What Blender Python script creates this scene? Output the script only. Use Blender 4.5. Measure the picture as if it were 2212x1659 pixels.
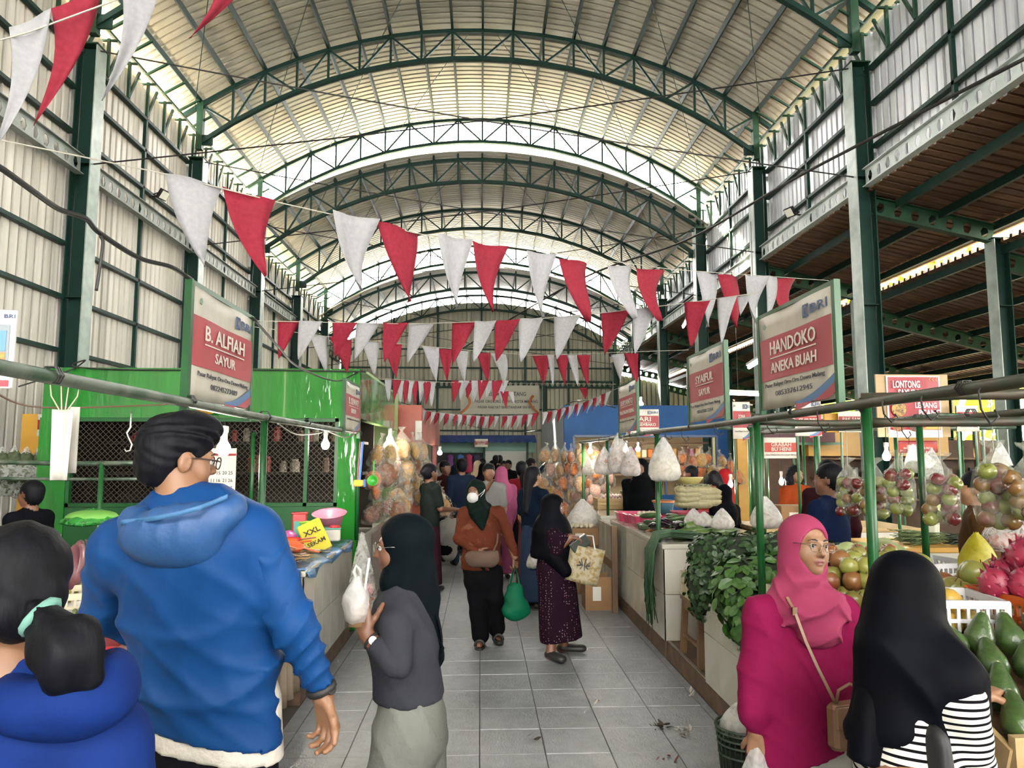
import bpy, bmesh, math, random
import numpy as np
from mathutils import Vector, Matrix
for _o in list(bpy.data.objects): bpy.data.objects.remove(_o)
SC = bpy.context.scene
COL = SC.collection
R = math.radians
rnd = random.Random(7)
# ---------------------------------------------------------------- camera
F, CX, CY, H = 1550.0, 1106.0, 829.5, 1.70
TH, PH = math.atan(155.5 / F), math.atan(67 * math.cos(math.atan(155.5 / F)) / F)
cF = Vector((math.sin(PH) * math.cos(TH), math.cos(PH) * math.cos(TH), math.sin(TH)))
cR = Vector((math.cos(PH), -math.sin(PH), 0))
cU = cR.cross(cF)
cam = bpy.data.objects.new('camera', bpy.data.cameras.new('camera'))
COL.objects.link(cam)
cam.data.sensor_width = 36.0
cam.data.lens = F / 2212 * 36.0
cam.data.clip_start = 0.05
cam.data.clip_end = 300
cam.matrix_world = Matrix(((cR.x, cU.x, -cF.x, 0), (cR.y, cU.y, -cF.y, 0), (cR.z, cU.z, -cF.z, H), (0, 0, 0, 1)))
SC.camera = cam
# ---------------------------------------------------------------- world, sun, exposure
W = bpy.data.worlds.new('world'); SC.world = W; W.use_nodes = True
bgn = W.node_tree.nodes['Background']
bgn.inputs[0].default_value = (1.0, 0.97, 0.92, 1)
bgn.inputs[1].default_value = 9.0
sun = bpy.data.objects.new('sun', bpy.data.lights.new('sun', 'SUN'))
COL.objects.link(sun)
sun.data.energy = 55.0
sun.data.color = (1.0, 0.86, 0.62)
sun.data.angle = R(1.5)
sun.rotation_euler = Vector((-0.55, 0.50, 0.66)).to_track_quat('Z', 'Y').to_euler()
SC.view_settings.view_transform = 'Standard'
SC.view_settings.look = 'None'
SC.view_settings.gamma = 1.0
SC.view_settings.use_curve_mapping = False
SC.view_settings.exposure = 1.85
SC.cycles.max_bounces = 5; SC.cycles.diffuse_bounces = 4; SC.cycles.glossy_bounces = 2; SC.cycles.transmission_bounces = 2; SC.cycles.transparent_max_bounces = 6
SC.cycles.adaptive_threshold = 0.08; SC.cycles.caustics_reflective = False; SC.cycles.caustics_refractive = False
# ---------------------------------------------------------------- measuring helpers
def ray(px, py):
    return cF + cR * ((px - CX) / F) + cU * ((CY - py) / F)
def P(px, py, Y):
    d = ray(px, py); t = Y / d.y
    return Vector((d.x * t, Y, H + d.z * t))
def PX(px, py, X):
    d = ray(px, py); t = X / d.x
    return Vector((X, d.y * t, H + d.z * t))
def PZ(px, py, z):
    d = ray(px, py); t = (z - H) / d.z
    return Vector((d.x * t, d.y * t, z))
# ---------------------------------------------------------------- materials
MATS = {}
ALB = [1.0]                                   # albedo scale for colours read off the photograph
def srgb(c):
    if isinstance(c, str):
        c = [int(c[i:i + 2], 16) / 255 for i in (0, 2, 4)]
    return tuple(ALB[0] * (x / 12.92 if x <= 0.04045 else ((x + 0.055) / 1.055) ** 2.4) for x in c)
def mat(name, col, rough=0.6, metal=0.0, col2=None, scale=8.0, mix=(0.35, 0.7), bump=0.0, bscale=30.0, stretch=None, emit=0.0,
        alpha=1.0, trans=0.0, spec=0.5, sheen=0.0, sss=0.0, detail=4.0, coat=0.0):
    if name in MATS: return MATS[name]
    m = bpy.data.materials.new(name); m.use_nodes = True
    nt = m.node_tree; N = nt.nodes; L = nt.links
    b = N['Principled BSDF']
    c1 = srgb(col) + (1,)
    b.inputs['Base Color'].default_value = c1
    b.inputs['Roughness'].default_value = rough
    b.inputs['Metallic'].default_value = metal
    b.inputs['Specular IOR Level'].default_value = spec
    if coat: b.inputs['Coat Weight'].default_value = coat
    if sheen: b.inputs['Sheen Weight'].default_value = sheen
    if sss:
        b.inputs['Subsurface Weight'].default_value = sss
        b.inputs['Subsurface Radius'].default_value = (0.012, 0.005, 0.003)
    if alpha < 1: b.inputs['Alpha'].default_value = alpha
    if trans: b.inputs['Transmission Weight'].default_value = trans
    if emit:
        b.inputs['Emission Color'].default_value = c1
        b.inputs['Emission Strength'].default_value = emit
    vec = None
    if col2 is not None or bump:
        tc = N.new('ShaderNodeTexCoord'); vec = tc.outputs['Object']
        if stretch:
            mp = N.new('ShaderNodeMapping'); mp.inputs['Scale'].default_value = stretch
            L.new(vec, mp.inputs[0]); vec = mp.outputs[0]
    if col2 is not None:
        no = N.new('ShaderNodeTexNoise'); no.inputs['Scale'].default_value = scale; no.inputs['Detail'].default_value = detail
        L.new(vec, no.inputs['Vector'])
        rp = N.new('ShaderNodeValToRGB')
        rp.color_ramp.elements[0].position = mix[0]; rp.color_ramp.elements[0].color = c1
        rp.color_ramp.elements[1].position = mix[1]; rp.color_ramp.elements[1].color = srgb(col2) + (1,)
        L.new(no.outputs['Fac'], rp.inputs[0]); L.new(rp.outputs[0], b.inputs['Base Color'])
    if bump:
        n2 = N.new('ShaderNodeTexNoise'); n2.inputs['Scale'].default_value = bscale; n2.inputs['Detail'].default_value = 3
        L.new(vec, n2.inputs['Vector'])
        bp = N.new('ShaderNodeBump'); bp.inputs['Strength'].default_value = bump; bp.inputs['Distance'].default_value = 0.02
        L.new(n2.outputs['Fac'], bp.inputs['Height']); L.new(bp.outputs[0], b.inputs['Normal'])
    MATS[name] = m
    return m
def film(name, col, clear=0.5, rough=0.25):
    """thin plastic film: part see-through, part milky, with a gloss"""
    if name in MATS: return MATS[name]
    m = bpy.data.materials.new(name); m.use_nodes = True
    nt = m.node_tree; N = nt.nodes; L = nt.links
    b = N['Principled BSDF']; b.inputs['Base Color'].default_value = srgb(col) + (1,); b.inputs['Roughness'].default_value = rough
    tr = N.new('ShaderNodeBsdfTransparent'); tl = N.new('ShaderNodeBsdfTranslucent'); tl.inputs[0].default_value = srgb(col) + (1,)
    m1 = N.new('ShaderNodeMixShader'); m1.inputs[0].default_value = 0.45
    L.new(b.outputs[0], m1.inputs[1]); L.new(tl.outputs[0], m1.inputs[2])
    m2 = N.new('ShaderNodeMixShader')
    tc = N.new('ShaderNodeTexCoord'); no = N.new('ShaderNodeTexNoise'); no.inputs['Scale'].default_value = 14; no.inputs['Detail'].default_value = 5
    no.inputs['Distortion'].default_value = 1.5
    L.new(tc.outputs['Object'], no.inputs['Vector'])
    rp = N.new('ShaderNodeMapRange'); rp.inputs[1].default_value = 0.3; rp.inputs[2].default_value = 0.7
    rp.inputs[3].default_value = max(0, clear - 0.22); rp.inputs[4].default_value = min(1, clear + 0.22)
    L.new(no.outputs['Fac'], rp.inputs[0]); L.new(rp.outputs[0], m2.inputs[0])
    L.new(m1.outputs[0], m2.inputs[1]); L.new(tr.outputs[0], m2.inputs[2])
    bp = N.new('ShaderNodeBump'); bp.inputs['Strength'].default_value = 0.5; bp.inputs['Distance'].default_value = 0.02
    L.new(no.outputs['Fac'], bp.inputs['Height']); L.new(bp.outputs[0], b.inputs['Normal'])
    L.new(m2.outputs[0], N['Material Output'].inputs[0])
    MATS[name] = m
    return m
# ---------------------------------------------------------------- mesh helpers
def link(o, parent=None):
    COL.objects.link(o)
    if parent is not None: o.parent = parent
    return o
def tag(o, label=None, cat=None, group=None, kind=None):
    if label: o['label'] = label
    if cat: o['category'] = cat
    if group: o['group'] = group
    if kind: o['kind'] = kind
    return o
def empty(name, loc=(0, 0, 0), rz=0, label=None, cat=None, group=None, kind=None):
    o = bpy.data.objects.new(name, None); COL.objects.link(o)
    o.empty_display_size = 0.05
    o.location = loc; o.rotation_euler = (0, 0, rz)
    return tag(o, label, cat, group, kind)
class MB:
    def __init__(s): s.v = []; s.f = []; s.m = []; s.mi = 0
    def add(s, vs, fs):
        n = len(s.v); s.v.extend([tuple(v) for v in vs]); s.f.extend([tuple(i + n for i in f) for f in fs]); s.m.extend([s.mi] * len(fs))
        return s
    def box(s, c, d, rot=None):
        x, y, z = d[0] / 2, d[1] / 2, d[2] / 2
        vs = [Vector((a, b, e)) for a in (-x, x) for b in (-y, y) for e in (-z, z)]
        if rot is not None: vs = [rot @ v for v in vs]
        c = Vector(c)
        return s.add([v + c for v in vs], [(0, 1, 3, 2), (4, 6, 7, 5), (0, 4, 5, 1), (2, 3, 7, 6), (0, 2, 6, 4), (1, 5, 7, 3)])
    def bevbox(s, c, d, b=0.01, rot=None):
        """box with chamfered vertical and top edges"""
        x, y, z = d[0] / 2, d[1] / 2, d[2] / 2
        def ring(i, zz): return [(x - i, y - b - i if b + i < y else 0, zz)] and [Vector(p) for p in ((x - b - i, -y + i, zz), (x - i, -y + b + i, zz), (x - i, y - b - i, zz), (x - b - i, y - i, zz), (-x + b + i, y - i, zz), (-x + i, y - b - i, zz), (-x + i, -y + b + i, zz), (-x + b + i, -y + i, zz))]
        vs = ring(b * 0.6, -z) + ring(0, -z + b) + ring(0, z - b) + ring(b * 0.6, z)
        if rot is not None: vs = [rot @ v for v in vs]
        c = Vector(c); fs = []
        for k in range(3):
            for i in range(8): fs.append((k * 8 + i, k * 8 + (i + 1) % 8, k * 8 + 8 + (i + 1) % 8, k * 8 + 8 + i))
        fs.append(tuple(range(7, -1, -1))); fs.append(tuple(range(24, 32)))
        return s.add([v + c for v in vs], fs)
    def beam(s, p, q, w, h=None, up=(0, 0, 1)):
        p, q = Vector(p), Vector(q); h = h or w
        d = (q - p).normalized(); u = Vector(up)
        if abs(d.dot(u)) > 0.95: u = Vector((0, 1, 0))
        a = d.cross(u).normalized() * (w / 2); b = a.cross(d).normalized() * (h / 2)
        vs = [e + i * a + j * b for e in (p, q) for i, j in ((-1, -1), (1, -1), (1, 1), (-1, 1))]
        return s.add(vs, [(3, 2, 1, 0), (4, 5, 6, 7), (0, 1, 5, 4), (1, 2, 6, 5), (2, 3, 7, 6), (3, 0, 4, 7)])
    def tube(s, pts, r, n=6, cap=True, closed=False):
        pts = [Vector(p) for p in pts]; k = len(pts); vs = []; fs = []
        rs = r if isinstance(r, (list, tuple)) else [r] * k
        a = None
        for i, p in enumerate(pts):
            if closed: d = (pts[(i + 1) % k] - pts[i - 1])
            else: d = pts[min(i + 1, k - 1)] - pts[max(i - 1, 0)]
            d = d.normalized() if d.length > 1e-9 else Vector((0, 0, 1))
            if a is None:
                a = d.cross(Vector((0.13, 0.31, 0.94)))
                if a.length < 0.05: a = d.cross(Vector((1, 0, 0)))
            a = (a - d * a.dot(d)).normalized(); b = d.cross(a)
            for j in range(n):
                t = 2 * math.pi * j / n; vs.append(p + (a * math.cos(t) + b * math.sin(t)) * rs[i])
        for i in range(k if closed else k - 1):
            i2 = (i + 1) % k
            for j in range(n): fs.append((i * n + j, i * n + (j + 1) % n, i2 * n + (j + 1) % n, i2 * n + j))
        if cap and not closed: fs.append(tuple(range(n - 1, -1, -1))); fs.append(tuple((k - 1) * n + j for j in range(n)))
        return s.add(vs, fs)
    def lathe(s, prof, n=16, c=(0, 0, 0), rot=None, sq=None):
        """prof: list of (r, z); closes poles when r == 0; sq: superellipse exponent for boxy rims (sx, sy, e)"""
        vs = []; fs = []; c = Vector(c); rings = []
        for r, z in prof:
            if r < 1e-6: rings.append([len(vs)]); vs.append(Vector((0, 0, z)))
            else:
                ring = []
                for j in range(n):
                    t = 2 * math.pi * j / n; ct, st = math.cos(t), math.sin(t)
                    if sq:
                        e = 2.0 / sq[2]
                        x = math.copysign(abs(ct) ** e, ct) * sq[0]; y = math.copysign(abs(st) ** e, st) * sq[1]
                    else: x, y = ct, st
                    ring.append(len(vs)); vs.append(Vector((r * x, r * y, z)))
                rings.append(ring)
        for a, b in zip(rings[:-1], rings[1:]):
            if len(a) == 1 and len(b) == 1: continue
            for j in range(n):
                j2 = (j + 1) % n
                if len(a) == 1: fs.append((a[0], b[j], b[j2])[::-1])
                elif len(b) == 1: fs.append((a[j], a[j2], b[0]))
                else: fs.append((a[j], a[j2], b[j2], b[j]))
        if rot is not None: vs = [rot @ v for v in vs]
        return s.add([v + c for v in vs], fs)
    def grid(s, fn, nu, nv, thick=0.0, closed_u=False):
        """fn(u, v) -> point, u and v in 0..1; thick offsets a second skin along the normal"""
        pts = [[Vector(fn(i / nu, j / nv)) for j in range(nv + 1)] for i in range(nu + 1)]
        def skin(pp, flip):
            n = len(s.v); vs = [p for row in pp for p in row]; fs = []
            for i in range(nu):
                for j in range(nv):
                    a = i * (nv + 1) + j; q = (a, a + 1, a + nv + 2, a + nv + 1)
                    fs.append(q[::-1] if flip else q)
            s.add(vs, fs)
        skin(pts, False)
        if thick:
            off = []
            for i in range(nu + 1):
                row = []
                for j in range(nv + 1):
                    du = pts[min(i + 1, nu)][j] - pts[max(i - 1, 0)][j]; dv = pts[i][min(j + 1, nv)] - pts[i][max(j - 1, 0)]
                    n = du.cross(dv); n = n.normalized() if n.length > 1e-12 else Vector((0, 0, 1))
                    row.append(pts[i][j] + n * thick)
                off.append(row)
            base = len(s.v); skin(off, True)
            o0 = base - (nu + 1) * (nv + 1); w = nv + 1; fs = []
            rim = [i * w for i in range(nu + 1)] + [nu * w + j for j in range(1, w)] + [i * w + nv for i in range(nu - 1, -1, -1)] + [j for j in range(nv - 1, 0, -1)]
            for a, b in zip(rim, rim[1:] + rim[:1]): s.f.append((o0 + a, o0 + b, base + b, base + a)); s.m.append(s.mi)
        return s
    def mesh(s, name, mats=None, smooth=False):
        me = bpy.data.meshes.new(name); me.from_pydata(s.v, [], s.f)
        for m in (mats if isinstance(mats, (list, tuple)) else [mats]): me.materials.append(m)
        if any(s.m): me.polygons.foreach_set('material_index', s.m)
        if smooth: me.polygons.foreach_set('use_smooth', [True] * len(s.f))
        me.update(); return me
    def obj(s, name, mats, parent=None, smooth=False, **kw):
        o = bpy.data.objects.new(name, s.mesh(name, mats, smooth)); link(o, parent); return tag(o, **kw)
def inst(me, name, parent=None, loc=(0, 0, 0), rot=None, scale=None, **kw):
    o = bpy.data.objects.new(name, me); link(o, parent); o.location = loc
    if rot is not None: o.rotation_euler = rot
    if scale is not None: o.scale = scale if hasattr(scale, '__len__') else (scale,) * 3
    return tag(o, **kw)
def copy_tree(o, parent=None):
    c = o.copy(); COL.objects.link(c)
    if parent is not None: c.parent = parent
    for ch in list(o.children): copy_tree(ch, c)
    return c
TXQ = []
def text(name, txt, m, parent, loc, w=None, h=0.1, bold=0.0, rot=(0, 0, 0)):
    """lettering as mesh, centred on its origin, h = cap height, squeezed to width w; made in one go by set_type()"""
    me = bpy.data.meshes.new('lettering'); me.materials.append(m)
    o = inst(me, name, parent, loc, rot); TXQ.append((o, txt, w, h, bold, m)); return o
def set_type():
    fo = []
    for o, txt, w, h, bold, m in TXQ:
        cu = bpy.data.curves.new('lettering', 'FONT'); cu.body = txt; cu.align_x = 'CENTER'; cu.align_y = 'CENTER'
        cu.extrude = 0.001; cu.offset = bold; cu.resolution_u = 2
        t = bpy.data.objects.new('lettering', cu); COL.objects.link(t); fo.append(t)
    dg = bpy.context.evaluated_depsgraph_get()
    for t, (o, txt, w, h, bold, m) in zip(fo, TXQ):
        me = bpy.data.meshes.new_from_object(t.evaluated_get(dg)); n = len(me.vertices)
        co = np.empty(n * 3); me.vertices.foreach_get('co', co); co = co.reshape(-1, 3)
        lo, hi = co[:, :2].min(0), co[:, :2].max(0); c = (lo + hi) / 2; d = hi - lo
        co[:, 0] = (co[:, 0] - c[0]) * ((w / d[0]) if w else (h / d[1])); co[:, 1] = (co[:, 1] - c[1]) * h / d[1]
        me.vertices.foreach_set('co', co.ravel()); me.materials.clear(); me.materials.append(m); o.data = me
    for t in fo: bpy.data.objects.remove(t)
# ---------------------------------------------------------------- blended solids (surface nets)
def sd_cone(p, a, b, ra, rb):
    a = np.asarray(a, float); b = np.asarray(b, float); ab = b - a
    L2 = ab @ ab + 1e-12; t = np.clip(((p - a) @ ab) / L2, 0, 1)
    d = p - a - t[:, None] * ab
    return np.sqrt(np.einsum('ij,ij->i', d, d)) - (ra + (rb - ra) * t)
def sd_ell(p, c, r, rot=None):
    q = p - np.asarray(c, float)
    if rot is not None: q = q @ np.asarray(rot)
    r = np.asarray(r, float)
    k0 = np.sqrt(((q / r) ** 2).sum(1)); k1 = np.sqrt(((q / r ** 2) ** 2).sum(1))
    return np.where(k1 > 1e-9, k0 * (k0 - 1) / np.maximum(k1, 1e-9), -r.min())
def smin(a, b, k):
    if k <= 0: return np.minimum(a, b)
    h = np.clip(0.5 + 0.5 * (b - a) / k, 0, 1)
    return b + (a - b) * h - k * h * (1 - h)
def ev(prims, p):
    """prims: ('c', a, b, ra, rb[, k]) | ('e', c, r[, k[, rot]]) | ('s', c, r, k, rot) carve | ('g', matrix, scale, prims) group | ('f', function)"""
    d = None
    for q in prims:
        t = q[0]
        if t == 'c': e = sd_cone(p, q[1], q[2], q[3], q[4]); k = q[5] if len(q) > 5 else 0.03
        elif t in 'es': e = sd_ell(p, q[1], q[2], q[4] if len(q) > 4 else None); k = q[3] if len(q) > 3 else 0.03
        elif t == 'fl':
            # flat-section chain: points squeezed along a local axis: (fl, origin, axis, factor, prims, k)
            ax = np.asarray(q[2], float); s = ((p - np.asarray(q[1])) @ ax)[:, None]
            e = ev(q[4], p + s * ax * (1 / q[3] - 1)); k = q[5] if len(q) > 5 else 0.03
            if q[3] < 1: e = e * max(q[3], 0.5)
        elif t == 'd': d = d + q[1](p); continue
        elif t == 'k': d = np.maximum(d, (p - np.asarray(q[1], float)) @ np.asarray(q[2], float)); continue
        if t == 's': d = -smin(-d, e, k)
        else: d = e if d is None else smin(d, e, k)
    return d
def nets(fn, lo, hi, h, blk=5):
    lo = np.asarray(lo, float); hi = np.asarray(hi, float)
    nb = np.maximum(1, np.ceil((hi - lo) / (h * blk)).astype(int)); n = nb * blk + 1
    V = np.full(n, 1.0)
    bc = np.stack(np.meshgrid(*[np.arange(k) for k in nb], indexing='ij'), -1).reshape(-1, 3)
    dc = fn(lo + (bc + 0.5) * blk * h)
    near = np.abs(dc) < blk * h * 1.35 + 0.01
    Vb = V.copy()
    full = np.repeat(np.repeat(np.repeat(dc.reshape(nb), blk, 0), blk, 1), blk, 2)
    V[:-1, :-1, :-1] = full
    V[-1] = V[-2]; V[:, -1] = V[:, -2]; V[:, :, -1] = V[:, :, -2]
    o = np.stack(np.meshgrid(*[np.arange(blk + 1)] * 3, indexing='ij'), -1).reshape(-1, 3)
    ids = (bc[near][:, None, :] * blk + o[None]).reshape(-1, 3)
    if len(ids):
        flat = np.unique(ids[:, 0] * (n[1] * n[2]) + ids[:, 1] * n[2] + ids[:, 2])
        ii = np.stack([flat // (n[1] * n[2]), (flat // n[2]) % n[1], flat % n[2]], -1)
        V.reshape(-1)[flat] = fn(lo + ii * h)
    S = V < 0
    m = n - 1
    acc = np.zeros(tuple(m) + (3,)); cnt = np.zeros(tuple(m))
    cr = [(i, j, k) for i in (0, 1) for j in (0, 1) for k in (0, 1)]
    def sl(A, c): return A[c[0]:c[0] + m[0], c[1]:c[1] + m[1], c[2]:c[2] + m[2]]
    mixed = np.zeros(tuple(m), bool); s0 = sl(S, (0, 0, 0))
    for c in cr[1:]: mixed |= sl(S, c) != s0
    ci = np.argwhere(mixed)
    if not len(ci): return np.zeros((0, 3)), np.zeros((0, 4), int)
    acc = np.zeros((len(ci), 3)); cnt = np.zeros(len(ci))
    for a in cr:
        for ax in range(3):
            if a[ax]: continue
            b = list(a); b[ax] = 1
            va = V[ci[:, 0] + a[0], ci[:, 1] + a[1], ci[:, 2] + a[2]]; vb = V[ci[:, 0] + b[0], ci[:, 1] + b[1], ci[:, 2] + b[2]]
            x = (va < 0) != (vb < 0)
            t = np.where(x, va / np.where(x, va - vb, 1), 0)
            pt = np.tile(np.array(a, float), (len(ci), 1)); pt[:, ax] = t
            acc += pt * x[:, None]; cnt += x
    verts = lo + (ci + acc / cnt[:, None]) * h
    idx = np.full(tuple(m), -1); idx[mixed] = np.arange(len(ci))
    faces = []
    for ax in range(3):
        u, v = (ax + 1) % 3, (ax + 2) % 3
        A = np.take(S, np.arange(0, n[ax] - 1), ax); B = np.take(S, np.arange(1, n[ax]), ax)
        e = np.argwhere(A != B); e = e[(e[:, u] > 0) & (e[:, v] > 0) & (e[:, u] < m[u]) & (e[:, v] < m[v])]
        if not len(e): continue
        def g(du, dv):
            q = e.copy(); q[:, u] -= du; q[:, v] -= dv; return idx[q[:, 0], q[:, 1], q[:, 2]]
        q = np.stack([g(1, 1), g(0, 1), g(0, 0), g(1, 0)], -1)
        inside = A[e[:, 0], e[:, 1], e[:, 2]]
        q[~inside] = q[~inside][:, ::-1]
        faces.append(q)
    return verts, np.concatenate(faces)
def blob(name, prims, lo, hi, h, mats, parent=None, pick=None, extra=None, **kw):
    """a smooth solid out of blended prims as one mesh; pick(centres) -> material index; extra: more (verts, faces) joined in"""
    parts = [nets(lambda p: ev(prims, p), lo, hi, h)] if prims is not None else []
    parts += extra or []
    return blob_mesh(name, parts, mats, parent, pick, **kw)
def blob_mesh(name, parts, mats, parent=None, pick=None, **kw):
    vs, fs, n = [], [], 0
    for v, f in parts: vs.append(v); fs.append(f + n); n += len(v)
    v = np.concatenate(vs); f = np.concatenate(fs)
    me = bpy.data.meshes.new(name)
    me.vertices.add(len(v)); me.vertices.foreach_set('co', v.ravel())
    me.loops.add(len(f) * 4); me.loops.foreach_set('vertex_index', f.ravel().astype(np.int32))
    me.polygons.add(len(f)); me.polygons.foreach_set('loop_start', np.arange(0, len(f) * 4, 4, dtype=np.int32))
    me.polygons.foreach_set('loop_total', np.full(len(f), 4, np.int32))
    me.polygons.foreach_set('use_smooth', np.ones(len(f), bool))
    for m in (mats if isinstance(mats, (list, tuple)) else [mats]): me.materials.append(m)
    if pick is not None: me.polygons.foreach_set('material_index', np.asarray(pick(v[f].mean(1)), np.int32))
    me.update(calc_edges=True); me.validate()
    o = bpy.data.objects.new(name, me); link(o, parent); return tag(o, **kw)
# ================================================================ the hall
XC = 6.45                                    # column line
YC = [2.55, 7.05, 11.55, 16.05, 20.55, 25.05, 29.55, 34.05]
m_steel = mat('green steel paint', '16302a', 0.5, spec=.15, col2='142a23', scale=3)
m_steel2 = mat('bright green steel paint', '1c3c2a', 0.5, spec=.2, col2='162f21', scale=3)
m_flange = mat('pale grey green steel', '8d9a92', 0.4, col2='6e7d75', scale=4)
m_roof = mat('galvanised roof sheet', 'c4c0b0', 0.42, 0.2, col2='a5a192', scale=0.9, mix=(0.3, 0.75), stretch=(0.3, 2.2, 1))
m_rooftop = mat('galvanised roof sheet outside', 'd8c9a2', 0.55)
m_wall = mat('corrugated wall sheet', 'cbc7bd', 0.5, 0.0, col2='a5a298', scale=1.6, mix=(0.35, 0.7), stretch=(1, 3, 0.12))
m_wallr = mat('silvery corrugated wall sheet', 'd2d5d8', 0.4, 0.15, col2='b4b8bd', scale=2.0, mix=(0.35, 0.7), stretch=(1, 3, 0.12))
m_cream = mat('cream painted board', 'e2cfa0', 0.6, col2='c9b488', scale=5)
m_dark = mat('black rubber', '141414', 0.6)
m_brownroof = mat('rusty brown roof sheet', '6f513b', 0.55, 0.1, col2='4c382b', scale=1.5, stretch=(0.3, 3, 1))
def structure(o): o['kind'] = 'structure'; return o
def arc(ztop, rise, half):
    r = (half * half + rise * rise) / (2 * rise); zc = ztop - r
    return lambda x: zc + math.sqrt(max(r * r - x * x, 0))
def corr(y0, y1, pitch=0.2, d=0.07):
    out = []; y = y0
    while y < y1 - 1e-6:
        for t, e in ((0, 0), (0.66, 0), (0.7, d), (0.94, d)):
            if y + t * pitch <= y1: out.append((y + t * pitch, e))
        y += pitch
    out.append((y1, 0)); return out
# ---- floor
m_conc = mat('stained concrete floor', '45423d', 0.7, col2='343230', scale=3)
floor = structure(MB().box((3.5, 13, -0.065), (27, 52, 0.12)).obj('floor', m_conc))
def tile_material():
    m = bpy.data.materials.new('slate grey floor tile'); m.use_nodes = True
    N = m.node_tree.nodes; L = m.node_tree.links; b = N['Principled BSDF']
    g = N.new('ShaderNodeNewGeometry'); no = N.new('ShaderNodeTexNoise'); no.inputs['Scale'].default_value = 14; no.inputs['Detail'].default_value = 5
    L.new(g.outputs['Position'], no.inputs['Vector'])
    n3 = N.new('ShaderNodeTexNoise'); n3.inputs['Scale'].default_value = 1.1; n3.inputs['Detail'].default_value = 3
    L.new(g.outputs['Position'], n3.inputs['Vector'])
    rp = N.new('ShaderNodeValToRGB'); rp.color_ramp.elements[0].position = 0.35; rp.color_ramp.elements[0].color = srgb('4d5155') + (1,)
    rp.color_ramp.elements[1].position = 0.72; rp.color_ramp.elements[1].color = srgb('767a7e') + (1,)
    ad = N.new('ShaderNodeMath'); ad.operation = 'ADD'; ml = N.new('ShaderNodeMath'); ml.operation = 'MULTIPLY'; ml.inputs[1].default_value = 0.5
    L.new(no.outputs['Fac'], ad.inputs[0]); L.new(n3.outputs['Fac'], ad.inputs[1]); L.new(ad.outputs[0], ml.inputs[0]); L.new(ml.outputs[0], rp.inputs[0])
    L.new(rp.outputs[0], b.inputs['Base Color'])
    r2 = N.new('ShaderNodeMapRange'); r2.inputs[3].default_value = 0.42; r2.inputs[4].default_value = 0.56
    L.new(n3.outputs['Fac'], r2.inputs[0]); L.new(r2.outputs[0], b.inputs['Roughness'])
    mp = N.new('ShaderNodeMapping'); mp.inputs['Scale'].default_value = (1, 0.5, 1); L.new(g.outputs['Position'], mp.inputs[0])
    n2 = N.new('ShaderNodeTexNoise'); n2.inputs['Scale'].default_value = 55; n2.inputs['Detail'].default_value = 2; n2.inputs['Distortion'].default_value = 1.2
    L.new(mp.outputs[0], n2.inputs['Vector'])
    bp = N.new('ShaderNodeBump'); bp.inputs['Strength'].default_value = 0.45; bp.inputs['Distance'].default_value = 0.008
    L.new(n2.outputs['Fac'], bp.inputs['Height']); L.new(bp.outputs[0], b.inputs['Normal'])
    b.inputs['Specular IOR Level'].default_value = 1.0; b.inputs['IOR'].default_value = 1.8
    return m
m_tile = tile_material()
TS, TY0 = 0.3785, 3.917 - 0.3785 * 9
XL, XR = -1.22, 1.56                          # aisle edges
tile_me = MB().bevbox((0, 0, 0), (TS - 0.005, TS - 0.005, 0.012), 0.003).mesh('floor_tile', m_tile)
far = MB()
for r in range(0, 88):
    y = TY0 + (r + 0.5) * TS
    for c in range(-4, 5):
        x0, x1 = max(c * TS, XL - 0.01), min((c + 1) * TS, XR + 0.01)
        if x1 - x0 < 0.03: continue
        jz = rnd.uniform(-0.0012, 0.0012)
        if y < 12 and y > 0.8 and not (x1 - x0 < TS - 0.01):
            inst(tile_me, 'floor_tile', floor, ((x0 + x1) / 2, y, -0.006 + jz), rot=(rnd.uniform(-.003, .003), rnd.uniform(-.003, .003), 0))
        elif y < 12 and y > 0.8:
            MB().bevbox((0, 0, 0), (x1 - x0 - 0.005, TS - 0.005, 0.012), 0.003).obj('floor_tile', m_tile, floor).location = ((x0 + x1) / 2, y, -0.006 + jz)
        else:
            far.box(((x0 + x1) / 2, y, -0.006), (x1 - x0 - 0.005, TS - 0.005, 0.012))
far.obj('far_floor_tiles', m_tile, floor, kind='stuff')
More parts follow.
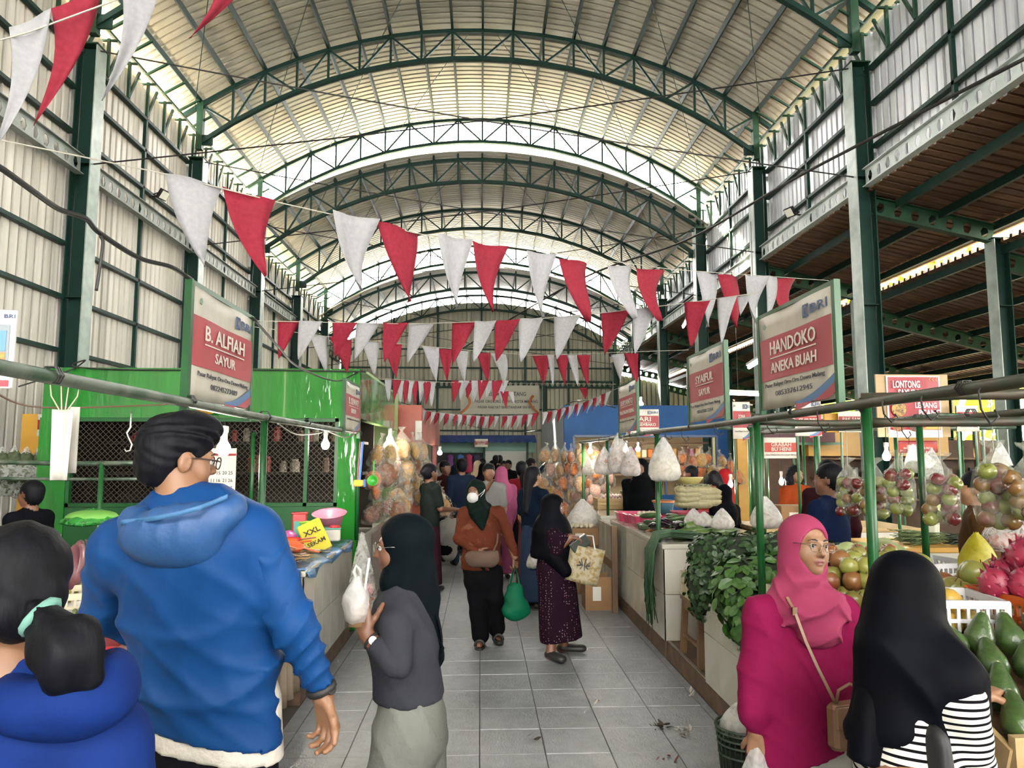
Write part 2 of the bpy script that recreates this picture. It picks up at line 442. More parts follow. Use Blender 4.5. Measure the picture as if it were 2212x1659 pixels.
# ---- roof sections
SECT = [(-10.0, 20.75, 11.68, [2, 3, 4]), (20.35, 29.75, 10.5, [4, 5, 6]), (29.35, 34.9, 9.4, [6, 7])]
ceiling = structure(empty('ceiling'))
PUR = [i * 0.717 for i in range(-9, 10)]
for si, (y0, y1, zt, tr) in enumerate(SECT):
    top = arc(zt, 1.96, XC); bot = arc(zt - 0.68, 2.2, XC)
    # sheets, one per bay, ribs bent along the arch
    cuts = [y0] + [YC[i] for i in range(8) if y0 + 0.5 < YC[i] < y1 - 0.5] + [y1]
    for a, b in zip(cuts[:-1], cuts[1:]):
        ys = corr(a, b); mb = MB(); nx = 40
        for i in range(nx + 1):
            x = -6.95 + 13.9 * i / nx; z = top(x) + 0.13
            nrm = Vector((x, 0, z - (zt - 11.6))).normalized()
            for y, e in ys: mb.v.append((x + nrm.x * e, y, z + nrm.z * e))
        w = len(ys)
        mb.f = [(i * w + j, (i + 1) * w + j, (i + 1) * w + j + 1, i * w + j + 1) for i in range(nx) for j in range(w - 1)]; mb.m = [0] * len(mb.f)
        o = mb.obj('roof_sheet', m_roof, ceiling)
    # purlins
    for x in PUR:
        z = top(x) + 0.065
        MB().beam((x, y0 + 0.1, z), (x, y1 - 0.1, z), 0.05, 0.1, up=(-x / 11.6, 0, 1)).obj('purlin', m_steel, ceiling)
    # trusses
    for ti in tr:
        Y = YC[ti]
        if si > 0 and ti == tr[0]: Y += 0.12
        mb = MB(); n = 18; xs = [-XC + 2 * XC * i / n for i in range(n + 1)]
        tp = [Vector((x, Y, top(x))) for x in xs]; bt = [Vector((x, Y, bot(x))) for x in xs]
        for a, b in zip(tp[:-1], tp[1:]): mb.beam(a, b, 0.1, 0.09)
        for a, b in zip(bt[:-1], bt[1:]): mb.beam(a, b, 0.1, 0.09)
        mb.beam(tp[0], tp[0] + Vector((-0.5, 0, top(6.95) - top(6.45))), 0.1, 0.09); mb.beam(tp[-1], tp[-1] + Vector((0.5, 0, top(6.95) - top(6.45))), 0.1, 0.09)
        truss = mb.obj('roof_truss', m_steel, ceiling)
        for i in range(1, n):
            MB().beam(bt[i], tp[i], 0.05, 0.05).obj('strut', m_steel, truss)
        for i in range(1, n, 2):
            if True:
                MB().beam(tp[i - 1], bt[i], 0.045, 0.045).obj('diagonal', m_steel, truss)
                MB().beam(tp[i + 1], bt[i], 0.045, 0.045).obj('diagonal', m_steel, truss)
        for s in (-1, 1):
            MB().beam((s * XC, Y, bot(XC) - 0.15), (s * XC, Y, top(XC) + 0.05), 0.14).obj('end_post', m_steel2, truss)
            MB().box((s * (XC - 0.12), Y, bot(XC) + 0.08), (0.35, 0.03, 0.25)).obj('gusset', m_steel, truss)
    # roof bracing rods seen against the sheets
    for a, b in zip(tr[:-1], tr[1:]):
        for s in (-1, 1):
            for k in (0, 1, 2):
                xa, xb = s * (0.3 + 2.1 * k), s * (0.3 + 2.1 * (k + 1))
                pts = [(xa + (xb - xa) * t / 6, YC[a] + (YC[b] - YC[a]) * t / 6, top(xa + (xb - xa) * t / 6) - 0.03) for t in range(7)]
                MB().tube(pts, 0.009, 4).obj('bracing_rod', m_steel, ceiling)
# crossed stay cables at each column line
for i, Y in enumerate(YC[2:7]):
    dz = 0 if i < 3 else -1
    for s in (-1, 1):
        pts = [(s * (XC - 0.1) * (1 - 2 * t / 10), Y - 0.05, 8.35 + dz + (6.4 - 8.35) * t / 10 - 0.25 * math.sin(math.pi * t / 10) * 0.4) for t in range(11)]
        MB().tube(pts, 0.013, 5).obj('stay_cable', m_dark, ceiling)
# ---- columns
def column(x, y, z1, w=0.3, d=0.3, name='column'):
    s = 1 if x > 0 else -1
    c = structure(MB().box((0, 0, z1 / 2), (d - 0.03, 0.014, z1)).obj(name, m_steel)); c.location = (x, y, 0)
    for e in (-1, 1):
        MB().box((e * (d / 2), 0, z1 / 2), (0.018, w, z1)).obj('flange', [m_flange if e == -s else m_steel], c)  # aisle-facing flange is paler than the web and the outer flange
    MB().box((0, 0, z1 + 0.012), (d + 0.05, w + 0.05, 0.024)).obj('cap_plate', m_steel2, c)
    for z in (2.2, 4.2, 6.4):
        if z < z1 - 0.5: MB().box((0, -0.07, z), (d - 0.04, 0.13, 0.014)).obj('stiffener', m_steel, c)
    return c
for i, Y in enumerate(YC):
    zt = 8.4 if i < 5 else (7.25 if i < 7 else 6.15)
    for s in (-1, 1): column(s * (XC + 0.0), Y, zt)
# ---- castellated beams
HEX = [(-0.072, 0), (-0.036, -0.085), (0.036, -0.085), (0.072, 0), (0.036, 0.085), (-0.036, 0.085)]
def castellated(p, q, depth=0.3, name='castellated_beam', m=None, cell=0.25, fw=0.13):
    p, q = Vector(p), Vector(q); d = (q - p); Lg = d.length; d.normalize(); n = max(1, int(Lg / cell)); c = Lg / n; k = depth / 0.3
    up = Vector((0, 0, 1)); up = (up - d * up.dot(d)).normalized(); mb = MB(); sd = d.cross(up)
    for i in range(n):
        o = p + d * (c * (i + 0.5))
        out = [(-c / 2, 0), (-c / 2, -depth / 2), (0, -depth / 2), (c / 2, -depth / 2), (c / 2, 0), (c / 2, depth / 2), (0, depth / 2), (-c / 2, depth / 2)]
        hx = [(x * k, z * k) for x, z in HEX]
        vs = [o + d * x + up * z + sd * t for t in (-0.006, 0.006) for x, z in out + hx]
        F1 = [(0, 1, 9, 8), (1, 2, 10, 9), (2, 3, 10), (2, 3, 10)[:0] or (3, 4, 11, 10), (4, 5, 12, 11), (5, 6, 12), (6, 7, 13, 12), (7, 0, 8, 13)]
        F2 = [tuple(a + 14 for a in f)[::-1] for f in F1]
        F3 = [(8 + j, 8 + (j + 1) % 6, 22 + (j + 1) % 6, 22 + j) for j in range(6)]
        mb.add(vs, F1 + F2 + F3)
    for e in (-1, 1):
        mb.beam(p + up * (e * depth / 2), q + up * (e * depth / 2), fw, 0.014, up=up)
    return structure(mb.obj(name, m or m_steel))
for a, b in zip(YC[1:-1], YC[2:]):
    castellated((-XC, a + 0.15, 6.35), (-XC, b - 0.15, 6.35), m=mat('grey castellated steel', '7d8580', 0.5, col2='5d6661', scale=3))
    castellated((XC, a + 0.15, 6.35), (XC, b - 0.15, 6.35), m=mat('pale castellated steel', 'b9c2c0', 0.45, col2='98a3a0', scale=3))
# ---- side walls: one ribbed sheet per bay, girts, studs, lattice and eave boards
def ribbed_wall(mb, X, y0, y1, z0, z1, s, pitch=0.2):
    ys = corr(y0, y1, pitch)
    for y, e in ys:
        mb.v.append((X + s * e, y, z0)); mb.v.append((X + s * e, y, z1))
    n = len(ys); mb.f = [(2 * j, 2 * j + 2, 2 * j + 3, 2 * j + 1) for j in range(n - 1)]; mb.m = [0] * len(mb.f)
    return mb
walls = {}
for s, nm, m in ((-1, 'wall_left', m_wall), (1, 'wall_right', m_wallr)):
    wl = structure(empty(nm)); walls[s] = wl
    ya = [-10.0, -2.0] + YC
    for i in range(len(ya) - 1):
        a, b = ya[i], ya[i + 1]
        dz = 0.28 if b < 21 else (-0.87 if b < 30 else -1.95)
        z0 = 0.0 if s < 0 else 6.22
        ribbed_wall(MB(), s * (XC + 0.24), a, b, z0, 8.7 + dz, s).obj('wall_sheet', m, wl)
        if b < 3: continue
        girts = ([3.35, 4.2, 5.05] if s < 0 else []) + ([6.9, 7.65] if dz > 0 else [6.75] if dz > -1 else [])
        for z in girts + [8.0 + dz]:
            MB().beam((s * (XC + 0.17), a + 0.15, z), (s * (XC + 0.17), b - 0.15, z), 0.1, 0.06).obj('girt', m_steel, wl)
        ym = (a + b) / 2
        MB().beam((s * (XC + 0.15), ym, z0), (s * (XC + 0.15), ym, 8.0 + dz), 0.06).obj('stud', m_steel, wl)
        # lattice below the eave
        n = 6
        for k in range(n):
            u, v = a + (b - a) * k / n, a + (b - a) * (k + 1) / n
            MB().beam((s * (XC + 0.14), u, 8.05 + dz), (s * (XC + 0.14), (u + v) / 2, 8.75 + dz), 0.045).obj('lattice_bar', m_steel2, wl)
            MB().beam((s * (XC + 0.14), v, 8.05 + dz), (s * (XC + 0.14), v, 8.75 + dz), 0.05).obj('lattice_bar', m_steel2, wl)
            # eave bracket
            MB().beam((s * (XC + 0.5), v, 8.72 + dz), (s * (XC - 0.25), v, 9.18 + dz), 0.04).obj('eave_bracket', m_steel2, wl)
            MB().beam((s * (XC + 0.5), v, 8.72 + dz), (s * (XC + 0.0), v, 8.72 + dz), 0.035).obj('eave_bracket', m_steel2, wl)
        mc = m_cream if s < 0 else mat('grey eave board', 'a7a79f', 0.5)
        MB().box((s * (XC + 0.42), (a + b) / 2, 8.86 + dz), (0.03, b - a, 0.2)).obj('eave_board', mc, wl)
        MB().box((s * (XC + 0.18), (a + b) / 2, 8.8 + dz), (0.16, b - a, 0.02)).obj('eave_plank', mc, wl)
        MB().box((s * (XC + 0.3), (a + b) / 2, 9.06 + dz), (0.05, b - a, 0.05)).obj('eave_rail', m_steel, wl)
        # sag rods down the lower wall
# ---- end wall with its arched head
wb = structure(empty('wall_back')); YB = 34.25
def back_sheet(x0, x1, ztop, nm):
    mb = MB(); ys = corr(x0, x1, 0.22)
    for x, e in ys: mb.v.append((x, YB + e, 0)); mb.v.append((x, YB + e, ztop(x)))
    mb.f = [(2 * j, 2 * j + 1, 2 * j + 3, 2 * j + 2) for j in range(len(ys) - 1)]; mb.m = [0] * len(mb.f)
    mb.obj(nm, mat('weathered end wall sheet', '93907f', 0.55, 0.05, col2='7b796b', scale=1.2, stretch=(3, 1, 0.1)), wb)
ta = arc(9.4, 1.96, XC)
for k in range(6): back_sheet(-6.7 + 13.4 * k / 6, -6.7 + 13.4 * (k + 1) / 6, lambda x: ta(x) - 0.3, 'wall_sheet')
for k in range(3): back_sheet(6.7 + k * 2.9, 6.7 + (k + 1) * 2.9, lambda x: 5.6 - 0.2 * (x - 6.7), 'wall_sheet')
for z in (2.9, 3.9, 5.9, 6.8):
    MB().beam((-6.6, YB - 0.05, z), (6.6, YB - 0.05, z), 0.08, 0.07).obj('girt', m_steel, wb)
for x in (-4.2, -2.1, 0, 2.1, 4.2):
    MB().beam((x, YB - 0.06, 0), (x, YB - 0.06, ta(x) - 0.3), 0.09).obj('stud', m_steel, wb)
castellated((-6.3, YB - 0.2, 5.1), (6.3, YB - 0.2, 5.1), 0.34, m=m_steel)
for x in (-2.9, 3.0): column(x, YB - 0.45, 5.0, 0.22, 0.22)
# ---- open side aisle with two stepped lean-to roofs
side = structure(empty('ceiling_lean_to'))
def leanto(x0, z0, x1, z1, y0, y1, nm, m):
    n = int((y1 - y0) / 0.2); mb = MB(); ys = corr(y0, y1, 0.2)
    for x, z in ((x0, z0), (x1, z1)):
        for y, e in ys: mb.v.append((x, y, z + e))
    w = len(ys); mb.f = [(j, w + j, w + j + 1, j + 1) for j in range(w - 1)]; mb.m = [0] * len(mb.f)
    return mb.obj(nm, m, side)
for a, b in ((-10, 7.05), (7.05, 16.05), (16.05, 25.05), (25.05, 34.2)):
    leanto(6.52, 6.17, 8.95, 5.66, a, b, 'lean_to_sheet', m_brownroof)
    leanto(8.75, 5.3, 14.2, 3.93, a, b, 'lean_to_sheet', m_brownroof)
for x in (7.05, 7.8, 8.75):
    MB().beam((x, -10, 6.1 - 0.21 * (x - 6.35)), (x, 34.1, 6.1 - 0.21 * (x - 6.35)), 0.07, 0.14).obj('purlin', m_steel, side)
for i in range(7):
    x = 8.85 + i * 0.86
    MB().beam((x, -10, 5.19 - 0.25 * (x - 8.8)), (x, 34.1, 5.19 - 0.25 * (x - 8.8)), 0.07, 0.14).obj('purlin', m_steel, side)
for Y in YC[1:]:
    castellated((XC + 0.16, Y, 5.92), (8.7, Y, 5.46), 0.3, m=m_steel2, cell=0.3)
    castellated((8.85, Y, 5.0), (13.6, Y, 3.8), 0.3, m=m_steel2, cell=0.3)
    column(8.75, Y, 5.35, 0.24, 0.24); column(13.7, Y, 3.7, 0.2, 0.2)
MB().beam((8.98, -10, 5.62), (8.98, 34, 5.62), 0.06, 0.12).obj('fascia', m_cream, side)
# ---- wall floodlights
def floodlight(p, aim, lab):
    t = empty('floodlight', p, math.atan2(-aim[0], aim[1]), lab, 'floodlight')
    rx = Matrix.Rotation(R(-35), 3, 'X')
    MB().box((0, 0.06, 0), (0.22, 0.06, 0.2), rx).obj('housing', m_dark, t)
    MB().box((0, 0.095, -0.02), (0.18, 0.006, 0.16), rx).obj('lens', mat('frosted lamp glass', 'd9dccf', 0.3), t)
    MB().tube([(-0.12, 0.05, 0), (-0.12, -0.06, -0.02), (0.12, -0.06, -0.02), (0.12, 0.05, 0)], 0.012, 5).obj('yoke', m_dark, t)
    MB().beam((0, -0.06, -0.02), (0, -0.25, -0.02), 0.03).obj('arm', m_dark, t)
floodlight((-XC + 0.2, 13.8, 6.75), (1, -0.3), 'small floodlight on the beige corrugated wall, near the first bunting flags')
floodlight((XC - 0.15, 13.9, 6.62), (-1, -0.4), 'small floodlight on the silvery wall above the castellated beam')
# ---- unseen wall added behind the viewer to limit front light through doorway and lunette
wf = structure(empty('wall_front_baffle'))
for x0, x1, z0, z1 in ((-6.7, -2.6, 0, 8.6), (2.6, 6.7, 0, 8.6), (-2.6, 2.6, 4.2, 8.6), (6.7, 14.2, 0, 3.6)):
    MB().box(((x0 + x1) / 2, -10.05, (z0 + z1) / 2), (x1 - x0, 0.05, z1 - z0)).obj('wall_sheet', m_wall, wf)
# ---- sunlit trees outside the open side
m_sunleaf = mat('sunlit yellow green leaf', '9a9a2c', .6, col2='6f8a2a', scale=.8)
qt = random.Random(9)
for i in range(7):
    t = empty('tree', (17.5 + qt.uniform(-.6, 1.2), 4.5 + i * 5.2, 0), 0, ['tree at the near end of the row outside the open side', 'second tree of the row outside the open side', 'third tree of the row outside the open side', 'fourth tree of the row, seen in the gap between the lean-to roofs', 'fifth tree of the row outside the open side', 'sixth tree of the row outside the open side', 'tree at the far end of the row outside the open side'][i], 'tree', 'trees outside the open side'); mb = MB()
    for k in range(900):
        d = Vector((qt.gauss(0, 1), qt.gauss(0, 1), qt.gauss(0, 1))).normalized(); r = qt.uniform(.6, 1.0)
        p = Vector((d.x * 2.2 * r, d.y * 3.0 * r, 5.6 + d.z * 4.4 * r)); n = (d + Vector((qt.uniform(-.7, .7), qt.uniform(-.7, .7), qt.uniform(-.3, .7)))).normalized(); a = n.orthogonal().normalized() * qt.uniform(.2, .4); b = n.cross(a)
        mb.add([p - a, p + b * .55, p + a, p - b * .55], [(0, 1, 2, 3)])
    mb.obj('foliage', m_sunleaf, t, kind='stuff'); MB().tube([(0, 0, 0), (.1, 0, 2.5), (0, .2, 5.5)], [.25, .2, .1], 8).obj('trunk', mat('tree bark', '5a4632', .9), t, smooth=True)
yard = structure(MB().box((15.6, 12, 0.9), (0.15, 46, 1.8)).obj('wall_side_baffle', mat('side baffle render', '9a9282', .8, col2='827a6c', scale=2)))  # unseen wall added outside the open side to cut the light entering there
MB().box((24, 12, -0.07), (14, 60, 0.1)).obj('ground', mat('bare yard soil', '7d705c', .9), None, kind='structure')
# ================================================================ kiosks, counters, pipe frames, signs
ALB[0] = 0.62
m_pipe = mat('galvanised pipe with flaking green paint', '6f7a6c', 0.45, 0.3, col2='3f5a45', scale=9, mix=(0.45, 0.6))
m_pipe2 = mat('rusty green pipe', '3c4a38', 0.5, 0.2, col2='54493a', scale=14, mix=(0.4, 0.6))
m_gpost = mat('glossy green post paint', '175a2a', 0.35, spec=.3, col2='124821', scale=6)
m_green = mat('glossy kiosk green paint', '2a8a30', 0.1, col2='227529', scale=2.2, bump=0.7, bscale=4.5, stretch=(1.8, 1, 0.5), coat=0.5)
m_green_dk = mat('dark green frame paint', '1b5a2c', 0.3)
m_ltgreen = mat('pale green paint', '9fbf7a', 0.4, col2='8aab68', scale=3)
m_orange = mat('orange red paint', 'b5451f', 0.4, col2='9a3819', scale=3)
m_pinkred = mat('faded red paint', 'b5645a', 0.5, col2='a05048', scale=3)
m_blue = mat('blue kiosk paint', '0e4478', 0.5, spec=.15, col2='164e84', scale=2.5, mix=(0.4, 0.75))
m_bluedk = mat('dark blue frame paint', '123a63', 0.4)
m_yellow = mat('ochre yellow paint', 'd9a53a', 0.45, col2='c48f2c', scale=3)
m_maroon = mat('maroon canopy', '55202a', 0.5)
m_wood = mat('worn brown timber', '8a6a48', 0.65, col2='5e4630', scale=7, stretch=(1, 1, 0.2), bump=0.2)
m_woodl = mat('pale crate timber', 'c4a878', 0.7, col2='a3875a', scale=6, stretch=(0.3, 3, 3))
m_ply = mat('plywood', 'c9ad85', 0.7, col2='b39468', scale=4)
m_brown = mat('brown shuttered doorway', '5d4029', 0.7, col2='4a3220', scale=4)
m_tilew = mat('white glazed wall tile', 'd9d6cb', 0.15, col2='c9c4b4', scale=3, mix=(0.4, 0.8))
m_grout = mat('grey grout', '8f897c', 0.8)
m_kick = mat('brown stone kick', '7a6048', 0.6, col2='54402f', scale=9)
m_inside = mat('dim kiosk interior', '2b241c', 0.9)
m_wire = mat('black wire mesh', '1a1a18', 0.6)
m_white = mat('white plastic', 'ececea', 0.4)
m_paper = mat('white paper', 'e9e6dc', 0.7, col2='d8d3c4', scale=5)
m_rope = mat('grey plastic rope', 'b9b5a6', 0.7)
m_cable = mat('black cable', '1b1a19', 0.55)
m_sgwhite = mat('dusty white vinyl', 'cfcabb', 0.5, col2='b5b0a0', scale=6, mix=(0.4, 0.75))
m_sgred = mat('faded red vinyl', 'b8434e', 0.5, col2='a83a47', scale=5)
m_sgred2 = mat('deep red vinyl', 'a81f2c', 0.45, col2='981926', scale=5)
m_ink = mat('dark grey print', '4a4a52', 0.6)
m_inkb = mat('blue grey print', '4c5f86', 0.6)
m_lt = mat('off white lettering', 'e6dfd2', 0.5)
m_sw = mat('blue print', '4a78a8', 0.5)
# ---- counters with tiled fronts
def counter(lab, x0, x1, y0, y1, z, face=(1, 0), top=m_tilew, front=True, z0=0.14):
    """block between x0..x1, y0..y1; face: which sides carry tiles: -1 aisle side at x0, +1 at x1, 'n' near end"""
    c = empty('tiled_counter', ((x0 + x1) / 2, (y0 + y1) / 2, 0), 0, lab, 'counter')
    w, d = x1 - x0, y1 - y0
    MB().box((0, 0, (z0 + z - 0.04) / 2), (w - 0.03, d - 0.03, z - 0.04 - z0)).obj('body', m_grout, c)
    MB().bevbox((0, 0, z - 0.02), (w + 0.01, d + 0.01, 0.04), 0.006).obj('counter_top', top, c)
    MB().box((0, 0, z0 / 2), (w - 0.02, d - 0.02, z0)).obj('kick_base', m_kick, c)
    hh = (z - 0.04 - z0)
    for fc in face:
        if fc in (-1, 1):
            n = max(1, round(d / 0.3)); tw = d / n
            for i in range(n):
                for j in range(2):
                    MB().bevbox((0, 0, 0), (0.014, tw - 0.004, hh / 2 - 0.004), 0.002).obj('tile', m_tilew, c).location = (fc * (w / 2 - 0.009), -d / 2 + tw * (i + .5), z0 + hh * (j + .5) / 2)
        else:
            n = max(1, round(w / 0.3)); tw = w / n
            for i in range(n):
                for j in range(2):
                    MB().bevbox((0, 0, 0), (tw - 0.004, 0.014, hh / 2 - 0.004), 0.002).obj('tile', m_tilew, c).location = (-w / 2 + tw * (i + .5), -d / 2 + 0.009, z0 + hh * (j + .5) / 2)
    return c
counter('white tiled counter under the vegetable trays beside the blue jacket', -2.25, XL, 1.55, 4.55, 0.9, (1,))
counter('white tiled counter with kitchenware under the green kiosk window', -2.2, XL, 5.15, 7.02, 0.9, (1, 'n'))
counter('low tiled counter with the grey slab beneath the crate of greens', -4.4, -2.75, 4.3, 5.3, 0.98, (1, 'n'), mat('grey stone slab', '6c7068', 0.5, col2='585c55', scale=4))
counter('white tiled counter stacked with leafy greens behind the pink blouse', XR, 2.75, 3.45, 5.1, 0.86, (-1, 'n'))
counter('white tiled counter under the fruit crates', XR + 0.12, 3.1, 1.5, 3.4, 0.72, (-1,))
counter('white tiled counter under the pink trays and eggplants', XR, 2.7, 6.2, 8.7, 0.945, (-1, 'n'))
counter('white tiled counter below the garlic crate', XR - 0.05, 2.7, 9.1, 11.0, 0.95, (-1, 'n'))
counter('yellow topped counter behind the hanging apple bags', 3.2, 4.75, 5.6, 6.3, 0.98, ('n',), mat('yellow counter edge', 'd6a448', 0.5))
counter('long back counter in front of the orange blouse', 2.9, 4.6, 7.4, 8.3, 0.95, ('n',), m_woodl)
plinth = structure(MB().box((2.3, 5.64, 0.07), (1.45, 1.1, 0.14)).obj('floor_plinth', m_kick))
MB().beam((XR + 0.03, 5.12, 0.145), (XR + 0.03, 6.18, 0.145), 0.02, 0.01).obj('metal_edge', mat('worn steel edge', 'b9b4a8', 0.3, 0.8), plinth)
# ---- pipe frames over the stalls
def bolt_wire(mb, p, r=0.035):
    for k in range(3): mb.tube([(p[0] + r * math.cos(t * 1.05), p[1] + (k - 1) * 0.012, p[2] + r * math.sin(t * 1.05)) for t in range(6)], 0.003, 4, closed=True)
def frame(lab, rails, posts, wires=(), m=m_pipe, mp=m_gpost, hooks=()):
    f = empty('pipe_frame', posts[0][0], 0, lab, 'pipe frame'); o = Vector(posts[0][0])
    for a, b, r in rails:
        a, b = Vector(a) - o, Vector(b) - o; n = 8
        pts = [a.lerp(b, t / n) + Vector((0, 0, -0.012 * math.sin(math.pi * t / n) + rnd.uniform(-.003, .003))) for t in range(n + 1)]
        MB().tube(pts, r, 10).obj('rail', m, f, smooth=True)
    for b, h, r in posts:
        b = Vector(b) - o; MB().tube([b, b + Vector((0, 0, h / 2)), b + Vector((0, 0, h))], r, 10).obj('post', mp, f, smooth=True)
        mb = MB(); bolt_wire(mb, b + Vector((0, 0, h - 0.01))); mb.obj('binding_wire', m_cable, f)
    for p in wires:
        mb = MB(); bolt_wire(mb, Vector(p) - o, 0.026); mb.obj('binding_wire', m_cable, f)
    for p in hooks:
        p = Vector(p) - o; k = rnd.uniform(0.7, 1.2)
        MB().tube([p + Vector((0.02, 0, 0.02)), p + Vector((0, 0, 0.03)), p + Vector((-0.025, 0, 0)), p + Vector((-0.02, 0, -0.05 * k)), p + Vector((0.015, 0.01, -0.09 * k)), p + Vector((0.035, 0.0, -0.07 * k)), p + Vector((0.03, 0.01, -0.05 * k))], 0.0035, 5).obj('wire_hook', m_cable, f, smooth=True)
    return f
RZ = 1.925
fl = frame('grey pipe rail on green posts along the stalls behind the blue jacket',
      [((-1.2, 0.5, RZ), (-1.2, 7.08, RZ), 0.021)],
      [((-1.2, 4.03, 0.9), RZ - 0.9, 0.02), ((-1.19, 7.05, 0.9), RZ - 0.9, 0.02), ((-2.2, 7.05, 0.9), RZ - 0.9, 0.02)],
      [(-1.2, 2.05, RZ), (-1.2, 3.0, RZ), (-1.2, 5.0, RZ), (-1.2, 6.2, RZ)])
frame('rusty pipe frame on green posts over the fruit stall with hanging apple bags',
      [((1.6, 1.4, RZ), (1.6, 6.9, RZ), 0.021), ((1.6, 4.16, RZ - 0.02), (2.6, 4.16, RZ - 0.02), 0.02), ((2.6, 2.4, RZ - 0.01), (2.6, 6.6, RZ - 0.01), 0.02), ((1.6, 2.95, RZ + 0.02), (2.75, 2.2, RZ + 0.03), 0.02), ((1.62, 3.0, RZ - 0.08), (2.75, 2.6, RZ - 0.07), 0.018)],
      [((1.62, 4.16, 0.86), RZ - 0.86, 0.021), ((1.63, 2.97, 0.72), RZ - 0.72, 0.022), ((2.6, 4.16, 0.86), RZ - 0.86, 0.02), ((1.62, 6.58, 0.0), RZ, 0.022), ((2.6, 6.58, 0.93), RZ - 0.93, 0.02)],
      [(1.6, 2.3, RZ), (1.6, 3.6, RZ), (1.6, 5.4, RZ), (2.6, 3.2, RZ), (2.6, 3.7, RZ), (2.6, 5.0, RZ)], m=m_pipe2,
      hooks=[(1.6, y, RZ - 0.02) for y in (2.0, 2.2, 2.5, 2.75, 3.3, 3.9, 4.8, 5.6, 6.1)] + [(2.6, y, RZ - 0.02) for y in (2.9, 3.15, 4.3, 4.7)])
frame('pipe rail hung with white shopping bags over the pink trays',
      [((1.6, 6.9, RZ), (1.6, 11.6, RZ), 0.02)],
      [((1.62, 9.2, 0.95), RZ - 0.95, 0.02), ((1.62, 11.4, 0.0), RZ, 0.022), ((2.3, 9.2, 0.95), RZ - 0.95, 0.02)],
      [(1.6, 7.6, RZ), (1.6, 8.4, RZ)], hooks=[(1.6, y, RZ) for y in (7.2, 7.9, 8.8, 9.6)])
frame('green pipe frame on the back stalls under the red name boards',
      [((2.75, 7.3, 2.0), (5.6, 7.3, 2.0), 0.018), ((3.0, 9.0, 2.05), (6.6, 9.0, 2.05), 0.018), ((3.6, 5.5, 2.02), (5.8, 5.5, 2.02), 0.018), ((3.6, 5.5, 2.02), (3.6, 9.0, 2.02), 0.018)],
      [((2.78, 7.3, 0.95), 1.05, 0.018), ((3.45, 7.3, 0.95), 1.05, 0.018), ((4.3, 7.3, 0), 2.0, 0.018), ((5.0, 7.3, 0), 2.0, 0.018), ((5.6, 9.0, 0), 2.05, 0.018), ((4.1, 9.0, 0), 2.05, 0.018), ((4.55, 5.52, 0), 2.02, 0.018)], m=m_pipe, mp=m_green_dk)
frame('low green pipe frame in front of the bagged vegetables at the left edge',
      [((-4.6, 6.4, 1.66), (-2.9, 6.4, 1.64), 0.02), ((-4.6, 6.5, 1.52), (-2.9, 6.5, 1.5), 0.014)],
      [((-3.28, 6.4, 0.0), 1.64, 0.022), ((-4.55, 6.4, 0.0), 1.66, 0.02)], m=m_pipe, mp=m_green_dk)
# ---- the green kiosk
gk = empty('green_kiosk', (-2.8, 7.3, 0), 0, 'glossy green market kiosk with wire mesh windows', 'kiosk')
GX0, GX1, GY = -4.35, -1.23, 7.3
def L(x, y, z): return Vector((x + 2.8, y - 7.3, z))
MB().box(L((GX0 + GX1) / 2, GY + 0.03, 2.33), (GX1 - GX0, 0.06, 0.5)).obj('header_board', m_green, gk)
MB().box(L(GX1 - 0.03, GY + 1.5, 2.33), (0.06, 2.9, 0.5)).obj('side_header', m_green, gk)
for x, w in ((GX0 + 0.13, 0.28), (GX1 - 0.1, 0.2)):
    MB().box(L(x, GY + 0.05, 1.04), (w, 0.12, 2.08)).obj('corner_post', m_green, gk)
MB().box(L((GX0 + GX1) / 2, GY + 0.04, 0.6), (GX1 - GX0 - 0.3, 0.06, 1.2)).obj('lower_panel', m_green_dk, gk)
wx0, wx1, wz0, wz1 = GX0 + 0.27, GX1 - 0.2, 1.2, 2.08
for a, b in (((wx0, wz1 - 0.02), (wx1, wz1 - 0.02)), ((wx0, wz0 + 0.02), (wx1, wz0 + 0.02)), ((wx0 + 0.02, wz0), (wx0 + 0.02, wz1)), ((wx1 - 0.02, wz0), (wx1 - 0.02, wz1)), ((-3.15, wz0), (-3.15, wz1)), ((-1.75, wz0), (-1.75, wz1))):
    MB().beam(L(a[0], GY + 0.02, a[1]), L(b[0], GY + 0.02, b[1]), 0.035, 0.05, up=(0, 1, 0)).obj('window_bar', m_green_dk, gk)
mw = MB(); s = 0.055
k = -40
for k in range(-18, int((wx1 - wx0) / s) + 1):
    for sg in (1, -1):
        xa = wx0 + k * s if sg > 0 else wx0 + (k + 18) * s; zz = wz1 - wz0
        xb = xa + sg * zz
        ta_, tb_ = 0.0, 1.0
        lo, hi = min(xa, xb), max(xa, xb)
        if hi < wx0 or lo > wx1: continue
        def cl(x): return (x - xa) / (xb - xa)
        t0, t1 = sorted((cl(wx0), cl(wx1))); t0, t1 = max(0, t0), min(1, t1)
        if t1 <= t0: continue
        p, q = L(xa + (xb - xa) * t0, GY + 0.06, wz0 + zz * t0), L(xa + (xb - xa) * t1, GY + 0.06, wz0 + zz * t1)
        mw.beam(p, q, 0.0045)
mw.obj('mesh_screen', mat('dusty wire mesh', '4a453a', 0.5, 0.4), gk, kind='stuff')
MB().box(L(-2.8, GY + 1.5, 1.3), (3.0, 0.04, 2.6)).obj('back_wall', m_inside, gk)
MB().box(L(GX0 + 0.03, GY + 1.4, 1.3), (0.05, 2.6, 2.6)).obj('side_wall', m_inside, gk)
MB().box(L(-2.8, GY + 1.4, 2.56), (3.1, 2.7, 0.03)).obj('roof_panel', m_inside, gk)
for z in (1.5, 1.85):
    MB().box(L(-2.8, GY + 1.2, z), (2.9, 0.4, 0.03)).obj('shelf', m_inside, gk)
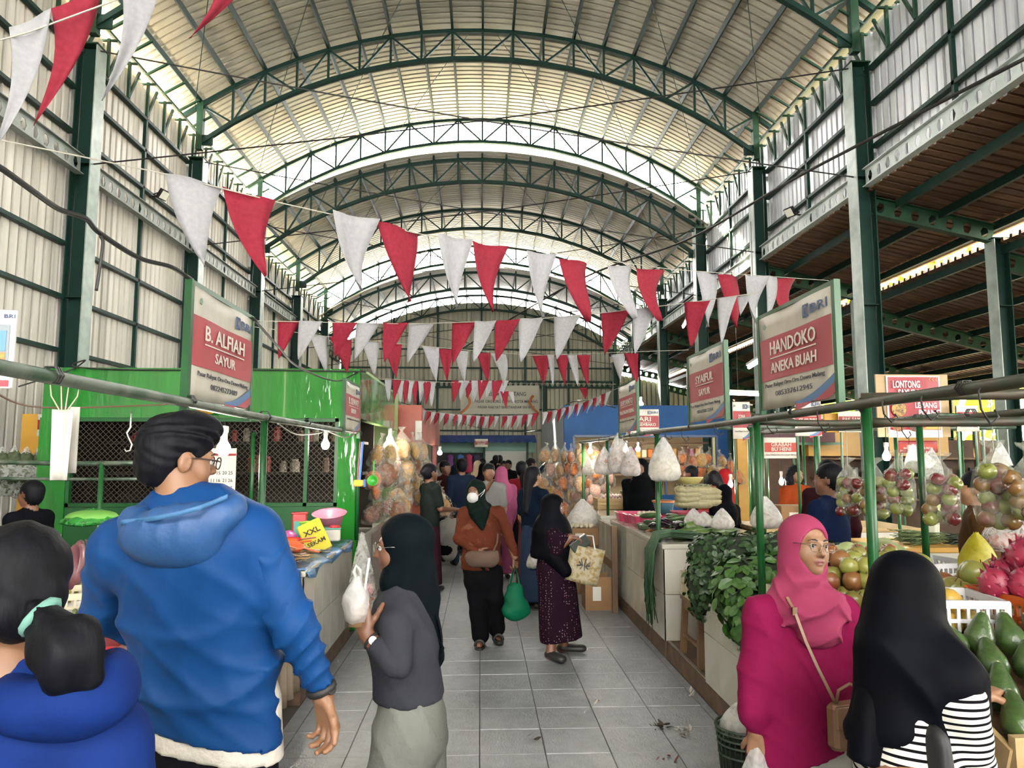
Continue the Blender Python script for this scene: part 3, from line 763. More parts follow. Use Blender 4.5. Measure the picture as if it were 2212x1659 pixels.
goods = [mat('brown jar goods', '6a4a30', 0.4), mat('dull gold tin goods', '8a6f3a', 0.35), mat('pale packet goods', 'a69c88', 0.5), mat('red packet goods', 'a02a22', 0.4)]
for i in range(26):
    x = wx0 + 0.1 + (wx1 - wx0 - 0.2) * i / 26 + rnd.uniform(-.03, .03); z = rnd.choice((1.515, 1.865)); h = rnd.uniform(0.1, 0.2); r = rnd.uniform(0.035, 0.06)
    pr = [(0, 0), (r, 0), (r, h * .75), (r * .7, h * .85), (r * .7, h), (0, h)]
    MB().lathe(pr, 10).obj('shelf_jar', rnd.choice(goods), None, smooth=False, label='dim jar on a shelf behind the green kiosk mesh', cat='jar', group='jars behind the kiosk mesh').location = (x, GY + 1.2, z)
# ---- aisle fronts beyond the green kiosk
pk = empty('pale_green_kiosk', (-1.3, 9.3, 0), 0, 'pale green shop front hung with snack bags', 'kiosk')
MB().box((0.02, 0.1, 2.35), (0.06, 2.9, 0.55)).obj('header_board', m_ltgreen, pk)
MB().box((-1.2, 1.5, 1.3), (2.4, 0.06, 2.6)).obj('partition', m_ltgreen, pk)
MB().box((-1.9, 0.0, 1.3), (0.05, 3.0, 2.6)).obj('back_wall', mat('cream shop wall', 'c9c3a8', 0.7), pk)
MB().box((0.0, 1.45, 1.04), (0.1, 0.12, 2.08)).obj('post', m_ltgreen, pk)
MB().box((-0.45, 0.0, 0.82), (0.95, 2.4, 0.06)).obj('display_shelf', m_tilew, pk)
MB().box((-0.45, 0.0, 0.4), (0.9, 2.3, 0.8)).obj('display_base', m_tilew, pk)
ok_ = empty('orange_kiosk', (-1.1, 13.5, 0), 0, 'orange red shop front with a framed notice on its post', 'kiosk')
MB().box((-0.05, -2.1, 1.25), (0.42, 0.1, 2.5)).obj('end_post', m_orange, ok_)
MB().box((0.12, -2.17, 2.1), (0.1, 0.02, 0.3)).obj('notice', m_paper, ok_)
MB().box((0.12, 0.5, 2.2), (0.06, 5.2, 0.56)).obj('header_board', m_pinkred, ok_)
MB().box((0.05, 3.0, 1.0), (0.08, 0.4, 2.0)).obj('red_door', mat('red door paint', 'a01f22', 0.4), ok_)
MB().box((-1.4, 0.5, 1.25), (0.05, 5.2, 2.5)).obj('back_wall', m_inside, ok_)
MB().box((-0.6, 0.2, 0.45), (0.8, 4.2, 0.9)).obj('counter', m_tilew, ok_)
# ---- the blue kiosk
BY = 13.0
bk = empty('blue_kiosk', (3.0, BY, 0), 0, 'blue market kiosk with a lit window full of packets', 'kiosk')
b0, b1, bz = 1.5, 4.5, 2.62
MB().box(((b0 + b1) / 2 - 3, 0, 2.34), (b1 - b0, 0.08, bz - 2.06)).obj('header_board', m_blue, bk)
MB().box((b0 + 0.09 - 3, 0, 1.03), (0.18, 0.08, 2.06)).obj('corner_post', m_blue, bk)
MB().box((b1 - 0.1 - 3, 0, 1.03), (0.2, 0.08, 2.06)).obj('corner_post', m_blue, bk)
MB().box(((b0 + b1) / 2 - 3, 0, 0.5), (b1 - b0 - 0.4, 0.06, 1.0)).obj('lower_panel', m_blue, bk)
for p, q in (((b0 + .18, 2.06), (b1 - .2, 2.06)), ((b0 + .18, 1.0), (b0 + .18, 2.06)), ((b1 - .2, 1.0), (b1 - .2, 2.06)), ((3.35, 1.0), (3.35, 2.06)), ((2.3, 1.0), (2.3, 2.06))):
    MB().beam((p[0] - 3, -0.02, p[1]), (q[0] - 3, -0.02, q[1]), 0.04, 0.05, up=(0, 1, 0)).obj('window_frame', m_bluedk, bk)
MB().box((0, 1.3, 1.3), (2.9, 0.05, 2.6)).obj('back_wall', mat('lit shop wall', 'c9b08a', 0.8), bk)
MB().box((b0 - 3 + 0.02, 2.4, 1.35), (0.05, 4.7, 2.5)).obj('side_wall', mat('grey boarded side wall', '8f9aa3', 0.5, col2='79848d', scale=4), bk)
for z in (1.35, 1.65, 1.95): MB().box((0, 0.75, z), (2.7, 0.3, 0.03)).obj('shelf', m_wood, bk)
pk_cols = [mat('packet ' + n, c, 0.35) for n, c in (('red', 'b5262a'), ('gold', 'd8a23c'), ('magenta', 'b83a78'), ('lime', '8fb33a'), ('orange', 'd9772a'), ('cream', 'e0d3b0'), ('brown', '7a4c2a'), ('blue', '355f9e'))]
pk_me = [MB().bevbox((0, 0, 0.09), (0.1, 0.05, 0.18), 0.015).mesh('goods_packet', c) for c in pk_cols]
for z in (1.37, 1.67):
    for i in range(22):
        inst(pk_me[rnd.randrange(8)], 'goods_packet', None, (1.75 + i * 0.115, BY + 0.72, z), (0, 0, rnd.uniform(-.2, .2)), (1, 1, rnd.uniform(.8, 1.25)), label='coloured goods packet on the shelves inside the blue kiosk', cat='packet', group='packets inside the blue kiosk')
# ---- far and right-hand stall fronts
yk = empty('yellow_stall_front', (5.2, 12.6, 0), 0, 'ochre post and maroon canopy stall beside the blue kiosk', 'stall')
MB().box((-0.55, 0, 1.25), (0.25, 0.12, 2.5)).obj('post', m_yellow, yk)
MB().box((0.3, 0.1, 2.15), (1.5, 0.5, 0.42)).obj('canopy', m_maroon, yk)
MB().beam((-0.5, -0.1, 1.92), (1.2, -0.1, 1.92), 0.05).obj('rail', m_green_dk, yk)
MB().box((0.45, 0.6, 1.0), (1.6, 0.06, 2.0)).obj('plank_door', m_brown, yk)
MB().box((0.0, 0.5, 1.0), (0.06, 0.06, 2.0)).obj('door_post', m_wood, yk)
rk = empty('back_stall_wall', (8.2, 12.8, 0), 0, 'timber back wall of the stalls under the lontong banner', 'stall wall')
MB().box((0, 0.5, 1.0), (4.4, 0.06, 2.0)).obj('plank_wall', m_brown, rk)
MB().box((-1.0, 0.1, 1.95), (2.6, 0.3, 0.5)).obj('yellow_fascia', m_yellow, rk)
for i in range(5): MB().box((-2.0 + i, 0.2, 1.1), (0.08, 0.08, 2.2)).obj('post', m_wood, rk)
for z in (0.9, 1.3, 1.65): MB().box((0, 0.25, z), (4.2, 0.35, 0.03)).obj('shelf', m_wood, rk)
gl = mat('dim glassware', 'a9aca6', 0.1, trans=0.3); pl = mat('stacked black pots', '1e1e20', 0.3)
for i in range(40):
    h = rnd.uniform(.08, .2); r = rnd.uniform(.04, .08)
    MB().lathe([(0, 0), (r * .8, 0), (r, h * .3), (r, h * .8), (r * .8, h), (0, h)], 10).obj('stacked_pot', rnd.choice([gl, pl, pl, goods[0]]), None, label='small dark pot on the shelves of the timber back wall', cat='pot', group='pots on the timber back wall').location = (6.3 + (i % 20) * 0.2, 13.05, 0.915 if i < 20 else 1.315)
rf = empty('yellow_back_stall', (7.6, 8.2, 0), 0, 'yellow stall front at the right edge below the lit gap', 'stall')
MB().box((0, 0, 1.72), (2.4, 0.06, 0.16)).obj('yellow_beam', m_yellow, rf)
MB().box((0, 0.3, 0.5), (2.4, 0.05, 1.0)).obj('low_wall', m_tilew, rf)
for x in (-1.1, 0.0, 1.1): MB().box((x, 0, 1.25), (0.07, 0.07, 2.5)).obj('post', m_woodl, rf)
# ---- far end shop
fs = empty('end_shop', (0.2, 33.3, 0), 0, 'shop with a blue scalloped awning and white roller shutter at the far end', 'shop')
def aw(u, v): 
    x = -2.3 + 4.6 * u; return (x, -0.9 + 0.9 * v, 2.35 + 0.3 * v + (0.0 if v > 0.05 else -0.06 * abs(math.sin(u * 40))))
MB().grid(aw, 80, 3, 0.01).obj('awning', [mat('blue purple awning', '3a4a9a', 0.6, col2='1f4f9a', scale=0.8)], fs)
MB().box((0, 0.3, 2.1), (4.6, 0.08, 0.5)).obj('lintel', mat('pale green lintel', '6f9a90', 0.5), fs)
sh = MB()
for i in range(22): sh.box((0.95, 0.25, 0.1 + i * 0.085), (1.9, 0.03, 0.075), Matrix.Rotation(R(12), 3, 'X'))
sh.obj('roller_shutter', mat('white shutter', 'e4e4e0', 0.4), fs)
for x in (-2.3, -0.05, 1.95): MB().box((x, 0.1, 1.2), (0.1, 0.1, 2.4)).obj('post', m_steel2, fs)
MB().box((-1.2, 0.6, 1.2), (2.2, 0.05, 2.4)).obj('shop_wall', mat('shop dim wall', '3d4148', 0.8), fs)
for i, (x, c) in enumerate(((-1.6, '7a3a8a'), (-1.15, '3f6fc0'), (-0.75, 'c23a6a'), (-0.42, '2a2a50'))):
    dm = mat('garment cloth %d' % i, c, 0.8)
    g = empty('hanging_garment', (0.2 + x, 33.2, 0.95), 0, ['purple', 'blue', 'pink', 'dark'][i] + ' garment hanging in the far end shop', 'garment')
    MB().lathe([(0.0, 0), (0.2, 0), (0.17, 0.3), (0.12, 0.55), (0.16, 0.75), (0.05, 0.82), (0, 0.83)], 10, sq=(1, 0.35, 2.0)).obj('cloth', dm, g, smooth=True)
    MB().tube([(0, 0, 0.82), (0, 0, 0.9), (0.03, 0, 0.94), (0.0, 0, 0.97), (-0.03, 0, 0.94)], 0.008, 5).obj('hanger', m_dark, g)
# ================================================================ signs
def swoosh(mb, w, h, zb, c):
    pts = []
    for i in range(9):
        t = i / 8; pts.append((w * (0.02 + 0.48 * t), -0.004 - 0.001 * c, zb + h * (0.02 + 0.2 * t ** 1.6 - 0.08 * c)))
    pts2 = [(p[0], p[1], zb if c else zb + h * 0.0) for p in pts]
    n = len(pts)
    mb.add(pts + [(p[0], p[1], max(zb, p[2] - h * 0.09)) for p in pts], [(i, i + 1, n + i + 1, n + i) for i in range(n - 1)])
def sign(name, lab, c, w, h, rz, lines, small=(), logo=True, red=m_sgred, white=m_sgwhite, posts=True, ground=False):
    """board hangs in its local XZ plane and faces local -Y; lines: (text, width share, height share, z share)"""
    s = empty(name, c, rz, lab, 'sign')
    n = 10
    def skin(u, v): return ((u - .5) * w, 0.004 * math.sin(u * 9 + v * 4) , (v - .5) * h)
    MB().grid(skin, 8, 8, -0.012).obj('board', white, s, smooth=True)
    MB().grid(lambda u, v: ((u - .5) * w * 0.98, 0.004 * math.sin((.01 + u * .98) * 9 + (0.3 + v * .45) * 4) - 0.003, h * (-0.2 + v * 0.45)), 8, 4).obj('red_band', red, s, smooth=True); band = s.children[-1]
    for i, (t, ws, hs, zs) in enumerate(lines):
        text('lettering', t, m_lt, band, (0, -0.009, zs * h), ws * w, hs * h, 0.012, (R(90), 0, 0))
        if i == 0: MB().box((0, -0.009, (zs - hs * 0.75) * h), (ws * w, 0.002, h * 0.012)).obj('underline', m_lt, band)
    for t, ws, hs, zs in small: text('small_print', t, m_ink, s, (0, -0.009, zs * h), ws * w, hs * h, 0.002, (R(90), 0, 0))
    if logo:
        text('bank_lettering', 'BRI', m_inkb, s, (w * 0.36, -0.009, h * 0.37), w * 0.2, h * 0.085, 0.01, (R(90), 0, 0))
        mb = MB(); q = h * 0.055; x = w * 0.2; z = h * 0.37
        for a, b in (((-1, -1), (1, -1)), ((1, -1), (1, 1)), ((1, 1), (-1, 1)), ((-1, 1), (-1, -1)), ((-.5, -1), (-.5, 1)), ((-.4, 0), (.6, 1)), ((-.4, 0), (.6, -1))):
            mb.beam((x + a[0] * q, -0.008, z + a[1] * q), (x + b[0] * q, -0.008, z + b[1] * q), q * 0.28, 0.002, up=(0, 1, 0))
        mb.obj('bank_emblem', m_inkb, s)
        MB().lathe([(0, 0), (h * .035, 0), (h * .03, .002), (0, .002)], 5, (-w * 0.4, -0.006, h * 0.39), Matrix.Rotation(R(90), 3, 'X')).obj('city_crest', mat('faded green crest', '7fa08a', 0.6), s)
        mb = MB(); swoosh(mb, w, h, -h * .49, 0); mb.obj('blue_swoosh', m_sw, s)
        mb = MB(); swoosh(mb, w, h, -h * .49, 1); mb.obj('red_swoosh', red, s)
    if ground:
        for e in (-1, 1): MB().tube([(e * w * .4, 0.03, h / 2), (e * w * .4, 0.03, -c[2])], .014, 6).obj('stand_pipe', m_green_dk, s)
    if posts:
        for e in (-1, 1):
            MB().beam((e * (w / 2 + 0.012), 0.01, -h / 2 - 0.06), (e * (w / 2 + 0.012), 0.01, h / 2 + 0.02), 0.03).obj('post', m_gpost if e < 0 else m_green_dk, s)
        MB().beam((-w / 2 - .02, 0.01, h / 2 + 0.012), (w / 2 + .02, 0.01, h / 2 + 0.012), 0.022).obj('top_bar', m_green_dk, s)
    return s
def aisle_sign(x0, x1, y0, y1, X, **k):
    """place by the near and far upright edges at aisle plane X"""
    a, b = PX(x0, y0, X), PX(x1, y1, X)
    return a, b
def side_sign(name, lab, X, xn, yt, yb, xf, lines, small, **k):
    tn, bn = PX(xn, yt, X), PX(xn, yb, X); f = PX(xf, (yt + yb) / 2, X)
    w = abs(f.y - tn.y); h = tn.z - bn.z
    return sign(name, lab, (X, (tn.y + f.y) / 2, (tn.z + bn.z) / 2), w, h, R(90) if X < 0 else R(-90), lines, small, **k)
side_sign('hanging_sign', 'sign reading B. ALFIAH SAYUR on the pipe rail above the blue jacket', -1.2, 418, 616, 862, 543, [('B. ALFIAH', .66, .14, .12), ('SAYUR', .34, .1, -.08)], [('Pasar Rakyat Oro-Oro Dowo Malang', .84, .055, -.27), ('082245273489', .45, .05, -.36)])
side_sign('hanging_sign', 'narrow sign reading B. SUWATI SAYUR on the green kiosk corner', -1.17, 747, 822, 928, 777, [('B. SUWATI', .66, .14, .12), ('SAYUR', .34, .1, -.08)], [('Pasar Rakyat Oro-Oro Dowo Malang', .84, .05, -.27)])
side_sign('hanging_sign', 'large weathered sign reading HANDOKO ANEKA BUAH beside the bunting end', 1.6, 1797, 615, 862, 1641, [('HANDOKO', .62, .14, .13), ('ANEKA BUAH', .62, .11, -.08)], [('Pasar Rakyat Oro-Oro Dowo Malang', .8, .055, -.26), ('085337612945', .5, .05, -.35)])
side_sign('hanging_sign', 'weathered sign reading SYAIFUL SAYUR on the pipe rail', 1.6, 1562, 742, 902, 1488, [('SYAIFUL', .5, .12, .12), ('SAYUR', .32, .1, -.08)], [('Pasar Rakyat Oro-Oro Dowo Malang', .84, .05, -.27), ('081615812264', .45, .05, -.36)])
side_sign('hanging_sign', 'narrow sign reading SURYANTO next to the blue kiosk', 1.58, 1374, 820, 930, 1337, [('SURYANTO', .7, .11, .12), ('PRACANGAN KERING', .8, .08, -.08)], [('Pasar Rakyat Oro-Oro Dowo Malang', .84, .045, -.27)])
def front_sign(name, lab, x0, y0, x1, y1, Y, lines, small, rz=0, **k):
    a, b = P(x0, y0, Y), P(x1, y1, Y)
    return sign(name, lab, ((a.x + b.x) / 2, Y, (a.z + b.z) / 2), b.x - a.x, a.z - b.z, rz, lines, small, **k)
m_dr = m_sgred2
front_sign('shop_sign', 'sign reading BARI AN SEMBAKO on the blue kiosk', 1352, 884, 1424, 940, 12.9, [('BARI', .5, .17, .12), ('DAN SEMBAKO', .8, .12, -.09)], [('Pasar Rakyat Oro-Oro Dowo Malang', .8, .06, -.3)], red=m_dr, white=m_paper, posts=False)
front_sign('shop_sign', 'small sign reading ZONA by the yellow post', 1582, 868, 1622, 948, 8.9, [('ZONA', .4, .1, .1)], [('Pasar Rakyat Oro-Oro', .8, .05, -.3)], red=m_dr, white=m_paper, ground=True, posts=False)
front_sign('shop_sign', 'red sign reading GRABAH BU HENI over the stacked pots', 1650, 945, 1724, 990, 8.95, [('GRABAH', .6, .18, .16), ('BU HENI', .58, .16, -.07)], [('Pasar Rakyat Oro-Oro Dowo Malang', .9, .08, -.34)], red=mat('orange red vinyl', 'c2402e', .45), white=m_paper, ground=True, posts=False, logo=False)
front_sign('shop_sign', 'sign reading PAK TANIK KELAPA PARUT behind the pipe rails', 1716, 862, 1776, 942, 7.25, [('PAK TANIK', .66, .1, .11), ('KELAPA PARUT', .74, .08, -.06)], [('Pasar Rakyat Oro-Oro Dowo Malang', .84, .05, -.28), ('083833328', .4, .045, -.36)], red=m_dr, white=m_paper, ground=True, posts=False)
front_sign('shop_sign', 'sign reading PAK SAMAN ANEKA BUAH beside the yellow panel', 1810, 888, 1882, 934, 9.3, [('PAK SAMAN', .75, .17, .12), ('ANEKA BUAH', .6, .13, -.1)], [('Pasar Rakyat Oro-Oro Dowo', .8, .07, -.34)], red=m_dr, white=m_paper, ground=True, posts=False, logo=False)
front_sign('shop_sign', 'red sign reading ROSA ANEKA SAYUR PETIK under the banner', 1940, 952, 2026, 978, 9.2, [('ROSA', .3, .22, .1), ('BAWANG SAYUR PETIK', .75, .16, -.12)], [], red=mat('orange red vinyl', 'c2402e', .45), white=m_sgred2, ground=True, posts=False, logo=False)
front_sign('shop_sign', 'sign reading INDAH BUAH POTONG right of the food banner', 2066, 876, 2116, 932, 6.6, [('INDAH', .55, .16, .12), ('ATOK', .4, .12, -.08)], [('Oro-Oro Dowo Malang', .8, .07, -.32)], red=m_dr, white=m_paper, ground=True, posts=False, logo=False)
front_sign('shop_sign', 'small blue and red sign beside a yellow panel at the right edge', 2120, 896, 2160, 924, 8.0, [('BU SRI', .5, .18, .0)], [], red=m_dr, white=m_sw, ground=True, posts=False, logo=False)
front_sign('shop_sign', 'sign reading LUMPUR on the yellow panel at the left edge', 82, 895, 130, 942, 7.9, [('LUMPUR', .7, .17, .12), ('LUMPUR', .6, .13, -.1)], [('Pasar Rakyat Oro', .8, .07, -.34)], red=m_dr, white=m_paper, ground=True, posts=False, logo=False)
front_sign('shop_sign', 'small red sign above the clothes in the far end shop', 1025, 948, 1054, 966, 32.4, [('TOKO BAJU', .8, .2, .12), ('ANAK', .6, .16, -.1)], [], red=m_dr, white=m_paper, posts=False, logo=False)
a, b = P(38, 893, 7.95), P(86, 960, 7.95)
MB().bevbox(((a.x + b.x) / 2, 8.05, a.z / 2), (b.x - a.x, 0.05, a.z), .005).obj('yellow_hoarding', m_yellow, None, label='yellow hoarding left of the LUMPUR sign', cat='hoarding')
a, b = P(1778, 893, 9.4), P(1812, 934, 9.4)
MB().bevbox(((a.x + b.x) / 2, 9.4, (a.z + b.z) / 2), (b.x - a.x, 0.05, a.z - b.z), .005).obj('yellow_hoarding', m_yellow, None, label='yellow hoarding between the PAK TANIK and PAK SAMAN signs', cat='hoarding')
# food banner on a plywood board
a, b = P(1912, 812, 6.7), P(2036, 945, 6.7)
fb = empty('food_banner', ((a.x + b.x) / 2, 6.7, (a.z + b.z) / 2), 0, 'red food banner reading LONTONG SAYUR MEDAN on plywood', 'banner'); bw, bh = b.x - a.x, a.z - b.z
MB().box((0, 0.02, 0.01), (bw * 1.34, 0.02, bh * 1.02)).obj('plywood_board', m_ply, fb)
MB().grid(lambda u, v: ((u - .5) * bw, 0.008 * math.sin(u * 7) - 0.01, (v - .5) * bh), 8, 4, -0.004).obj('white_sheet', m_white, fb)
MB().grid(lambda u, v: ((u - .5) * bw * .94, 0.008 * math.sin((.03 + .94 * u) * 7) - 0.014, (v - .44) * bh * .86), 8, 4).obj('red_print', m_sgred2, fb)
for t, ws, hs, x, z in (('LONTONG', .5, .12, -.14, .36), ('SAYUR MEDAN', .72, .12, .06, .22), ('LEMANG', .4, .09, .2, .02), ('PISANG', .4, .1, .26, -.1)):
    text('lettering', t, m_white, fb, (x * bw, -0.024, z * bh), ws * bw, hs * bh, 0.02, (R(90), 0, 0))
for x, z, c in ((-.32, -.28, 'a8672c'), (-.02, -.28, '6a2a1a'), (-.3, -.04, 'c9a04a')):
    MB().lathe([(0, 0), (bw * .14, 0), (bw * .13, .004), (0, .006)], 20, (x * bw, -0.022, z * bh), Matrix.Rotation(R(90), 3, 'X')).obj('printed_dish', mat('printed dish ' + c, c, .5, col2='3a1c10', scale=60), fb)
MB().add([(bw * .1, -.023, -bh * .37), (bw * .45, -.023, -bh * .37), (bw * .45, -.023, -bh * .2)], [(0, 1, 2)]).obj('yellow_print', m_yellow, fb)
for k in range(3): MB().add([(bw * (.28 + .06 * k), -.024, bh * .44), (bw * (.31 + .06 * k), -.024, bh * .47), (bw * (.32 + .06 * k), -.024, bh * .47), (bw * (.29 + .06 * k), -.024, bh * .44), (bw * (.32 + .06 * k), -.024, bh * .41), (bw * (.31 + .06 * k), -.024, bh * .41)], [(0, 1, 2, 3), (0, 3, 4, 5)]).obj('chevron_print', m_yellow, fb)
# end wall banner
a, b = P(995, 832, 33.9), P(1165, 895, 33.9)
eb = empty('wall_banner', ((a.x + b.x) / 2, 33.9, (a.z + b.z) / 2), 0, 'large white banner on the end wall behind the garlands', 'banner'); bw, bh = b.x - a.x, a.z - b.z
MB().grid(lambda u, v: ((u - .5) * bw, 0.03 * math.sin(u * 8 + v * 3), (v - .5) * bh), 10, 4, -0.01).obj('banner_cloth', mat('grey white banner cloth', 'c9c6b8', .7), eb)
for t, ws, hs, z in (('SELAMAT DATANG', .5, .14, .2), ('PASAR ORO-ORO DOWO KOTA MALANG', .8, .1, -.06), ('PASAR RAKYAT BERSTANDAR SNI 8152', .72, .09, -.26)):
    text('lettering', t, m_ink, eb, (0.3, -0.05, z * bh), ws * bw, hs * bh, 0.01, (R(90), 0, 0))
for s in (-1, 1):
    pts = [(s * bw * (.5 - .12 * math.sin(t * .35)) , -0.05, -bh * .48 + bh * .09 * t) for t in range(8)]
    MB().tube(pts, 0.06, 4).obj('orange_curve', mat('orange print', 'c9743a', .6), eb)
# left edge poster (bank ad)
a, b = PX(-60, 672, -1.75), PX(22, 840, -1.75)
po = empty('bank_poster', (-2.1, 3.2, 0), R(20), 'white bank poster at the left edge above the pipe rail', 'poster')
q0, q1 = P(-90, 668, 3.2), P(20, 838, 3.2); po.location = ((q0.x + q1.x) / 2, 3.2, (q0.z + q1.z) / 2); po.rotation_euler = (0, 0, R(12)); pw, ph = q1.x - q0.x, q0.z - q1.z
MB().bevbox((0, 0, 0), (pw, 0.02, ph), .004).obj('board', m_white, po)
text('bank_lettering', 'BRI', m_inkb, po, (pw * .4, -.014, ph * .42), pw * .18, ph * .05, .01, (R(90), 0, 0))
MB().bevbox((0.0, -.012, 0.02), (pw * .84, .004, ph * .5), .002).obj('picture_frame', mat('grey print', '9aa3aa', .6), po)
MB().box((0.0, -.016, 0.1 * ph), (pw * .74, .002, ph * .26)).obj('blue_print', mat('sky blue print', '6fa3c0', .6), po)
MB().box((0.0, -.016, -0.12 * ph), (pw * .74, .002, ph * .14)).obj('orange_print', mat('orange photo print', 'd98a4a', .6, col2='f0c060', scale=40), po)
MB().box((0.1 * pw, -.014, -0.44 * ph), (pw * .7, .002, ph * .08)).obj('red_print', m_sgred, po)
MB().beam((0, 0.02, -ph / 2), (0, 0.02, -ph / 2 - 0.4), .03).obj('post', m_gpost, po)
# ================================================================ bunting
ALB[0] = 0.7
def cloth(name, c, c2=None):
    m = bpy.data.materials.new(name); m.use_nodes = True; N = m.node_tree.nodes; Lk = m.node_tree.links; b = N['Principled BSDF']
    b.inputs['Roughness'].default_value = 0.8
    tc = N.new('ShaderNodeTexCoord'); no = N.new('ShaderNodeTexNoise'); no.inputs['Scale'].default_value = 60; no.inputs['Detail'].default_value = 6
    Lk.new(tc.outputs['Object'], no.inputs['Vector'])
    rp = N.new('ShaderNodeValToRGB'); rp.color_ramp.elements[0].position = .3; rp.color_ramp.elements[0].color = srgb(c) + (1,)
    rp.color_ramp.elements[1].position = .75; rp.color_ramp.elements[1].color = srgb(c2 or c) + (1,)
    Lk.new(no.outputs['Fac'], rp.inputs[0]); Lk.new(rp.outputs[0], b.inputs['Base Color'])
    tl = N.new('ShaderNodeBsdfTranslucent'); Lk.new(rp.outputs[0], tl.inputs[0])
    mx = N.new('ShaderNodeMixShader'); mx.inputs[0].default_value = 0.4; Lk.new(b.outputs[0], mx.inputs[1]); Lk.new(tl.outputs[0], mx.inputs[2])
    Lk.new(mx.outputs[0], N['Material Output'].inputs[0]); return m
ALB[0] = .55
m_fred = cloth('red bunting fabric', 'a8122f', 'bb2547'); m_fwhite = cloth('white bunting fabric', 'c4c4c6', 'd6d6d8'); ALB[0] = .7
def bunting(lab, rope, flags):
    """rope: (px, py, Y) knots; flags: (colour, xl, yl, xr, yr, xt, yt[, bow])"""
    o = P(*rope[0]); b = empty('bunting', o, 0, lab, 'bunting')
    def depth(x):
        for (x0, _, a), (x1, _, c) in zip(rope[:-1], rope[1:]):
            if x <= x1 or (x1, c) == (rope[-1][0], rope[-1][2]):
                t = (x - x0) / (x1 - x0); return 1 / (1 / a + (1 / c - 1 / a) * t)
    pts = []
    for (x0, y0, a), (x1, y1, c) in zip(rope[:-1], rope[1:]):
        for k in range(6): t = k / 6; pts.append(P(x0 + (x1 - x0) * t, y0 + (y1 - y0) * t, 1 / (1 / a + (1 / c - 1 / a) * t)) - o)
    pts.append(P(*rope[-1]) - o)
    MB().tube(pts, 0.0025, 5).obj('cord', m_rope, b)
    for f in flags:
        c, xl, yl, xr, yr, xt, yt = f[:7]; bow = f[7] if len(f) > 7 else 0.0
        A, B = P(xl, yl, depth(xl)) - o, P(xr, yr, depth(xr)) - o
        yaw = rnd.uniform(-.5, .5); T = P(xt, yt, depth((xl + xr) / 2) * (1 + 0.015 * yaw)) - o
        n = (B - A).cross(T - A).normalized(); ln = (T - A).length; w = (B - A).length
        side = (B - A).normalized(); ph = rnd.uniform(0, 6)
        def fn(u, v, A=A, B=B, T=T, n=n, w=w, side=side, bow=bow, ph=ph):
            mid = (A + B) / 2; p = mid.lerp(T, v) + (A.lerp(B, u) - mid) * (1 - v) ** .82
            p += side * (bow * w * math.sin(math.pi * v) * 0.5)
            p += n * (0.10 * w * math.sin(math.pi * v * 1.1 + ph) * (0.4 + u) + 0.07 * w * math.sin(u * 5 + ph) * (1 - v * .5))
            if v < .03: p -= Vector((0, 0, 0))
            return p
        MB().grid(fn, 5, 8, 0.0012).obj('flag', m_fred if c == 'r' else m_fwhite, b, smooth=True)
    return b
bunting('big red and white bunting hanging close by the top corner of the hall', [(-160, 130, 1.85), (60, 70, 1.9), (250, 0, 2.0), (560, -95, 2.2), (1500, -330, 3.4)],
    [('w', 20, 60, 112, 22, -10, 322, .45), ('r', 112, 15, 222, -28, 72, 272, .5), ('w', 262, -20, 345, -40, 222, 215, .5), ('r', 462, -62, 556, -85, 412, 82, .5)])
bunting('long bunting of large flags running from the left wall side to the HANDOKO sign', [(-60, 290, 2.15), (340, 372, 2.5), (600, 437, 2.75), (910, 506, 3.3), (1450, 582, 4.8), (1790, 606, 6.4)],
    [('w', 357, 374, 482, 402, 443, 575, -.25), ('r', 482, 401, 594, 434, 572, 598, -.22), ('w', 712, 456, 809, 478, 786, 628, -.2), ('r', 811, 479, 904, 504, 889, 650, -.2), ('w', 938, 507, 1012, 521, 994, 663, -.15), ('r', 1017, 522, 1089, 536, 1067, 673, -.15),
     ('w', 1131, 543, 1191, 552, 1179, 686, -.2), ('r', 1216, 556, 1280, 566, 1266, 696, -.2), ('w', 1320, 570, 1374, 575, 1366, 690, -.25), ('r', 1380, 577, 1438, 584, 1420, 694, -.25), ('w', 1503, 588, 1549, 592, 1532, 706, -.1), ('r', 1553, 592, 1601, 596, 1590, 708, -.2),
     ('w', 1603, 595, 1650, 598, 1642, 705, -.2), ('w', 1650, 596, 1678, 599, 1658, 704, .1), ('r', 1676, 598, 1723, 602, 1707, 704, -.25)])
bunting('bunting row tied between the B. ALFIAH sign and the HANDOKO sign', [(547, 693, 4.9), (880, 700, 5.1), (1130, 692, 5.0), (1300, 676, 4.8), (1480, 655, 4.6), (1640, 632, 4.3)],
    [('r', 600, 693, 648, 693, 602, 776), ('w', 646, 693, 697, 694, 644, 777), ('r', 718, 697, 771, 697, 724, 772), ('w', 770, 697, 821, 698, 766, 780), ('r', 828, 697, 882, 698, 830, 782), ('w', 883, 697, 936, 699, 880, 787), ('r', 976, 696, 1028, 694, 978, 790), ('w', 1026, 694, 1073, 694, 1023, 782), ('r', 1069, 693, 1124, 690, 1072, 780),
     ('w', 1123, 690, 1178, 687, 1124, 780), ('w', 1198, 686, 1256, 681, 1202, 775), ('r', 1298, 676, 1360, 670, 1307, 767), ('w', 1368, 670, 1422, 663, 1371, 762), ('r', 1480, 654, 1536, 650, 1491, 748), ('w', 1549, 645, 1592, 640, 1558, 740), ('w', 1592, 640, 1622, 634, 1600, 682)])
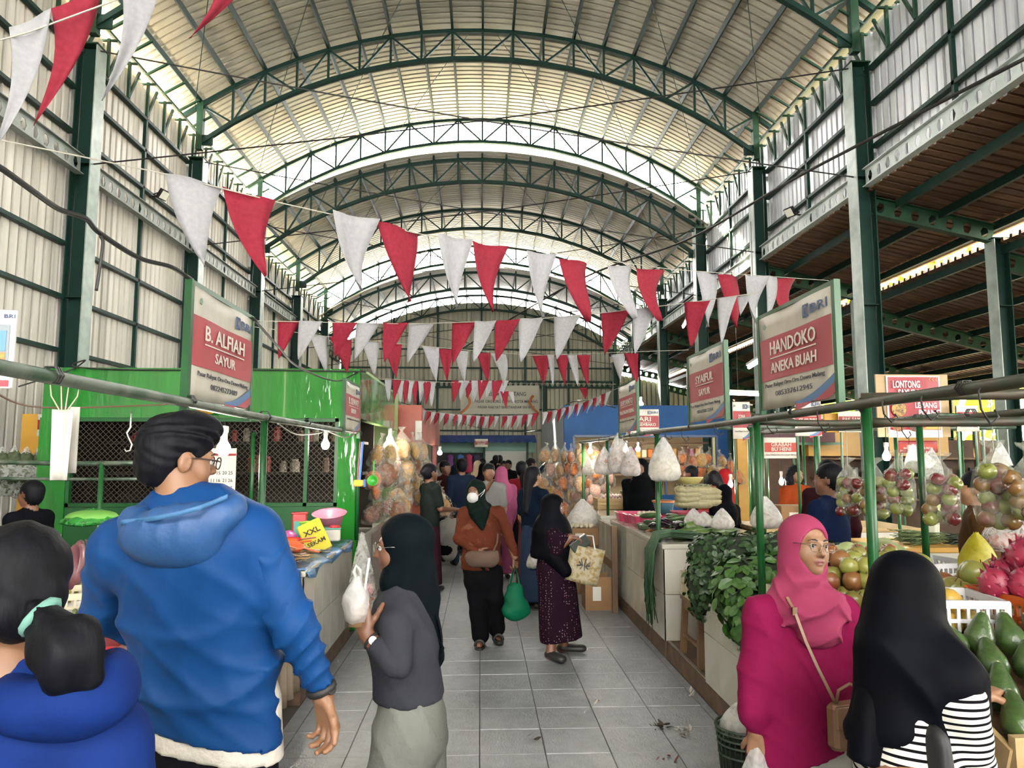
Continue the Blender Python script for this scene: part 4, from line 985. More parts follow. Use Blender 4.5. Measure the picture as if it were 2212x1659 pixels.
bunting('lower bunting row reaching from the B. ALFIAH sign to the SYAIFUL sign', [(548, 706, 5.8), (700, 726, 6.4), (950, 751, 6.8), (1150, 768, 6.6), (1487, 756, 5.6)],
    [('w', 672, 721, 711, 726, 701, 801), ('r', 711, 726, 761, 733, 750, 806), ('w', 783, 737, 822, 740, 808, 812), ('r', 824, 741, 867, 745, 856, 816), ('w', 911, 749, 947, 752, 944, 826), ('r', 946, 752, 977, 756, 966, 824), ('w', 977, 757, 1010, 759, 1004, 828), ('r', 1029, 761, 1060, 763, 1053, 824), ('w', 1058, 763, 1092, 766, 1088, 832, .3), ('r', 1147, 766, 1184, 767, 1176, 832), ('w', 1183, 766, 1199, 767, 1194, 832), ('r', 1198, 767, 1228, 767, 1221, 832), ('w', 1226, 767, 1249, 767, 1247, 832), ('r', 1247, 767, 1276, 767, 1268, 829), ('w', 1317, 765, 1348, 764, 1342, 826), ('r', 1349, 764, 1381, 763, 1374, 824)])
fl4 = []
for i, x in enumerate([775, 791, 832, 846, 858, 868, 878, 890, 902, 914, 925]):
    fl4.append(('wr'[i % 2], x, 817 + (x - 775) * .05, x + 19, 818 + (x - 775) * .05, x + 6, 862 + (x - 775) * .1))
for i, x in enumerate([975, 990, 1005, 1018, 1032, 1047, 1062, 1076]):
    fl4.append(('rw'[i % 2], x, 822, x + 24, 822, x + 4, 870 - (i % 3) * 5))
fl4 += [('r', 1080, 846, 1098, 846, 1094, 882), ('w', 1097, 846, 1110, 846, 1111, 874), ('r', 1253, 838, 1270, 837, 1264, 862)]
bunting('bunched bunting in front of the end wall banner', [(690, 802, 8.0), (775, 815, 8.6), (960, 826, 9.4), (1110, 828, 9.6), (1330, 830, 8.3)], fl4)
rope6 = [(889, 884, 11.5), (960, 893, 12), (1050, 900, 12.3), (1130, 897, 12.2), (1200, 886, 12), (1262, 868, 11.6), (1337, 838, 11)]
fl5 = []
def ry(x):
    for (x0, y0, _), (x1, y1, _) in zip(rope6[:-1], rope6[1:]):
        if x <= x1: return y0 + (y1 - y0) * (x - x0) / (x1 - x0)
    return 840
x = 892.0; i = 0
while x < 1315:
    w = 12 + rnd.uniform(-2, 3)
    if i in (19, 26): x += 9
    fl5.append(('wr'[i % 2], x, ry(x), x + w, ry(x + w), x - 1 + rnd.uniform(-2, 2), ry(x) + 27, .2)); x += w * .82; i += 1
bunting('far curved garland of small flags across the aisle before the blue kiosk', rope6, fl5)
# ================================================================ cables, lamps and small hanging things
def cable(lab, knots, r, m=m_cable, name='cable', n=6):
    pts = [P(*k) for k in knots]; o = pts[0]; c = [p - o for p in pts]; out = []
    for i in range(len(c) - 1):
        p0, p1, p2, p3 = c[max(i - 1, 0)], c[i], c[i + 1], c[min(i + 2, len(c) - 1)]
        for k in range(n):
            t = k / n; out.append(0.5 * ((2 * p1) + (-p0 + p2) * t + (2 * p0 - 5 * p1 + 4 * p2 - p3) * t * t + (-p0 + 3 * p1 - 3 * p2 + p3) * t ** 3))
    out.append(c[-1])
    ob = MB().tube(out, r, 6).obj(name, m, None, smooth=True, label=lab, cat='cable'); ob.location = o; return ob
cable('thick black cable sagging from the left wall to the B. ALFIAH sign', [(-60, 330, 1.9), (0, 362, 2.0), (70, 412, 2.15), (128, 452, 2.3), (185, 472, 2.4), (215, 503, 2.5), (300, 557, 2.7), (370, 577, 2.85), (416, 606, 3.0)], 0.009)
cable('black cable from the B. ALFIAH sign down to the green kiosk roof', [(548, 688, 3.75), (600, 748, 4.6), (640, 790, 5.4), (700, 817, 6.4), (735, 822, 7.0), (772, 805, 7.3)], 0.008)
cable('long black cable crossing the hall to the right wall', [(1000, 752, 19), (1250, 605, 15), (1480, 520, 12.5), (1700, 395, 9.5), (1870, 305, 8), (2230, 118, 6)], 0.02)
cable('thin dark wire hanging off the black cable', [(217, 510, 2.5), (222, 525, 2.5), (216, 575, 2.5), (208, 628, 2.5)], 0.006)
cable('loose wire bundle along the top of the green kiosk', [(40, 835, 6.9), (150, 800, 7.25), (185, 778, 7.25), (160, 792, 7.25), (300, 799, 7.28), (560, 799, 7.28), (790, 803, 7.28)], 0.008)
cable('thin brown wire strung under the pipe rail', [(-20, 843, 3.0), (90, 880, 4.0), (330, 875, 5), (440, 868, 5.5)], 0.005, mat('brown wire', '6b4a35', .6))
cable('white lamp flex looping under the pipe rail', [(600, 915, 5.45), (640, 938, 5.8), (690, 935, 6.2), (703, 930, 6.4), (745, 945, 6.75), (770, 935, 7.0)], 0.006, mat('grey flex', '8f8c82', .6))
cable('black wires across the end wall above the awning', [(780, 838, 10), (900, 880, 16), (1040, 925, 24), (1160, 930, 24), (1230, 870, 16), (1330, 880, 12)], 0.012)
m_bulb = mat('glowing bulb glass', 'fff6e6', 0.3, emit=22.0)
m_brass = mat('bulb cap', 'b9b4a6', 0.3, 0.8)
def bulb(p, lab, r=0.033, power=6.0, drop=0.14, grp=None):
    t = empty('light_bulb', p, 0, lab, 'light bulb', grp)
    MB().lathe([(0, -0.045), (r * .6, -0.04), (r, -0.012), (r * .95, 0.01), (r * .5, 0.04), (r * .42, 0.055)], 14).obj('glass_globe', m_bulb, t, smooth=True)
    MB().lathe([(r * .44, 0.05), (r * .5, 0.055), (r * .5, 0.085), (r * .62, 0.09), (r * .62, 0.125), (0, 0.13)], 12).obj('socket', m_white, t)
    MB().tube([(0, 0, .12), (0.004, 0, .12 + drop * .5), (0, 0, .12 + drop)], 0.004, 5).obj('flex', m_cable, t)
    if power:
        l = bpy.data.objects.new('bulb_light', bpy.data.lights.new('bulb_light', 'POINT')); COL.objects.link(l); l.parent = t
        l.location = (0, 0, -0.07); l.data.energy = power; l.data.color = (1, .9, .74); l.data.shadow_soft_size = 0.04
    return t
bulb(P(483, 968, 4.2), 'lit bulb in a white socket beside the man with glasses', 0.04, 10, .03)
bulb(P(703, 960, 6.35), 'lit bulb under the pipe rail in front of the dark mesh window', 0.036, 10, .06)
bulb(P(1275, 974, 11.2), 'lit bulb among the snack bags left of the white bags', .04, 10, .05)
bulb(P(1352, 971, 10.4), 'lit bulb behind the hanging white shopping bags', .04, 8, .05)
bulb(P(1378, 970, 12.85), 'lit bulb inside the blue kiosk window', .045, 10, .1)
bulb(P(1384, 872, 13.0), 'lit bulb on top of the blue kiosk', .05, 10, .01)
bulb(P(1578, 1046, 9.0), 'lit bulb low over the red chillies stall', .03, 6, .3)
bulb(P(1688, 1040, 9.0), 'lit bulb behind the orange blouse', .03, 8, .5)
bulb(P(1915, 985, 6.6), 'bright lit bulb behind the hanging apple bags', .036, 12, .3)
bulb(P(1965, 985, 8.2), 'lit bulb over the back stall between apple bags', .036, 10, .3)
bulb(P(950, 978, 14.5), 'lit bulb beside the orange kiosk', .05, 12, .2)
bulb(P(842, 948, 8.8), 'lit bulb behind the yellow snack bags', .04, 12, .1)
def tube_lamp(p, L_, rz, lab):
    t = empty('tube_lamp', p, rz, lab, 'tube lamp')
    MB().tube([(-L_ / 2, 0, 0), (L_ / 2, 0, 0)], 0.03, 8).obj('lamp_tube', mat('glowing tube', 'f4fbff', .3, emit=12.0), t)
    MB().box((0, 0, 0.06), (L_ + .1, 0.09, 0.05)).obj('fitting', m_white, t)
    MB().beam((0, 0, .08), (0, 0, 2.6), .01).obj('hanger', m_cable, t)
tube_lamp(P(1632, 785, 12.5), 1.2, R(80), 'lit tube lamp left of the HANDOKO sign')
tube_lamp(P(1594, 851, 15.5), 1.2, R(20), 'lit tube lamp behind the SYAIFUL sign')
tube_lamp(P(1860, 826, 14.0), 1.2, R(60), 'lit tube lamp right of the HANDOKO sign')
tube_lamp(P(1480, 700, 22.0), 1.2, R(80), 'lit tube lamp high in the side aisle behind the bunting')
# paper price strip hung from the rail
ps = empty('price_strip', P(138, 870, 2.2), R(12), 'long white plastic strip hung by wire loops from the pipe rail', 'strip')
MB().grid(lambda u, v: ((u - .5) * (.06 - .012 * v), 0.012 * math.sin(u * 5), -.02 - .21 * v), 6, 6, .0015).obj('strip', m_paper, ps, smooth=True)
MB().grid(lambda u, v: (.02 + (u - .5) * (.025), 0.03 + .01 * u, -.01 - .2 * v), 3, 6, .0015).obj('strip', m_paper, ps, smooth=True)
for s in (-1, 1):
    MB().tube([(s * .012, 0, -.02), (s * .035, 0.0, .02), (s * .04, 0.0, .06), (s * .02, .0, .085), (-s * .01, 0, .05), (-s * .005, 0, -.02)], .002, 5).obj('wire_loop', mat('pale wire', 'c9c2a4', .5), ps)
hk = MB().tube([Vector(p) for p in ((0, 0, .075), (0, 0, .02), (-.012, 0, 0), (-.004, 0, -.018), (.008, 0, -.04), (.004, 0, -.062), (-.01, 0, -.066), (-.016, 0, -.056))], .003, 6).obj('meat_hook', mat('bright steel', 'd6d6d0', .25, .9), None, smooth=True, label='steel S hook hanging from the pipe rail by the kiosk window', cat='hook'); hk.location = P(281, 935, 2.6)
cal = empty('wall_calendar', P(478, 1040, 6.9), 0, 'white calendar hanging beside the man with glasses', 'calendar')
MB().box((0, 0, 0), (.26, .01, .62)).obj('sheet', m_paper, cal)
MB().box((0, -.008, .25), (.26, .004, .02)).obj('red_line', m_sgred2, cal)
for r_ in range(5):
    for c_ in range(4): text('date_number', str(10 + r_ + c_ * 5), m_ink, cal, (-.08 + c_ * .055, -.008, .08 - r_ * .07), None, .032, .01, (R(90), 0, 0))
yl = empty('wall_clock', P(452, 858, 7.22), 0, 'round yellow rimmed clock below the B. ALFIAH sign', 'clock')
MB().lathe([(0, 0), (.16, 0), (.17, .02), (.15, .04), (.145, .03), (0, .03)], 24, rot=Matrix.Rotation(R(90), 3, 'X')).obj('rim', m_yellow, yl, smooth=False)
MB().lathe([(0, .036), (.14, .034)], 24, rot=Matrix.Rotation(R(90), 3, 'X')).obj('dial', m_paper, yl)
# ================================================================ plastic bags
f_clear = film('clear plastic film', 'f2f2ee', 0.62, .15); f_milky = film('milky plastic film', 'f4f4f2', 0.34, .35); f_snack = film('clear snack film', 'f0ece0', 0.8, .12); f_apple = film('thin clear apple film', 'e9efe0', 0.82, .12)
def bagmesh(name, prof, n=18, rip=.12, seed=0, m=f_clear, flat=1.0):
    """prof: (r, z) from bottom to flared top; ripples grow with height"""
    q = random.Random(seed); ph = [q.uniform(0, 6) for _ in range(4)]; mb = MB(); zt = prof[-1][1]
    for i, (r, z) in enumerate(prof):
        for j in range(n):
            t = 2 * math.pi * j / n
            k = 1 + rip * (0.4 + z / zt) * (math.sin(3 * t + ph[0]) * .5 + math.sin(5 * t + ph[1] + z * 9) * .5 + .3 * math.sin(9 * t + ph[2]))
            mb.v.append((r * k * math.cos(t), r * k * math.sin(t) * flat, z + .004 * math.sin(4 * t + ph[3])))
    mb.f = [(i * n + j, i * n + (j + 1) % n, (i + 1) * n + (j + 1) % n, (i + 1) * n + j) for i in range(len(prof) - 1) for j in range(n)]
    mb.f.append(tuple(range(n - 1, -1, -1))); mb.m = [0] * len(mb.f)
    return mb.mesh(name, m, True)
ALB[0] = .5
m_apple = [mat('green apple skin', '8f9a48', .25, col2='a4a85a', scale=9), mat('blushed apple skin', '94793f', .25, col2='8a3a34', scale=7, mix=(.38, .62)), mat('red apple skin', '7d2a2c', .25, col2='93733f', scale=8, mix=(.5, .75))]
ALB[0] = .7
ap = [(0, .004), (.006, .001), (.018, -.001), (.030, .008), (.036, .024), (.036, .036), (.030, .052), (.018, .060), (.008, .057), (0, .050)]
m_stem = mat('dry stem', '5a4326', .8)
apple_me = [MB().lathe(ap, 14).mesh('apple', m, True) for m in m_apple]; stem_me = MB().tube([(0, 0, .05), (.002, 0, .062), (.006, 0, .07)], .0015, 4).mesh('stem', m_stem)
def apple_bag(p, hgt, r, lab, where, seed, n=18):
    """p: top knot position"""
    q = random.Random(seed)
    b = empty('apple_bag', p + Vector((0, 0, -hgt)), 0, lab, 'plastic bag', 'bags of apples hanging over the fruit stall')
    body = hgt * .80
    prof = [(r * .55, 0), (r * .9, .02), (r * 1.02, body * .3), (r * 1.04, body * .6), (r * .9, body * .85), (r * .5, body), (.012, body + .05), (.014, body + .06), (.05, body + .085), (.06, body + .10)]
    o = bpy.data.objects.new('film', bagmesh('apple_bag_film', prof, 20, .09, seed, f_apple)); link(o, b)
    MB().tube([(0, 0, body + .05), (.002, 0, body + .2), (0, 0, body + .32)], .0025, 4).obj('string', m_rope, b)
    k = 0; lay = 0; z = .005
    while z < body - .075 and k < 26:
        for j in range(4 if lay % 2 == 0 else 3):
            a = lay * .9 + j * 2 * math.pi / (4 if lay % 2 == 0 else 3); rr = r * .52
            s = q.uniform(1.0, 1.15) * r / .088
            i_ = inst(q.choice(apple_me), 'apple', None, p + Vector((rr * math.cos(a), rr * math.sin(a), z - hgt + q.uniform(0, .012))), (q.uniform(-1, 1), q.uniform(-1, 1), q.uniform(0, 6)), s, label='apple in ' + where, cat='apple', group='apples in ' + where)
            inst(stem_me, 'stem', i_); k += 1
        z += .052 * r / .088; lay += 1
AB = [(1830, 1008, 5.05, 52, 118, 'the leftmost hanging bag'), (1888, 1010, 4.75, 56, 122, 'the bag behind the leaning green post'), (1940, 995, 4.44, 62, 128, 'the bag right of the leaning green post'), (2030, 1000, 4.03, 70, 145, 'the bag before the brown shirt'), (2145, 972, 3.6, 86, 178, 'the biggest hanging bag'), (2222, 985, 3.38, 86, 150, 'the bag cut by the frame edge')]
for i, (x, y, Y, w, h, wh) in enumerate(AB):
    apple_bag(P(x, y - 14, Y), h * Y / 1550 * 1.02, w * Y / 1550 / 2, 'clear bag of apples, ' + wh.replace('the ', '', 1), wh, 11 + i)
# shopping bags hung from the rail
def carrier(p, w, h, lab, seed, m=f_milky, fill=None, fh=.35, grp=None, flat=.7):
    b = empty('carrier_bag', p + Vector((0, 0, -h)), rnd.uniform(-.4, .4), lab, 'plastic bag', grp)
    r = w / 2
    o = bpy.data.objects.new('film', bagmesh('carrier_bag', [(r * .5, 0), (r * .85, h * .04), (r, h * .15), (r * .95, h * .35), (r * .7, h * .6), (r * .4, h * .82), (r * .16, h * .95), (r * .1, h)], 20, .14, seed, m, flat)); link(o, b)
    if fill is not None:
        prims = [('e', (0, 0, h * fh * .5 + .01), (r * .84, r * .84 * flat, h * fh * .55), .01)]
        blob('contents', prims, (-r, -r, -.01), (r, r, h * fh * 1.4), max(.012, r / 9), fill, b)
    return b
m_rice = mat('pale grain', 'c9b98a', .8, col2='a8955e', scale=90); m_brownc = mat('brown crackers', '8a5f48', .8, col2='c2a188', scale=30, bump=.6, bscale=40)
carrier(P(1433, 945, 6.4), .30, .39, 'milky bag with green grain hanging beside the tall green post', 3, f_milky, m_rice, .5)
carrier(P(1335, 935, 8.2), .26, .46, 'tallest white carrier bag in the hanging cluster', 4, f_milky, m_brownc, .55)
carrier(P(1305, 965, 8.3), .24, .32, 'white carrier bag at the aisle side of the hanging cluster', 5, f_milky, m_brownc, .62)
carrier(P(1362, 965, 8.1), .24, .33, 'white carrier bag at the kiosk side of the hanging cluster', 6, f_milky, m_brownc, .62)
carrier(P(1272, 990, 10.4), .22, .24, 'small pale bag hanging by the snack wall', 7, f_milky, m_rice, .5)
carrier(P(1258, 1078, 9.4), .46, .42, 'large knotted white sack resting by the snack wall post', 8, f_milky, m_rice, .4)
carrier(P(1972, 960, 8.0), .24, .32, 'small bag of green herbs hanging in the back stall', 9, f_milky, mat('herb filling', '5d7a3a', .8, col2='8a9a5a', scale=30), .4)
carrier(P(2012, 968, 7.6), .2, .34, 'white bag hanging right of the herb bag', 10, f_milky)
carrier(P(2160, 955, 6.2), .2, .36, 'narrow white bag hanging behind the biggest apple bag', 12, f_milky)
carrier(P(2002, 975, 6.8), .13, .17, 'tiny clear bag dangling on the thin wire', 13, f_clear)
carrier(P(783, 1150, 6.3), .26, .78, 'big clear bag of pink and green goods hanging off the kitchenware counter', 14, f_clear, None)
for i, (x, y, c, lab) in enumerate(((790, 1275, 'e08a9a', 'pink ball inside the big clear hanging bag'), (795, 1330, '2f5a5a', 'dark teal bundle inside the big clear hanging bag'), (778, 1262, 'b8a04a', 'yellow green ball inside the big clear hanging bag'))):
    r_ = (.065, .07, .05)[i]
    blob('bagged_goods', [('e', (0, 0, 0), (r_, r_, r_ * .9)), ('d', lambda p: .006 * np.sin(p[:, 0] * 60 + i) * np.sin(p[:, 2] * 55))], (-.1, -.1, -.1), (.1, .1, .1), .01, mat('bagged goods ' + c, c, .5), None, label=lab, cat='goods').location = P(x, y, 6.3)
# ---- snack bags
snack_cols = [('golden cracker filling', 'c9a15a', 'a87a38'), ('tan cracker filling', 'b08a5c', '8f6a3f'), ('orange chip filling', 'c97a3a', 'b3562a'), ('brown chip filling', '8a5a3a', '6a402a'), ('pinkish cracker filling', 'c49a8a', 'a87468')]
snack = []
for i, (n_, a, b_) in enumerate(snack_cols):
    fill = mat(n_, a, .7, col2=b_, scale=45, bump=.8, bscale=50, detail=6)
    q = random.Random(i)
    prims = [('e', (0, 0, -.2), (.1, .06, .115))] + [('e', (q.uniform(-.06, .06), q.uniform(-.03, .03), q.uniform(-.28, -.12)), (.045, .032, .045), .02) for _ in range(9)]
    v, f = nets(lambda p: ev(prims, p), (-.13, -.09, -.34), (.13, .09, -.04), .018)
    o = blob_mesh('filling', [(v, f)], fill); me1 = o.data; bpy.data.objects.remove(o)
    me2 = bagmesh('snack_bag_film', [(.09, -.33), (.112, -.30), (.118, -.2), (.1, -.1), (.03, -.02), (.012, 0), (.03, .025), (.05, .05)], 14, .13, i, f_snack, .62)
    me2.transform(Matrix.Translation((0, 0, 0)))
    snack.append((me1, me2))
def snack_bag(p, kind, s, lab, grp):
    a = inst(snack[kind][1], 'snack_bag', None, p, (rnd.uniform(-.25, .25), rnd.uniform(-.3, .3), rnd.uniform(0, 6)), s, label=lab, cat='snack bag', group=grp)
    inst(snack[kind][0], 'filling', a); return a
def snack_field(cells, Yf, lab, grp, kinds, s=1.0):
    for (x, y) in cells: snack_bag(P(x + rnd.uniform(-4, 4), y + rnd.uniform(-4, 4), Yf(x) + rnd.uniform(-.12, .12)), rnd.choice(kinds), s * rnd.uniform(.85, 1.15), lab, grp)
snack_field([(826, 945), (845, 940), (868, 935), (890, 938), (905, 945), (822, 985), (838, 990), (858, 978), (880, 975), (900, 972), (915, 985), (870, 1005), (892, 1005), (880, 1030), (900, 1032), (915, 1030), (866, 1040)], lambda x: 8.2 + (x - 820) * .022, 'clear bag of golden crackers hanging on the pale green shop front', 'cracker bags on the pale green front', (0, 1, 0, 1, 3), 1.15)
snack_field([(810, 1000), (815, 1030)], lambda x: 7.9, 'small bag of orange chips hanging by the pale green shop', 'orange chip bags by the kiosk corner', (2,), .8)
snack_field([(1180 + c * 19 + (r % 2) * 8, 962 + r * 27) for r in range(6) for c in range(6)], lambda x: 12.7 - (x - 1180) * .012, 'bag of orange and tan crackers on the snack wall before the blue kiosk', 'snack wall bags', (0, 1, 2, 2, 1, 4), 1.05)
snack_field([(1455 + c * 20, 973 + r * 22) for r in range(2) for c in range(6)], lambda x: 12.6, 'bag of orange crackers hanging across the blue kiosk window', 'cracker bags across the blue window', (2, 0), .95)
snack_field([(1285 + c * 14, 1010 + r * 22) for r in range(3) for c in range(3)], lambda x: 11.6, 'bag of pinkish crackers low beside the snack wall', 'pinkish bags beside the snack wall', (4, 3), .9)
snack_field([(1540, 1010), (1575, 985), (1585, 1005), (1530, 1035)], lambda x: 12.3, 'bag of brown chips by the yellow post', 'brown chip bags by the yellow post', (3, 2), 1.0)
snack_field([(805 + k * 17, 1075 - k * 4) for k in range(5)], lambda x: 8.2, 'bag of brown snacks standing on the pale shop shelf', 'snack bags on the pale shop shelf', (3, 4, 1), .9)
snack_field([(938, 1030), (945, 1045), (952, 1062)], lambda x: 9.6, 'long bag of crackers stacked beside the woman with a bun', 'cracker bags beside the woman with a bun', (0, 1), 1.0)
# bagged greens at the left edge
m_veg = mat('bagged dull greens', '4c5c38', .8, col2='2c3a22', scale=25, bump=.5)
for i, (x, y) in enumerate([(5, 965), (32, 962), (58, 965), (82, 968), (104, 972), (20, 1000), (50, 1005), (78, 1005), (100, 1010)]):
    b = carrier(P(x, y, 7.4 + .05 * i), .2, .34, 'clear bag of greens stacked behind the pipe at the left edge', 40 + i, f_clear, m_veg, .8, 'bagged greens at the left edge')
# dusters and toys by the kiosk post
tw = empty('sponge_brush', P(776, 1000, 6.9), 0, 'yellow and blue sponge hanging on the kiosk post', 'sponge')
MB().bevbox((0, 0, -.19), (.1, .05, .06), .012).obj('sponge', mat('yellow sponge', 'd9a53a', .9), tw); MB().bevbox((.055, 0, -.19), (.02, .05, .07), .006).obj('pad', mat('blue pad', '3f6fb0', .9), tw)
for s, c in ((0, '5a8fd0'), (.012, '3a6ab8'), (-.015, 'b03a50')): MB().tube([(s, 0, -.16), (s + .01, 0, 0), (s + .02, 0, .2)], .006, 5).obj('strap', mat('strap ' + c, c, .6), tw)
gb = empty('green_scoop', P(806, 1040, 7.2), 0, 'green plastic ladle hanging at the kiosk corner', 'ladle')
MB().lathe([(0, 0), (.03, .003), (.05, .02), (.055, .045), (.05, .045), (.03, .012), (0, .01)], 14, rot=Matrix.Rotation(R(75), 3, 'X')).obj('bowl', mat('bright green plastic', '3fae3a', .3), gb, smooth=True)
MB().tube([(0, 0, .04), (0, .01, .12), (0, .02, .2)], .006, 5).obj('handle', MATS['bright green plastic'], gb)
# ================================================================ produce and goods
ALB[0] = 0.62
def C3(*a): return Vector(a)
q4 = random.Random(41)
def lathe_me(name, prof, m, n=14, wob=0, seed=0):
    mb = MB().lathe(prof, n)
    if wob:
        q = random.Random(seed); mb.v = [tuple(Vector(v) * (1 + q.uniform(-wob, wob))) for v in mb.v]
    return mb.mesh(name, m, True)
def scatter(me, name, pts, lab, cat, grp, rot=True, s=(.9, 1.1), kid=None, flat=False):
    out = []
    for p in pts:
        r = (q4.uniform(-.7, .7), q4.uniform(-.7, .7), q4.uniform(0, 6.28)) if rot else (0, 0, q4.uniform(0, 6.28))
        if flat: r = (R(90) + q4.uniform(-.2, .2), q4.uniform(-.2, .2), q4.uniform(-.5, .5) + flat)
        o = inst(q4.choice(me) if isinstance(me, list) else me, name, None, p, r, q4.uniform(*s), label=lab, cat=cat, group=grp)
        if kid is not None: inst(kid[1], kid[0], o)
        out.append(o)
    return out
def pile(x0, x1, y0, y1, z, d, layers, slope=0.0, jit=.2):
    pts = []
    for l in range(layers):
        o = l * d * .5; y = y0 + o
        while y <= y1 - o + 1e-6:
            x = x0 + o + (.5 * d if int((y - y0) / d) % 2 else 0)
            while x <= x1 - o + 1e-6:
                pts.append(C3(x + q4.uniform(-jit, jit) * d * .5, y + q4.uniform(-jit, jit) * d * .5, z + l * d * .72 + slope * (y - y0))); x += d
            y += d * .92
    return pts
# ---- crates
def crate(lab, c, w, d, h, m, rz=0, wood=False, holes=True, rim=True, grp=None, tilt=0):
    t = empty('wooden_crate' if wood else 'plastic_crate', c, rz, lab, 'crate', grp)
    if tilt: t.rotation_euler = (tilt, 0, rz)
    if wood:
        for z in (h * .2, h * .52, h * .84):
            for s in (-1, 1):
                MB().box((0, s * d / 2, z), (w, .012, h * .27)).obj('slat', m, t); MB().box((s * w / 2, 0, z), (.012, d, h * .27)).obj('slat', m, t)
        for a in (-1, 1):
            for b in (-1, 1): MB().box((a * (w / 2 - .015), b * (d / 2 - .015), h / 2), (.025, .025, h)).obj('corner_post', m, t)
        MB().box((0, 0, .008), (w - .02, d - .02, .012)).obj('base', m, t)
        return t
    def side(p, q, nm):
        p, q = Vector(p), Vector(q); L_ = (q - p).length; u = (q - p).normalized(); mb = MB(); n = max(3, int(L_ / .035))
        mb.beam(p + C3(0, 0, .012), q + C3(0, 0, .012), .012, .024); mb.beam(p + C3(0, 0, h - .015), q + C3(0, 0, h - .015), .016, .03); mb.beam(p + C3(0, 0, h * .52), q + C3(0, 0, h * .52), .01, .014)
        for i in range(n + 1):
            e = p.lerp(q, i / n); mb.beam(e, e + C3(0, 0, h), .008, .012, up=u)
        mb.obj(nm, m, t)
    w2, d2 = w / 2, d / 2
    side((-w2, -d2, 0), (w2, -d2, 0), 'lattice_side'); side((-w2, d2, 0), (w2, d2, 0), 'lattice_side'); side((-w2, -d2, 0), (-w2, d2, 0), 'lattice_side'); side((w2, -d2, 0), (w2, d2, 0), 'lattice_side')
    MB().box((0, 0, .006), (w, d, .01)).obj('base', m, t)
    for a in (-1, 1):
        for b in (-1, 1): MB().bevbox((a * w2, b * d2, h / 2), (.026, .026, h), .006).obj('corner_post', m, t)
    return t
def tray(lab, c, w, d, h, m, rz=0, grp=None):
    t = empty('plastic_tray', c, rz, lab, 'tray', grp)
    MB().lathe([(0, 0), (.9, 0), (1.0, h), (1.06, h), (1.06, h - .01), (1.03, h - .012)], 24, sq=(w / 2, d / 2, 8)).obj('basin', m, t)
    MB().lathe([(.9, .006), (.985, h + .001)], 24, sq=(w / 2, d / 2, 8)).obj('inner_wall', m, t)
    return t
m_wcr = mat('white crate plastic', 'e3e4e6', .4); m_ocr = mat('orange crate plastic', 'cf5a14', .4); m_rcr = mat('red crate plastic', 'b81f30', .4); m_pcr = mat('pink tray plastic', 'c93a66', .35)
m_beige = mat('beige basket plastic', 'cfc6a8', .5)
# ---- fruit stall by the black hijab
m_avo = mat('avocado skin', '445e2c', .3, col2='324a22', scale=40, mix=(.35, .65), bump=.12, bscale=90)
avo = [lathe_me('avocado', [(0, -.062), (.02, -.06), (.040, -.044), (.049, -.018), (.046, .010), (.034, .040), (.024, .066), (.017, .083), (.009, .089), (0, .088)], m_avo, 16, .0, 0)]
avstem = MB().lathe([(0, .086), (.006, .086), (.006, .094), (0, .095)], 6).mesh('stem_end', mat('pale stem end', '9aa07a', .7))
AVP = []
for r_ in range(4):
    for c_ in range(8):
        y = 2.26 + r_ * .13; AVP.append((1.68 + c_ * .115 + (r_ % 2) * .055, y, .885 + r_ * .045))
for i, p in enumerate(AVP):
    o = inst(avo[0], 'avocado', None, C3(*p) + C3(q4.uniform(-.012, .012), 0, q4.uniform(-.01, .015)), (R(q4.uniform(-45, -5)), R(q4.uniform(-25, 25)), q4.uniform(-.6, .6)), q4.uniform(.9, 1.12), label='green avocado in the slanted wooden tray', cat='avocado', group='avocados in the slanted tray')
    inst(avstem, 'stem_end', o)
av = empty('fruit_tray', (2.15, 2.55, .8), 0, 'slanted wooden tray full of avocados', 'tray')
MB().box((0, 0, .09), (1.08, .75, .02), Matrix.Rotation(math.atan(.34), 3, 'X')).obj('base_board', m_wood, av)
MB().box((0, -.36, .0), (1.1, .03, .12)).obj('front_board', m_woodl, av)
for s in (-1, 1): MB().box((s * .55, 0, .07), (.02, .72, .14), Matrix.Rotation(math.atan(.34), 3, 'X')).obj('side_board', m_woodl, av)
for x in (-.5, .5):
    for y in (-.3, .3): MB().box((x, y, -.04 + (.06 if y > 0 else 0)), (.04, .04, .09 + (.14 if y > 0 else 0))).obj('leg', m_wood, av)
crate('white plastic crate of yellow mangoes behind the avocados', (1.84, 2.88, .99), .36, .28, .16, m_wcr, R(-6))
crate('orange plastic crate holding the dragon fruits', (2.26, 2.86, .99), .4, .32, .17, m_ocr, R(4))
m_ym = mat('yellow mango skin', 'c99a3a', .35, col2='a8a04a', scale=8); mango = lathe_me('mango', [(0, -.05), (.022, -.046), (.040, -.028), (.046, 0), (.042, .026), (.028, .045), (0, .052)], m_ym, 14)
scatter(mango, 'mango', pile(1.72, 1.96, 2.8, 2.98, 1.05, .095, 2), 'yellow mango in the white crate behind the avocados', 'mango', 'mangoes in the white crate')
m_df = mat('dragon fruit skin', '8f1c3c', .45, col2='ad3050', scale=10)
v_, f_ = None, None
